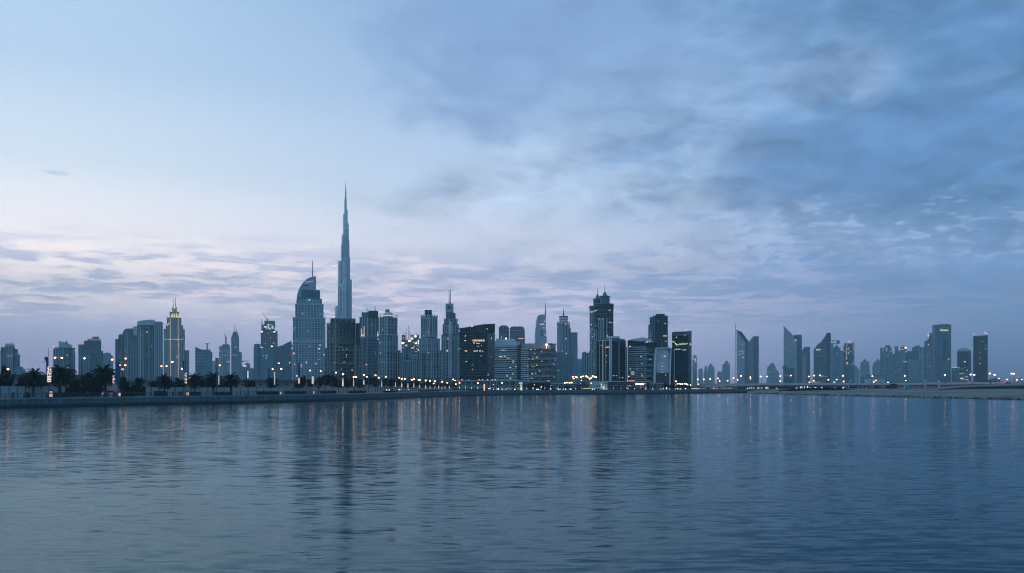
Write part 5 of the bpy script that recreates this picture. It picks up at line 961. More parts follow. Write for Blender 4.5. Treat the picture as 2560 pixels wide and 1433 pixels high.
def plant(name, meshes, loc, label, cat, group=None, s=1.0, rz=0.0, szz=None, parts=('trunk', 'crown')):
    o = empty(name, loc, label, cat, group, rz); o.scale = (s, s, szz or s)
    for n_, me in zip(parts, meshes):
        c = bpy.data.objects.new(n_, me); col.objects.link(c); c.parent = o
    return o
PALM = [palm_meshes(k, 5.2, 3.7) for k in (1, 2, 3)]
def at(X, k): p, t = qat(X, k); return p
def palm(X, k, ytop, label, v, s=None):
    p = at(X, k); h = wz(ytop, p.y)-GZ; plant('date_palm', PALM[v], (p.x, p.y, GZ), label, 'palm tree', 'date palms along the promenade', h/8.2, R.uniform(0, 6))
palm(150, 9, 902, 'tall date palm beside the lit lattice banner, widest crown of the row', 0); palm(264, 8, 904, 'date palm with drooping pale fronds, left of the blue banner post', 1)
palm(411, 9, 930, 'date palm in front of the wide pale slab with curved roof', 2); palm(486, 10, 927, 'date palm right of the pink lit post, trunk behind a hedge', 0)
palm(533, 11, 924, 'slimmer date palm just left of the tall quay lamp', 1); palm(577, 11, 926, 'date palm under the slim needle tower, last of the row of four', 2)
palm(83, 22, 914, 'date palm half hidden by the broad bushes at the left', 1); palm(680, 30, 936, 'small distant palm beside the slim blue flag post', 2)
TREE = [tree_meshes(k, 6, 2.6, 1.9, 60) for k in (11, 12)]+[tree_meshes(k, 4.2, 3.2, 1.7, 62, .36, 46, .8) for k in (13, 14)]
def tree(X, k, ytop, wpx, label, v, name='broadleaf_tree', cat='tree', group='dark trees behind the promenade'):
    p = at(X, k); h = wz(ytop, p.y)-GZ; wd = wpx/FPX*p.y; bw, bh = ((6.0, 6.0), (6.0, 6.0), (7.2, 4.2), (7.2, 4.2))[v]
    plant(name, TREE[v], (p.x, p.y, GZ), label, cat, group, wd/bw, R.uniform(0, 6), h/bh)
for X, k, yt, w_, v, lab in ((14, 34, 921, 46, 2, 'low round tree at the very left edge before the stepped pale tower'), (8, 30, 944, 40, 3, 'low bush under the round tree at the very left edge'), (62, 32, 938, 48, 3, 'wide bush left of the half hidden date palm'),
    (104, 34, 941, 54, 2, 'wide dark bush between the half hidden palm and the lattice banner'), (190, 30, 948, 50, 3, 'spreading bush right of the tallest palm'), (222, 36, 936, 50, 2, 'big rounded bush behind the promenade between two palms'), (243, 32, 946, 40, 3, 'bush at the left foot of the drooping palm'),
    (310, 40, 945, 34, 2, 'small tree just right of the blue banner post'), (347, 44, 944, 36, 3, 'flat topped tree in front of the pale wall'), (446, 34, 947, 46, 2, 'spreading bush between the palm and the pink lit post'), (510, 34, 950, 36, 3, 'dark bush filling the gap after the pink lit post'),
    (556, 34, 950, 34, 2, 'dark bush between the last two palms'), (386, 34, 953, 34, 3, 'low bush left of the palm below the curved roof slab'), (628, 26, 951, 26, 0, 'small round tree at the hooked lamp post'), (618, 30, 948, 18, 1, 'narrow tree behind the hooked lamp post')):
    tree(X, k, yt, w_, lab, v)
rowc = [(745, 20, 952, 26, 0), (757, 22, 940, 22, 1), (776, 20, 946, 22, 0), (797, 18, 944, 26, 1), (812, 20, 936, 40, 0), (830, 20, 938, 32, 1), (846, 18, 951, 26, 0), (868, 18, 945, 28, 1), (886, 20, 944, 30, 0), (900, 18, 949, 26, 1), (921, 22, 937, 26, 0), (938, 18, 944, 28, 1), (961, 18, 946, 26, 0), (977, 20, 947, 22, 1), (994, 18, 947, 22, 0),
    (1013, 18, 953, 26, 1), (1027, 20, 954, 24, 0), (1040, 22, 950, 20, 1), (1057, 18, 957, 24, 0), (1070, 20, 954, 22, 1), (1082, 18, 955, 22, 0), (1095, 20, 957, 22, 1), (1108, 20, 957, 20, 0), (1119, 22, 959, 20, 1), (1136, 24, 957, 18, 0), (1316, 14, 961, 22, 1), (1345, 12, 957, 26, 0), (1353, 14, 960, 20, 1), (1420, 14, 964, 18, 0), (1664, 14, 958, 20, 1), (1697, 10, 964, 22, 0), (1712, 12, 962, 26, 1), (1722, 14, 963, 18, 0)]
def ordn(n): return ('first', 'second', 'third', 'fourth', 'fifth', 'sixth', 'seventh', 'eighth', 'ninth', 'tenth')[n]
USED = {}
def near(X): return min(LAND, key=lambda t: abs(t[0]-X))[1]
def placed(what, items):
    """labels for a row of like things: what + the landmark behind each, counted from the left where several share one"""
    cnt = {}
    for X in items: cnt.setdefault(near(X), []).append(X)
    out = []
    for X in items:
        n_ = near(X); g_ = sorted(cnt[n_]); i = g_.index(X)
        out.append(f'{what} below the {n_}' if len(g_) == 1 else f'{what} below the {n_}, {ordn(i)} from left')
    return out
labs = placed('dark shore tree', [t[0] for t in rowc])
for (X, k, yt, w_, v), lab in zip(rowc, labs): tree(X, k, yt, w_, lab, v, group='round trees in a row along the far promenade')
# clipped hedges and planters
def hedge_mesh(seed, ln, dp, h):
    rg = random.Random(seed); b = MB(); b.box((0, 0, h*.42), (ln*.94, dp*.85, h*.84))
    for k in range(int(520*ln*h/8)):
        f_ = rg.choice('tfbs'); x, y, z = rg.uniform(-.5, .5)*ln, rg.uniform(-.5, .5)*dp, rg.uniform(.05, 1)*h
        if f_ == 't': z = h*rg.uniform(.84, 1.08)
        elif f_ in 'fb': y = dp*.5*(1 if f_ == 'b' else -1)*rg.uniform(.85, 1.1)
        else: x = ln*.5*rg.choice((-1, 1))*rg.uniform(.9, 1.04)
        p = Vector((x, y, z)); a1 = Vector((rg.gauss(0, 1), rg.gauss(0, 1), rg.gauss(0, 1))).normalized(); a2 = a1.cross(Vector((.3, .2, .9))).normalized(); s_ = rg.uniform(.14, .3)
        b.face([p-a1*s_, p+a2*s_*.6, p+a1*s_, p-a2*s_*.6])
    return raw(b, 'foliage', leaf)
def hedge(X0, X1, k, yt, lab, seed):
    p, t = qat((X0+X1)/2, k); ln = (X1-X0)/FPX*p.y; h = max(.5, wz(yt, p.y)-GZ)
    o = bpy.data.objects.new('hedge', hedge_mesh(seed, ln, 1.3, h)); col.objects.link(o); o.location = (p.x, p.y, GZ); o.rotation_euler = (0, 0, math.atan2(t.y, t.x)); tag(o, lab, 'hedge', 'clipped hedges and planters on the promenade')
for i, (X0, X1, k, yt, lab) in enumerate(((63, 75, 3.5, 982, 'tiny clipped bush alone behind the railing at the left'), (135, 172, 4, 982, 'clipped hedge at the foot of the widest palm beside the lit kiosk'), (303, 334, 4, 983, 'clipped hedge right of the lit kiosk under the blue banner'), (386, 415, 4.5, 979, 'clipped hedge around the palm below the curved roof slab'), (472, 500, 5, 981, 'clipped hedge in front of the parked white car'), (538, 580, 6, 981, 'long clipped hedge below the last two palms'), (640, 700, 9, 979, 'long low hedge between the hooked lamp and the double lamps'), (705, 775, 10, 979, 'long low hedge below the sail crowned hotel'),
    (166, 250, 16, 969, 'dark tall hedge behind the promenade between the two biggest palms'), (310, 362, 16, 968, 'dark tall hedge in front of the pale wall'), (40, 120, 24, 962, 'dark tall hedge at the left behind the railing') , (790, 850, 9, 978, 'low hedge below the brown gridded tower'), (856, 930, 9, 978, 'low hedge below the dark tower with floodlit edges'), (940, 1010, 8, 978, 'low hedge below the domed ribbed tower'), (1016, 1130, 8, 977, 'long low hedge below the white framed tower'), (1150, 1260, 7, 975, 'long dark hedge below the near black office block'))): hedge(X0, X1, k, yt, lab, 40+i)
g = MB(); rg = random.Random(5)                                 # low scrub on the spit
for k in range(2600):
    X = rg.triangular(1945, 2145, 2080); d = rg.uniform(500, 560)+(X-1945)*.12; w_ = .75*math.sin(math.pi*min(1, max(.05, (X-1940)/210)))
    p = Vector((wx(X, d), d, 1.5+rg.uniform(0, 1.6)*w_)); a1 = Vector((rg.gauss(0, 1), rg.gauss(0, 1), rg.gauss(0, .6))).normalized(); a2 = a1.cross(Vector((.1, .9, .3))).normalized(); s_ = rg.uniform(.4, 1.0)
    g.face([p-a1*s_, p+a2*s_*.5, p+a1*s_, p-a2*s_*.5])
tag(g.build('undergrowth', leaf), kind='stuff')
# ------------------------------------------------------------------ promenade furniture, left bank
M['navy'] = plain('navy_banner', (0.015, 0.05, 0.20), .6, var=.15); M['bluep'] = plain('blue_pole', (0.02, 0.05, 0.13), .4); M['pole'] = plain('grey_pole', (.10, .11, .125), .4, .4)
M['lattice'] = glow_pattern('lit_lattice', (1.0, .78, .74), 1.2, .32, .42, .25); M['pinklat'] = glow_pattern('pink_lattice', (1.0, .66, .58), 1.5, .3, .38, .2)
M['column'] = glow('lit_column', (1.0, .76, .68), .62); M['column2'] = glow('lit_column_cool', (.88, .86, .95), .4); M['orangecol'] = glow('orange_column', (1.0, .5, .28), 1.1)
M['globe'] = glow('white_globe', (1.0, .9, .78), 4.0, False); M['gglobe'] = glow('green_globe', (.5, 1.0, .6), 1.2, False); M['rglobe'] = glow('red_globe', (1.0, .25, .2), 1.5, False); M['yglobe'] = glow('yellow_globe', (1.0, .8, .35), 2.0, False)
M['kiosk'] = glow_pattern('kiosk_screen', (1.0, .72, .52), .9, 1.0, .28, .3)
def zof(Y, p): return wz(Y, p.y)
def obj_at(name, p, z, label, cat, group=None, rz=0.0): return empty(name, (p.x, p.y, z), label, cat, group, rz)
def street_lamp(X, Y, p, label, group, zb=GZ, heads=1, mat='warm', r=.21, arm=1.2, side=1):
    """pole with a bent arm and one or two glowing heads; (X, Y) is where the lamp shows"""
    zt = zof(Y, p); o = obj_at('street_lamp', p, zb, label, 'street lamp', group)
    tx = frame(X)[1]; base = p-Vector((tx.x, tx.y))*arm*side*(1 if heads == 1 else 0)
    b = MB(); b.taper((base.x, base.y, zb-.1), (base.x, base.y, zt+.35), .13, .08, 8); b.build('pole', M['pole'], o)
    for s_ in ((side,) if heads == 1 else (-1, 1)):
        e_ = base+Vector((tx.x, tx.y))*arm*s_; b = MB(); b.taper((base.x, base.y, zt+.2), (e_.x, e_.y, zt+.38), .06, .05, 6); b.build('arm', M['pole'], o)
        b = MB(); b.lathe((e_.x, e_.y), [(r*.35, zt-r*.75), (r*.9, zt-r*.35), (r, zt), (r*.75, zt+r*.4), (r*.25, zt+r*.6)], 10); b.build('lamp_head', M[mat], o)
    return o
def banner_post(X, k, ytop, ybase, label, banner=None, lit=None, rp=.55, pole='bluep', group=None, arm=None):
    p, t = qat(X, k); o = obj_at('banner_post', p, GZ, label, 'banner post', group); r = rp/FPX*p.y
    b = MB(); b.taper((p.x, p.y, GZ-.05), (p.x, p.y, zof(ytop, p)), r, r*.55, 8); b.build('pole', M[pole], o)
    b = MB(); b.box((p.x, p.y, GZ+.25), (r*5, r*5, .5)); b.build('base', M['dark'], o)
    if banner:
        x0, x1, y0, y1, m_ = banner; w_ = (x1-x0)/FPX*p.y; c = wx((x0+x1)/2, p.y); b = MB(); b.box((c, p.y-.02, (zof(y0, p)+zof(y1, p))/2), (w_, .12, abs(zof(y0, p)-zof(y1, p)))); b.build('banner', M[m_] if isinstance(m_, str) else m_, o)
    if lit:
        x0, x1, y0, y1, m_ = lit; w_ = (x1-x0)/FPX*p.y; c = wx((x0+x1)/2, p.y); b = MB(); b.lathe((c, p.y-.25), [(w_*.42, zof(y1, p)), (w_*.5, zof(y1, p)+.15), (w_*.5, zof(y0, p)-.3), (w_*.3, zof(y0, p))], 12); b.build('lit_sleeve', M[m_] if isinstance(m_, str) else m_, o)
    if arm:
        b = MB(); b.taper((p.x, p.y, zof(arm[1], p)), (wx(arm[0], p.y), p.y, zof(arm[1], p)), r*.8, r*.6, 6); b.build('arm', M['dark'], o)
        if len(arm) > 2: b = MB(); b.box((wx(arm[0], p.y)+.25, p.y, zof(arm[1], p)-.1), (.9, .35, .2)); b.build('lamp_head', M['dark'], o)
    return o
B1_ = banner_post(120.5, 3, 870, 992, 'tall blue post with a navy banner and a wide glowing white lattice', (115.5, 119.8, 893, 934, 'navy'), (119.5, 129, 917, 953, 'lattice'), 1.0, arm=(104, 905))
b = MB(); p_ = at(120.5, 3); b.lathe((wx(124.2, p_.y), p_.y-.25), [(.42, zof(955.5, p_)), (.5, zof(953.2, p_))], 12); b.build('lit_rim', M['yellow'], B1_)
b = MB(); b.box((wx(115, p_.y), p_.y, zof(897, p_)), (.5, .4, .9)); b.build('spotlight', M['dark'], B1_)
banner_post(294, 3, 896, 990, 'blue post with the widest navy banner and a slim glowing sleeve', (289.5, 299.5, 906, 955, 'navy'), (282.8, 287.2, 939, 957, 'pinklat'), 1.0)
banner_post(463.5, 3, 893, 990, 'dark slim post with a pink glowing sleeve between two palms', (457, 460.5, 902, 926, 'navy'), (462.8, 468, 932, 959, 'pinklat'), .55, arm=(471, 906))
banner_post(546, 4, 925, 990, 'blue pole with a long narrow banner beside the tall quay lamp', (543.5, 546, 929, 962, 'navy'), (546.5, 549, 938, 962, 'column2'), .5)
banner_post(617.5, 5, 902, 988, 'hooked lamp post carrying a red and teal banner', (615.5, 618, 926, 948, plain('maroon_banner', (.16, .02, .06), .6)), (618.5, 622, 927, 946, glow('teal_sleeve', (.45, .9, .9), .7, False)), .8, arm=(605, 902.8, 1), pole='pole')
banner_post(672.5, 8, 920, 988, 'slim dark post flying a narrow blue flag beside the distant palm', (670.5, 674, 921, 944, 'navy'), None, .45)
banner_post(687, 9, 921, 986, 'pale slim post with a faint white sleeve left of the dark blue lamp post', None, (685.5, 688.5, 930, 962, 'column2'), .5, 'pole')
banner_post(747.5, 9, 900, 985, 'post with a blue banner over a short white sleeve, before the sail crowned hotel', (745.3, 749.5, 907, 944, 'navy'), (746, 750, 945, 959, 'column'), .7)
banner_post(782.3, 9, 936, 985, 'post with a bright white sleeve and round top light, before the sail crowned hotel', None, (780, 784.6, 941, 960, 'column'), .5)
QL = 'street lamps along the promenade road'
for X, Y, k, hd, lab in ((146, 894.5, 40, 2, 'double street lamp above the tallest palm, before the gable topped pale tower'), (211, 896, 44, 1, 'street lamp in front of the broad stepped tower with red cap'), (280, 899, 36, 1, 'bright street lamp at the right edge of the drooping palm'), (306, 913, 60, 2, 'stacked double lamp right of the blue banner post'), (20, 923, 34, 1, 'lamp glowing through the trees at the left edge'), (314, 896.5, 70, 1, 'faint lamp high before the terraced tower with arched roof'),
    (431, 905, 40, 1, 'street lamp before the gold crowned tower with twin needles'), (455, 922, 60, 1, 'lower street lamp right of the gold crowned tower ribs'), (410, 915.5, 80, 2, 'twin headed slim lamp at the foot of the gold crowned tower'), (549.5, 913.5, 6, 1, 'tall blue quay lamp between the last two palms'),
    (697, 908.5, 60, 1, 'highest lamp of three in front of the blue glass wedge'), (681.5, 923, 50, 1, 'left lamp of three in front of the blue glass wedge'), (703, 922.5, 7, 1, 'dark blue lamp post of the three before the blue glass wedge'), (775, 926.5, 40, 1, 'small lamp before the right half of the sail crowned hotel'), (801.5, 928, 40, 1, 'bright lamp at the lower right corner of the sail crowned hotel')):
    p = at(X, k); street_lamp(X, Y, p, lab, QL, heads=hd, r=.23 if k < 10 else .26, arm=.9)
for X, Y, zt, lab in ((612, 916, 2.2, 'wide flat glowing ufo lamp beside the hooked lamp post'), (306.5, 924, 1.6, 'low flat glowing lamp under the stacked double lamp')):
    p = at(X+20, 60); o = obj_at('mushroom_lamp', at(X, 60), GZ, lab, 'lamp', None); p = at(X, 60); z = zof(Y, p); r = 6/FPX*p.y if zt > 2 else 4/FPX*p.y
    b = MB(); b.taper((p.x, p.y, GZ), (p.x, p.y, z), .12, .1, 6); b.build('pole', M['pole'], o); b = MB(); b.lathe((p.x, p.y), [(r*.3, z-.25), (r, z), (r*.8, z+.2), (r*.2, z+.4)], 12); b.build('lamp_head', M['column'], o)
# the far promenade: lamp posts and glowing sleeves in a row
cols = [(857, 945, 966, 5.4, 935.5), (884, 944, 966, 3.4, 943), (909.5, 949, 962, 4.2, 937.5), (954, 951.5, 967, 3.6, None), (988.5, 953.5, 967.5, 2.6, None), (1004.5, 956.5, 968.5, 3.6, 947), (1019.5, 957, 970, 3.2, None), (1034.5, 955.5, 969, 2.6, 948.5), (1049, 960.5, 971, 2.8, 950), (1064, 961.5, 972, 2.8, 951.5), (1074.8, 963.5, 972, 2.2, 952.5), (1087, 962.5, 972, 2.2, 953.3), (1096.8, 962.5, 972, 2.6, None), (1105, 966, 972.5, 2.4, 954.5), (1112.3, 963.5, 972, 2.0, None), (1123, 962, 973, 2.2, None), (1148.5, 964, 973, 2.8, 957), (1163.5, 963, 972.5, 2.4, None), (1178.5, 966, 973, 2.6, None), (1194.5, 966, 972.5, 2.2, 958), (1226.2, 967, 974, 2.2, None), (1241, 969, 973, 1.8, None), (1254.8, 968, 973.5, 2.2, 957.3), (1270.5, 966, 974, 1.6, None), (1317, 968, 974, 2.2, None), (1332, 970, 974, 2.4, None), (1362, 967.5, 973.5, 2.4, None), (1392.5, 968, 974, 2.4, None), (1423, 970, 975, 2.2, None), (1438.5, 968, 974, 1.8, None), (1454, 968, 972, 2.0, None), (1486.5, 969, 973, 1.8, None), (1534, 969, 974, 2.4, None), (1553, 970, 975, 2.2, None), (1567, 967, 973, 2.4, None), (1614, 967, 974, 2.4, None), (1631.5, 969, 975, 2.4, None), (1674, 969, 976, 2.2, None), (1689, 969, 976, 2.0, None)]
clabs = placed('white lit sleeve post', [c[0] for c in cols])
for (X, y0, y1, w_, yl), lab in zip(cols, clabs):
    p = at(X, 3); o = obj_at('lit_post', p, GZ, lab, 'lit post', 'glowing sleeve posts along the far promenade'); zt = zof(min(y0-6, (yl or y0)-1), p)
    b = MB(); b.taper((p.x, p.y, GZ-.05), (p.x, p.y, zt), .12, .08, 8); b.build('pole', M['pole'], o)
    r = w_*.42/FPX*p.y; b = MB(); b.lathe((p.x, p.y), [(r*.55, zof(y1, p)), (r, zof(y1-2, p)), (r*.85, zof((y0+y1)/2, p)), (r*.3, zof(y0, p))], 10); b.build('lit_sleeve', M['column' if R.random() < .7 else 'column2'], o)
    if yl: b = MB(); b.ball((p.x, p.y, zof(yl, p)), .23, 10, 7); b.build('lamp_globe', M['warm'], o)
p = at(1210.5, 3); o = obj_at('lit_post', p, GZ, 'orange glowing lattice post before the near black office block', 'lit post', 'glowing sleeve posts along the far promenade')
b = MB(); b.taper((p.x, p.y, GZ), (p.x, p.y, zof(951, p)), .14, .1, 8); b.build('pole', M['pole'], o); b = MB(); b.lathe((p.x, p.y), [(.3, zof(979, p)), (.34, zof(972, p)), (.34, zof(962, p)), (.2, zof(960, p))], 10); b.build('lit_sleeve', M['orangecol'], o)
lam2 = [(840, 931.5), (889.5, 942.5), (916.5, 942), (938.5, 938.5), (946.5, 944.5), (964.5, 942), (998, 944.5), (1012, 947.5), (1029.5, 949.5), (1046, 950), (1105.5, 954.3), (1118, 957), (1132.5, 948.5), (1137, 951.3), (1139.5, 960.5), (1084, 959)]
for (X, Y), lab in zip(lam2, placed('street lamp behind trees', [c[0] for c in lam2])): p = at(X, 16); street_lamp(X, Y, p, lab, 'street lamps behind the far promenade', r=.25, arm=.8, side=-1)
# kiosks, bollards, railings, hoarding
for X, y0, y1, w_, k, lab in ((128.3, 976.5, 989, 10, 2.2, 'lit information kiosk beside the tall lattice banner post'), (298.5, 979.5, 988, 7, 2.2, 'lit information kiosk under the widest navy banner'), (469.5, 979.5, 988, 7, 2.2, 'lit information kiosk at the pink glowing post'), (702.5, 979.5, 986.5, 5, 2.5, 'lit information kiosk at the dark blue lamp post'), (784.5, 978.5, 984, 4, 2.6, 'small lit information kiosk at the round topped white post')):
    p, t = qat(X, k); o = obj_at('information_kiosk', p, GZ, lab, 'kiosk', 'lit kiosks on the promenade'); h = max(1.1, zof(y0, p)-GZ); w2 = w_/FPX*p.y
    b = MB(); b.box((p.x, p.y+.12, GZ+h/2), (w2, .35, h)); b.build('body', M['dark'], o); b = MB(); b.box((p.x, p.y-.09, GZ+h*.54), (w2*.86, .04, h*.8)); b.build('screen', M['kiosk'], o); b = MB(); b.box((p.x, p.y+.1, GZ+h+.05), (w2*1.1, .5, .1)); b.build('cap', M['dark'], o)
for X, w_, h, lab in ((33, 3.4, 1.6, 'dark square bin by the railing left of the tiny bush'), (219.5, 3.0, 1.5, 'dark square bin by the railing left of the drooping palm'), (288, 6.5, 1.3, 'wide dark planter box left of the lit kiosk under the banner'), (116.5, 2.2, 1.5, 'slim dark bin just left of the lattice banner kiosk'), (432, 4.0, 1.4, 'dark bin by the railing right of the third palm'), (451, 7, 1.4, 'wide dark planter box left of the pink post kiosk'), (265, 5.5, 1.3, 'dark round planter at the drooping palm foot')):
    p, t = qat(X, 2.0); n_ = 'planter_box' if 'planter' in lab else 'litter_bin'; o = obj_at(n_, p, GZ, lab, 'planter' if 'planter' in lab else 'bin'); w2 = w_/FPX*p.y
    b = MB(); b.prism([(p.x-w2/2, p.y-.3), (p.x+w2/2, p.y-.3), (p.x+w2*.45, p.y+.3), (p.x-w2*.45, p.y+.3)], GZ, GZ+h*.86); b.build('body', M['dark'], o); b = MB(); b.box((p.x, p.y, GZ+h*.93), (w2*1.12, .75, h*.13), 0); b.build('rim' if 'planter' in lab else 'lid', M['dconc'], o)
def railing(X0, X1, i):
    (a, t), (c, t2) = qat(X0, .75), qat(X1, .75); o = obj_at('railing', (a+c)/2, GZ, 'dark metal railing section along the quay edge above the water', 'railing', 'railing sections along the quay edge'); ln = (c-a).length; q = (c-a)/ln; rz = math.atan2(q.y, q.x)
    m_ = (a+c)/2; b = MB(); b.box((m_.x, m_.y, GZ+1.22), (ln-.1, .09, .08), rz); b.build('handrail', M['pole'], o); b = MB(); b.box((m_.x, m_.y, GZ+.2), (ln-.1, .06, .06), rz); b.build('bottom_rail', M['pole'], o)
    n = max(2, int(round(ln/1.5)))
    for k in range(n):
        p = a+q*(ln*(k+.5)/n); b = MB(); b.box((p.x, p.y, GZ+.68), (.13, .13, 1.2), rz); b.build('post', M['dark'], o)
    b = MB(); nb = int(ln/.3)
    for k in range(nb): p = a+q*(ln*(k+.5)/nb); b.box((p.x, p.y, GZ+.71), (.03, .03, .95), rz)
    b.build('rail_grille', M['pole'], o)
xs = [-60]
while xs[-1] < 800: xs.append(xs[-1]+9.0/at(xs[-1], .75).y*FPX)
for i in range(len(xs)-1):
    if not any(xs[i] < z < xs[i+1] for z in ()): railing(xs[i], xs[i+1], i)
hoard = plain('hoarding', (.34, .42, .45), .7, scale=.15)
def hoarding(X0, X1, k, y1, i):
    (a, t), (c, t2) = qat(X0, k), qat(X1, k); o = obj_at('hoarding', (a+c)/2, GZ, 'pale hoarding section between dark posts behind the promenade', 'hoarding', 'hoarding sections behind the promenade'); ln = (c-a).length; q = (c-a)/ln; rz = math.atan2(q.y, q.x); m_ = (a+c)/2; h = zof(y1, m_)-GZ
    b = MB(); b.box((m_.x, m_.y, GZ+h/2), (ln-.14, .12, h), rz); b.build('panel', hoard, o)
    b = MB(); b.box((a.x, a.y, GZ+h/2+.05), (.14, .3, h+.1), rz); b.build('post', M['dark'], o)
for X0, X1, n, k, y in ((-40, 166, 10, 22, 966), (338, 640, 15, 22, 968.5), (640, 770, 7, 22, 970)):
    for i in range(n): hoarding(X0+(X1-X0)*i/n, X0+(X1-X0)*(i+1)/n, k, y, i)
for lab, d, x0, x1, y1, mt, ry, dep in (('long low building with a dark flat roof behind the palms at the left', 330, -30, 262, 946, 'dconc', 936.5, 14), ('long low pale building with flat roof behind the bushes and the small trees', 380, 296, 412, 954, 'conc', 952.5, 18), ('long low depot with a dark eave behind the three lamps', 430, 596, 772, 956, 'conc', 949.5, 20), ('low pale shed behind the pink lit post', 420, 412, 470, 958, 'conc', 956, 15)):
    B = Bld('low_building', lab, d, x0, x1, cat='building'); B.box('wall', x0, x1, y1, plain('render', (.22, .235, .245), .8), dep=dep); B.box('roof', x0-2, x1+2, ry, 'roof', y1, dd=-1, dep=dep+2)
    for i in range(int((x1-x0)/22)): B.win(x0+11+i*22, y1+6, 8, 3.2, 'glass', 'window', .1)
# cars
CARW = plain('car_white', (.55, .56, .58), .3, var=.05); CARD = plain('car_dark', (.03, .035, .045), .25, var=.05); CARR = plain('car_silver', (.28, .29, .31), .3, .4, var=.05); TYRE = plain('tyre_rubber', (.015, .015, .016), .8)
def side(b, prof, y0, y1):
    n = len(prof); b.face([(x, y0, z) for x, z in prof]); b.face([(x, y1, z) for x, z in reversed(prof)])
    for i in range(n): j = (i+1) % n; b.face([(prof[i][0], y0, prof[i][1]), (prof[j][0], y0, prof[j][1]), (prof[j][0], y1, prof[j][1]), (prof[i][0], y1, prof[i][1])])
def car(name, p, z, rz, paint, label, group, lights=True, van=False):
    o = empty(name, (0, 0, 0), label, 'car' if not van else 'van', group)
    body = [(-2.2, .35), (2.2, .35), (2.25, .6), (2.1, .85), (1.1, .95), (-1.9, .98), (-2.2, .9)] if not van else [(-2.5, .4), (2.5, .4), (2.5, 1.1), (2.0, 1.3), (1.5, 2.15), (-2.5, 2.2)]
    b = MB(); side(b, body, -.88, .88); b.build('body', paint, o)
    if not van: b = MB(); side(b, [(-1.75, .98), (.95, .955), (.35, 1.42), (-1.2, 1.45)], -.76, .76); b.build('cabin', M['glass'], o)
    else: b = MB(); side(b, [(1.55, 1.32), (2.03, 1.31), (1.6, 2.0), (1.5, 2.0)], -.9, .9); b.build('windscreen', M['glass'], o)
    for x in (-1.35, 1.4):
        for y in (-.85, .85):
            b = MB(); b.taper((x, y-.11, .33), (x, y+.11, .33), .33, .33, 12); w_ = b.build('wheel', TYRE, o); b = MB(); b.taper((x, y-.13, .33), (x, y+.13, .33), .17, .17, 8); b.build('rim', M['steel'], w_)
    for y in (-.62, .62):
        b = MB(); b.box((2.24 if not van else 2.52, y, .68), (.1, .42, .2)); b.build('headlight', M['globe'] if lights else M['white'], o); b = MB(); b.box((-2.22 if not van else -2.52, y, .75), (.08, .36, .16)); b.build('tail_light', M['red'], o)
    o.location = (p.x, p.y, z); o.rotation_euler = (0, 0, rz); return o
CG = 'cars on the road behind the promenade'
for X, k, flip, mat, lab in ((490, 27, 1, CARW, 'white car with a blue roof light bar behind the hedge and palm'), (432, 27.5, 0, CARD, 'dark car with a bright headlight behind the third palm'), (612, 27, 0, CARR, 'silver car with headlights on below the hooked lamp post'), (640, 31, 1, CARD, 'dark car right behind the silver car with headlights'), (560, 28, 1, CARD, 'dark car between the last two palms'), (278, 27, 0, CARW, 'white car with its lamp showing beside the drooping palm trunk'), (1006, 25, 1, CARR, 'silver car by the trees below the domed ribbed tower'), (975, 25, 1, CARD, 'dark car by the trees left of the silver one'), (1024, 25, 0, CARW, 'white car by the trees below the floodlit scaffold tower')):
    p, t = qat(X, k); a_ = math.atan2(t.y, t.x)+(math.pi if flip else 0); c_ = car('parked_car', p, GZ+.03, a_, mat, lab, CG)
    if X == 490:
        b = MB(); b.box((-.4, 0, 1.52), (.4, 1.1, .16)); b.build('light_bar', glow('blue_bar', (.35, .6, 1.0), 3.0, False), c_, loc=(0, 0, 0)).parent = c_
# ------------------------------------------------------------------ waterfront buildings, centre
def low(lab, d, x0, x1, nick=None): return Bld('waterfront_building', lab, d, x0, x1, nick, cat='building')
def qd(X, k): return at(X, k).y
B = low('long glazed waterfront podium with slender posts under the near black office block', qd(1230, 40), 1148, 1320)
B.box('wall', 1130, 1320, 953, 'podium', dep=20); B.box('roof', 1128, 1322, 951.2, 'conc', 953.2, dd=-1, dep=22); B.ribs([1163, 1178.5, 1194, 1210, 1226, 1241, 1258, 1274, 1290, 1306], 953.5, 980, .7, 'conc', .8); B.bands(1132, 1318, [968.5], 1.1, 'conc', .6)
for x in (1155, 1172, 1198, 1206, 1219, 1231, 1238): B.win(x, 949.8, 3, 1.2, 'pinkb' if x != 1172 else 'whitelow', 'roof_lamp')
for x, w_, m_ in ((1267, 8, 'whitelow'), (1276, 9, 'peach'), (1287, 5, 'whitelow'), (1295, 4, 'warmlow'), (1243, 3, 'greenlow'), (1233, 4, 'yellow'), (1246, 4, 'yellow'), (1256, 5, 'greenlow')): B.win(x, 974.5, w_, 4.6 if x > 1260 else 2.6, m_, 'shop_window')
B = low('dark low pavilion under the wide banded offices', qd(1360, 36), 1318, 1440)
B.box('wall', 1318, 1442, 960, 'podium', dep=20); B.box('dark_bay', 1322, 1376, 957, 'curtain', dd=-1.5, dep=8); B.box('roof', 1372, 1443, 958.6, 'conc', 960.2, dd=-1, dep=18); B.ribs([1383, 1396, 1409, 1430], 960.5, 980, .5, 'conc', .7); B.win(1319.5, 953, 2, 4, 'whitelow', 'roof_lamp')
for x, y, w_, m_ in ((1382, 975, 3, 'peach'), (1387, 974.5, 4, 'peach'), (1396, 973.5, 2.4, 'warmlow'), (1406, 974.5, 3, 'yellow'), (1412, 975.5, 4, 'warmlow'), (1418, 974.5, 3, 'yellow'), (1424, 975.5, 4, 'whitelow'), (1432, 976.5, 4, 'yellow'), (1437, 974, 4, 'peach')): B.win(x, y, w_, 2, m_, 'shop_window')
B = low('white curved concrete pavilion with a long cantilevered roof', qd(1490, 34), 1436, 1522, 'white curved pavilion')
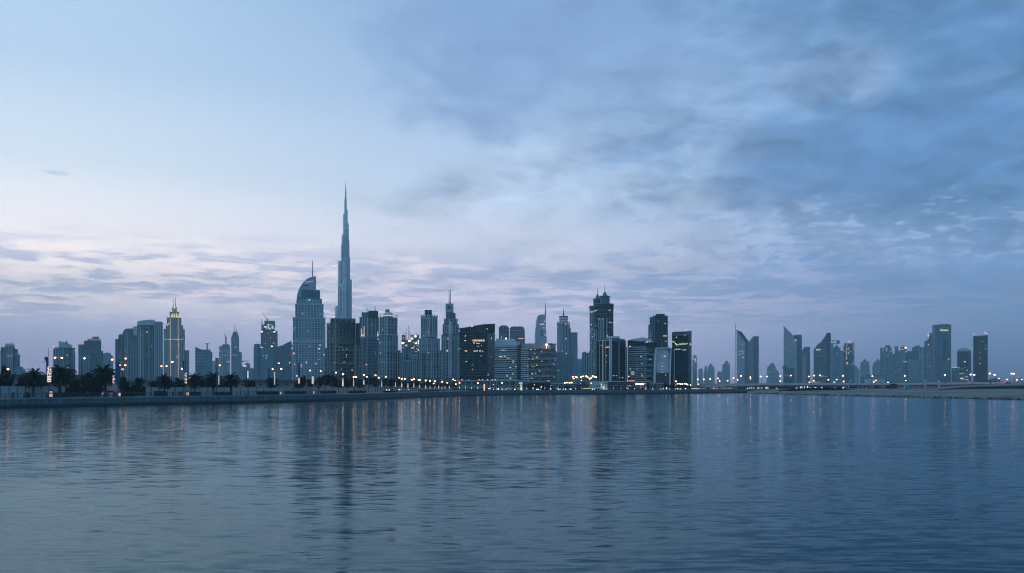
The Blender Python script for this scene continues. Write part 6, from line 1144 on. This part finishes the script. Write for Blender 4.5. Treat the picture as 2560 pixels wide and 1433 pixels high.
B.box('wall', 1472, 1519, 953.5, 'conc', dep=22); B.outline('curved_roof', [(1434, 955), (1446, 953.4), (1472, 952.2), (1472, 959.5), (1464, 961.5), (1446, 960.6), (1436, 958)], 'dconc', -3, 14); B.box('lower_wall', 1437, 1473, 961.5, plain('grey_render', (.24, .26, .28), .8), dd=2, dep=12); B.box('dark_opening', 1452, 1464, 956.3, 'dark', 959.6, dd=-4, dep=1); B.box('name_panel', 1511.5, 1518, 956.5, 'dconc', 959.5, dd=-.6, dep=.6)  # lower wall in plain grey render
for x, y, w_, h_, m_ in ((1509, 970.5, 4, 11, 'whitelow'), (1503.5, 966.5, 2.4, 6, 'yellow'), (1503, 961.5, 2.4, 4, 'peach'), (1516, 973, 2.4, 4, 'peach'), (1477.5, 958.5, 2.6, 2.6, 'whitelow'), (1452, 959, 2.4, 1.4, 'whitelow')): B.win(x, y, w_, h_, m_, 'lit_opening')
for k in range(9): B.win(1458.5+k*2, 972.5-(k % 3)*.4, 1.6, 1.4, 'gold', 'lit_opening')
B = low('glazed grid waterfront hall below the pier cornered office block', qd(1560, 36), 1519, 1624, 'glazed grid hall')
B.box('wall', 1520, 1622, 954.5, 'curtain', dep=22); B.box('roof', 1518, 1622, 953, 'conc', 954.8, dd=-1, dep=24); B.ribs([1520.5, 1527, 1535, 1543, 1551, 1560, 1568, 1577, 1585], 955, 980, .45, 'conc', .3); B.bands(1521, 1589, [960, 964.8, 972.5], .5, 'conc', .35)
B.box('lit_hall', 1588, 1617, 958, M['sitelit'], 974, dd=-1.2, dep=2); B.bands(1588, 1617, [958.3, 973.8], .8, 'peach', .4); B.ribs([1588.4, 1601, 1616.4], 958, 974, .6, 'conc', .6)
for k in range(6): B.win(1569+k*3.2, 952.2, 2.6, 1.2, 'redsign', 'roof_lamp')
for x, w_, m_ in ((1530, 3, 'whitelow'), (1538, 3.4, 'redsign'), (1546, 3, 'redsign'), (1552, 4, 'redsign'), (1558.5, 3.6, 'peach'), (1565.5, 4.4, 'peach'), (1580, 3, 'peach'), (1588, 3, 'whitelow'), (1597, 4, 'peach'), (1604, 5, 'gold')): B.win(x, 976, w_, 3, m_, 'shop_window')
B = low('white framed low pavilion beside the bow framed glass block', qd(1640, 34), 1616, 1660)
B.box('wall', 1620, 1658, 959, 'podium', dep=16); B.box('roof', 1619, 1659, 957.6, 'conc', 959.2, dd=-1, dep=17); B.ribs([1620, 1626, 1634, 1643, 1651, 1658], 959.4, 974, .8, 'conc', .6)
for x, w_, m_ in ((1622, 4, 'warmlow'), (1626.5, 4, 'gold'), (1632, 5, 'gold'), (1643, 4, 'peach'), (1646.5, 3, 'peach'), (1652, 7, 'gold'), (1657.5, 2, 'whitelow')): B.win(x, 975.5 if x < 1650 else 973, w_, 2.4 if x < 1650 else 1.2, m_, 'shop_window')
B = low('round white kiosk tower with a wide glowing disc roof by the water', qd(1302, 10), 1296, 1309, 'disc roofed kiosk')
B.round('stem', 1302.5, 3.0, [(1, None), (.9, 970), (.8, 960)], glow_pattern('kiosk_lattice', (.9, 1.0, .6), 1.3, .5, .9, .2), 0, 14); B.round('disc_roof', 1302, 6.0, [(.5, 960), (1, 958.2), (.9, 956.8), (.3, 955.6)], 'column2', 0, 18)
B = low('leafy pergola strung with green white bulbs at the foot of the yellow lit tower', qd(1705, 12), 1688, 1724, 'bulb strung pergola')
for x in (1691, 1703, 1716, 1723): B.spire(x, 961, 984, .5, 'post', 'dark', 0, 1)
B.box('roof_frame', 1690, 1724, 959.5, 'dark', 961, dd=0, dep=6)
for x, y, m_ in ((1693, 959.5, 'gglobe'), (1694.5, 959.8, 'globe'), (1699, 959.5, 'globe'), (1702, 960.3, 'globe'), (1706, 960.3, 'globe'), (1711, 959.5, 'globe'), (1714, 959.5, 'globe'), (1717, 960.5, 'globe'), (1719.5, 962.5, 'yglobe'), (1727, 963, 'globe')):
    b = MB(); b.ball((wx(x, B.d-.6), B.d-.6, wz(y, B.d)), .32, 8, 6); b.build('bulb', M[m_], B.o)
B.box('counter', 1698, 1705, 973, 'gold', 980, dd=1, dep=1)
B = low('low shopfront strip with pink and white lit bays beside the bullet topped tower', qd(1750, 24), 1728, 1768)
B.box('wall', 1730, 1766, 968.5, 'dconc', dep=10); B.box('roof', 1729, 1767, 967.3, 'roof', 968.7, dd=-1, dep=12)
for x, w_, m_ in ((1733, 3, 'whitelow'), (1737.5, 4, 'peach'), (1743, 4, 'whitelow'), (1748, 4, 'redsign'), (1753, 3, 'warmlow'), (1759, 3, 'whitelow'), (1762.5, 3, 'warmlow')): B.win(x, 972.5, w_, 4, m_, 'shop_window')
B.win(1737, 977, 9, 1.6, 'peach', 'lit_step')
B = low('long dark low hall with a thin row of warm lights under the bridge ramp', qd(1808, 20), 1778, 1838)
B.box('wall', 1769, 1834, 969, 'dark', dep=12); B.box('pale_end', 1834, 1842, 966, 'dconc', dd=-1, dep=10); B.box('roof', 1768, 1835, 967.6, 'roof', 969.2, dd=-1, dep=14)
for x in (1786, 1790, 1794, 1803, 1809, 1813, 1820, 1824, 1829): B.win(x, 970.6, 3.2, 1.3, 'warmlow', 'lit_slot')
B.win(1783, 972, 2, 6, 'peach', 'lit_slot'); B.win(1776, 970.5, 2.4, 2.4, 'teal', 'lit_sign')
# parasols on the terrace
for X, m_, lab in ((1499, M['navy'], 'dark blue parasol on the terrace before the white curved pavilion'), (1493, M['navy'], 'second dark blue parasol, just left of the first, before the white curved pavilion'), (1540, plain('red_canvas', (.4, .05, .05), .8), 'red parasol on the terrace before the glazed grid hall'), (1574, M['white'], 'white parasol on the terrace before the glazed grid hall')):
    p = at(X, 7); o = obj_at('parasol', p, GZ, lab, 'parasol'); b = MB(); b.taper((p.x, p.y, GZ), (p.x, p.y, GZ+2.6), .05, .05, 6); b.build('pole', M['pole'], o); b = MB(); b.lathe((p.x, p.y), [(1.9, GZ+2.0), (1.85, GZ+2.08), (.1, GZ+2.75)], 8); b.build('canopy', m_, o)
# small lamps along the far shore
gl = [(1222.5, 972.5, 'globe'), (1233.5, 973.6, 'yglobe'), (1245.5, 972.6, 'globe'), (1256, 976, 'gglobe'), (1233.8, 962, 'yglobe'), (1287, 976.5, 'globe'), (1305.5, 976, 'gglobe'), (1332.5, 971, 'globe'), (1336, 962.5, 'yglobe'), (1353, 968, 'globe'), (1342, 974, 'globe'), (1345.5, 976, 'globe'), (1351, 975.5, 'gglobe'), (1376, 972.5, 'globe'), (1377.5, 980, 'rglobe'), (1376.5, 965.5, 'rglobe'), (1397, 974, 'globe'), (1401.5, 973.5, 'gglobe'), (1414.5, 974.5, 'globe'), (1408, 974, 'yglobe'), (1427, 978, 'globe'), (1480.5, 975, 'globe'), (1486, 979, 'globe'), (1453.5, 952, 'globe'), (1478, 958.5, 'globe'), (1570, 978.5, 'globe'), (1586, 977.5, 'globe'), (1658.5, 971.5, 'rglobe'), (1658, 975, 'gglobe'), (1666.5, 970.5, 'globe'), (1666, 980.5, 'globe'), (1690, 954, 'warm'), (1689.5, 963, 'yglobe'), (1694, 978.5, 'globe'), (1702, 979.5, 'yglobe'), (1714, 979, 'globe'), (1729.5, 971.5, 'gglobe'), (1572, 941.8, 'globe'), (1868, 976.5, 'globe'), (1895.5, 985, 'rglobe')]
for (X, Y, m_), lab in zip(gl, placed('garden lamp', [c[0] for c in gl])):
    p = at(min(X, 1890), 5) if Y > 960 else at(X, 12); o = obj_at('garden_lamp', p, GZ, lab, 'garden lamp', 'small lamps along the far shore'); z = max(GZ+.4, zof(Y, p)) if Y < 983 else 1.6
    b = MB(); b.taper((p.x, p.y, GZ), (p.x, p.y, z), .06, .05, 6); b.build('post', M['pole'], o); b = MB(); b.ball((p.x, p.y, z+.1), .22 if m_ != 'warm' else .3, 8, 6); b.build('globe', M[m_], o)
# terrace visitors' shrubs: low dark planting at the shore
for i, (X0, X1, y) in enumerate(((1262, 1300, 978), (1322, 1372, 976.5), (1378, 1440, 978.5), (1442, 1500, 976), (1524, 1620, 979.5), (1700, 1735, 978), (1742, 1782, 979))):
    hedge(X0, X1, 6 if i != 4 else 2.5, y, f'low dark shore planting below the {near((X0+X1)/2)}', 70+i)
# warm flame-like light trees on the upper road
orange = [(1412, 957.5), (1417.5, 956.5), (1424, 957), (1429, 956.5), (1432, 942), (1434, 946.5), (1439.5, 942), (1442.5, 944), (1452.5, 943), (1458, 941), (1465.5, 940.5), (1469, 943), (1474, 947), (1478.5, 944.5), (1482, 940.5), (1486, 942), (1490.5, 943), (1428.5, 961)]
for (X, Y), lab in zip(orange, placed('orange flood lamp', [c[0] for c in orange])):
    p = ray(X)*575; street_lamp(X, Y, p, lab, 'orange lamps on the raised road', r=.38, arm=.7, mat='warm', side=-1 if X % 2 else 1)
# ------------------------------------------------------------------ bridge and highway, right
def deckrun(name, pts, zt, zb, dep, mat, parent):
    """PTS: (column, distance, row of the top edge); the deck is DEP metres deep behind its front edge"""
    b = MB(); fr = [(ray(X)*d, wz(Y, d)) for X, d, Y in pts]
    for (a, za), (c, zc) in zip(fr, fr[1:]):
        f = Vector((0, 1))*dep
        b.face([(a.x, a.y, za-zb), (c.x, c.y, zc-zb), (c.x, c.y, zc-zt), (a.x, a.y, za-zt)], [(a.x, 0), (c.x, 0), (c.x, 1), (a.x, 1)])
        b.face([(a.x, a.y, za-zt), (c.x, c.y, zc-zt), (c.x, c.y+dep, zc-zt), (a.x, a.y+dep, za-zt)], [(a.x, 0), (c.x, 0), (c.x, 1), (a.x, 1)])
        b.face([(c.x, c.y+dep, zc-zb), (a.x, a.y+dep, za-zb), (a.x, a.y+dep, za-zt), (c.x, c.y+dep, zc-zt)])
        b.face([(c.x, c.y, zc-zb), (a.x, a.y, za-zb), (a.x, a.y+dep, za-zb), (c.x, c.y+dep, zc-zb)])
    return b.build(name, mat, parent)
BR = [(1757, 590, 964.5), (1790, 600, 962), (1830, 606, 960.2), (1870, 612, 958.8), (1910, 616, 958), (2000, 622, 957.8), (2100, 628, 957.6), (2230, 636, 957.6), (2345, 642, 957), (2450, 648, 955.5), (2570, 655, 954.3), (2900, 665, 953), (3600, 690, 953)]
bo = empty('road_bridge', (wx(2000, 620), 620, GZ), 'long low concrete road bridge on short piers behind the sand spit', 'bridge')
LAND.append((2560, 'open horizon at the edge'))
trail_pinkc = plain('bridge_parapet', (.62, .55, .58), .8); deckm = plain('bridge_deck', (.12, .12, .13), .85)  # pale parapet with the pink of car light trails mixed in
deckrun('deck', BR, 1.15, 2.7, 24, deckm, bo); deckrun('parapet', [(X, d-.25, Y) for X, d, Y in BR], 0, 1.5, .25, trail_pinkc, bo); deckrun('rear_parapet', [(X, d+24.2, Y+.02) for X, d, Y in BR], 0, 1.5, .25, trail_pinkc, bo)
for X in (1880, 1912, 1945, 1978, 2012, 2046, 2080, 2114, 2148, 2182, 2212):
    d = 622; b = MB(); b.box((wx(X, d)+2, d+9, GZ+1.0), (1.6, 8, 3.4)); b.build('pier', M['dconc'], bo)
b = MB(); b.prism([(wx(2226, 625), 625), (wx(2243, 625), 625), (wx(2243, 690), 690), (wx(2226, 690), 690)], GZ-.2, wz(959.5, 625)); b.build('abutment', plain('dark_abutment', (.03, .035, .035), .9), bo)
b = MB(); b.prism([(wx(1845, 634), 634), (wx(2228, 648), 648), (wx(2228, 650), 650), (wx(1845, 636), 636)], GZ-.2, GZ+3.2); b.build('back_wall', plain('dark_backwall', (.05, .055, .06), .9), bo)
# lit odds and ends beneath the bridge
ub = [(1874, 971, 2.6, 3, 'peach'), (1879, 973, 3, 4, 'whitelow'), (1885, 971, 2, 4, 'peach'), (1896, 971, 5, 3, 'whitelow'), (1904, 970, 4, 3, 'greenlow'), (1917, 972.5, 8, 5, 'peach'), (1942, 971.5, 5, 1.4, 'whitelow'), (1992, 970.5, 6, 2, 'yellow'), (2003, 973, 6, 5, 'whitelow'), (2011.5, 972, 2, 6, 'teal'), (2019, 973, 2.4, 6, 'pinkb'), (2026, 971, 2.2, 3, 'redsign'), (2038, 971, 6, 3, 'gold'), (2054.5, 971, 3, 3, 'pinkb'), (2108.5, 970, 4.5, 4, 'whitelow'), (2088, 972, 5, 4, 'conc'), (2121, 973, 2.4, 7, 'conc'), (2157, 973, 2, 6, 'conc'), (2166, 973, 4, 3, 'conc')]
for (X, Y, w_, h_, m_), blab in zip(ub, placed('lit booth under the bridge', [t[0] for t in ub])):
    d = 618; p = ray(X)*d; o = obj_at('lit_booth', p, GZ, blab, 'booth', 'booths under the bridge'); ww, hh = w_/FPX*d, h_/FPX*d; z = wz(Y, d)
    b = MB(); b.box((p.x, p.y+.8, (z+hh/2+.15+GZ)/2), (ww*1.1, 1.4, z+hh/2+.15-GZ)); b.build('body', M['dconc'], o); b = MB(); b.box((p.x, p.y+.06, max(z, GZ+hh/2)), (ww, .1, hh)); b.build('front_panel', M[m_], o)
# ramp road rising to the right, with its embankment
RP = [(2312, 470, 975.2), (2335, 500, 971.5), (2365, 530, 967.5), (2400, 555, 964.5), (2450, 575, 962.2), (2510, 590, 960.6), (2570, 600, 959.8), (2900, 620, 958), (3600, 640, 957)]
ro = empty('ramp_road', (wx(2440, 570), 570, GZ), 'sloping slip road with light-trail pink barrier rising beside the bridge at the right', 'road ramp')
deckrun('deck', RP, .9, 1.5, 9, deckm, ro); deckrun('barrier', [(X, d-.2, Y) for X, d, Y in RP], 0, .95, .2, plain('trail_pink_barrier', (.62, .40, .42), .8), ro); deckrun('rear_barrier', [(X, d+9.1, Y) for X, d, Y in RP], 0, .95, .2, trail_pinkc, ro)  # red of the car light trails put into the barrier's colour
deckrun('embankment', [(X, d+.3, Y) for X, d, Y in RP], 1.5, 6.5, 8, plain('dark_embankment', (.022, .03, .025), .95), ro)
tr = empty('toll_gantry', (wx(2330, 640), 639, GZ), 'pale boxed gantry over the highway where the slip road starts', 'gantry')
for x in (2313, 2347): b = MB(); b.box((wx(x, 639), 639, GZ+3), (.8, .8, 6)); b.build('post', M['conc'], tr)
b = MB(); b.box((wx(2330, 639), 639, wz(957, 639)-.3), ((2347-2313)/FPX*639, .8, 1.0)); b.build('beam', M['conc'], tr)
# bridge lamps
bl = [(1744, 949), (1759.5, 949), (1775.5, 947.5), (1794.5, 946), (1799, 952.5), (1819, 952), (1834, 945.5), (1844, 950), (1875.8, 943), (1876.3, 947), (1902, 941.5), (1917.5, 941.5), (1951, 940.5), (1950.5, 953), (1977, 939), (2022, 941.5), (2023.5, 956), (2035.5, 939), (2034.5, 952), (2050, 938.5), (2071, 949.5), (2091.5, 949), (2107.5, 939.5), (2109, 954), (2181, 940.5), (2184.5, 955), (2189.5, 951.5), (2220, 956), (2262, 940), (2264.5, 952), (2362, 938), (2426.5, 936.5), (2435.5, 937), (2474.5, 934), (2486.5, 937), (2497.5, 946.5), (2517.5, 949), (2529, 934), (2534.5, 934.5), (2542.5, 950), (2554.5, 949), (1746, 961), (1852.5, 940)]
for (X, Y), lab in zip(bl, placed('bridge lamp', [c[0] for c in bl])):
    far_ = Y > 944; d = (640 if far_ else 628) if X > 1800 else 600; big = .5 if X > 2340 and not far_ else (.38 if not far_ else .32)
    p = ray(X)*d; zb = 4.6 if X > 1800 else GZ; zt = wz(Y, d)
    if zt < zb+1: zb = zt-1.5
    street_lamp(X, Y, p, lab, 'lamps along the bridge and highway', zb=zb, r=big, arm=.55, side=1 if int(X) % 2 else -1)
# cars and vans added in place of light trails; the teal truck below
for X, dz, rz, mat, van, lab in ((2046, 0, 0, CARW, 1, 'added white van on the bridge below the dark slope roofed tower'), (2062, 0, 3.14, CARD, 0, 'added dark car on the bridge right of the white van'), (2130, 0, 0, CARR, 0, 'added silver car on the bridge below the orange outlined tower'), (2390, 0, 3.14, CARW, 0, 'added white car on the highway below the dark tower with flared rim'), (2428, 0, 0, CARW, 1, 'added white van on the highway before the plain dark slab'), (2470, 0, 3.14, CARD, 0, 'added dark car with red tail lights on the highway below the plain dark slab'), (2520, 0, 0, CARR, 0, 'added silver car on the highway at the open horizon'), (1930, 0, 3.14, CARR, 0, 'added silver car on the bridge below the round domed far tower'), (1968, 0, 0, CARD, 0, 'added dark car on the bridge below the sharp peaked tower')):
    Yb = [Y for XX, d, Y in BR if XX <= X][-1]; d = 632 if X < 2230 else 648; zz = wz(Yb, 620 if X < 2230 else 644)-1.12
    car('trail_standin_car', ray(X)*(d+2), zz, rz, mat, lab, 'added vehicles on the bridge', van=bool(van))
cxs = [1985, 2010, 2085, 2115, 2160, 2200, 2250, 2290, 2375, 2410, 2447, 2455, 2490, 2505, 2540]  # more still cars added for the red of the light trails
for i, (X, lab) in enumerate(zip(cxs, placed('added car on the bridge', cxs))):
    Yb = [Y for XX, d, Y in BR if XX <= X][-1]; d = (640 if X < 2230 else 660)+(i % 3)*2.5; zz = wz(Yb, 622 if X < 2230 else 646)-1.12
    car('trail_standin_car', ray(X)*d, zz, math.pi*(i % 2)+.3*(1 if i % 2 else -1), (CARW, CARD, CARR)[i % 3], lab, 'added vehicles on the bridge')
tp = ray(2271)*560; to = car('cargo_truck', tp, GZ+.05, 0.0, plain('teal_paint', (.03, .28, .36), .5), 'small teal truck parked under the highway by the sand', None, van=True)
b = MB(); b.box((-1.0, 0, 2.05), (3.2, 2.0, .9)); b.build('cargo_box', plain('bright_teal', (.04, .42, .55), .5), to, loc=(0, 0, 0)).parent = to
b = MB(); so_ = empty('sign_board', (wx(2086, 632), 632, 5), 'small teal road sign on the bridge below the signed tower', 'road sign')
b.box((wx(2085.5, 632), 632, wz(956.5, 632)), (1.7, .1, 1.5)); b.build('panel', M['teal'], so_); b = MB(); b.taper((wx(2085.5, 632), 632.1, 4.6), (wx(2085.5, 632), 632.1, wz(956.5, 632)), .07, .07, 6); b.build('post', M['pole'], so_)
# ferry jetty at the tip of the spit
jo = empty('jetty', (wx(1925, 520), 520, 0), 'pale floating jetty at the tip of the sand spit', 'jetty')
b = MB(); b.box((wx(1924, 520), 520, .75), (30/FPX*520*1.25, 3, .35)); b.build('deck', M['conc'], jo)
for X in (1908, 1918, 1930, 1940): b = MB(); b.taper((wx(X, 520), 520, -.4), (wx(X, 520), 520, .9), .18, .18, 8); b.build('pile', M['dark'], jo)
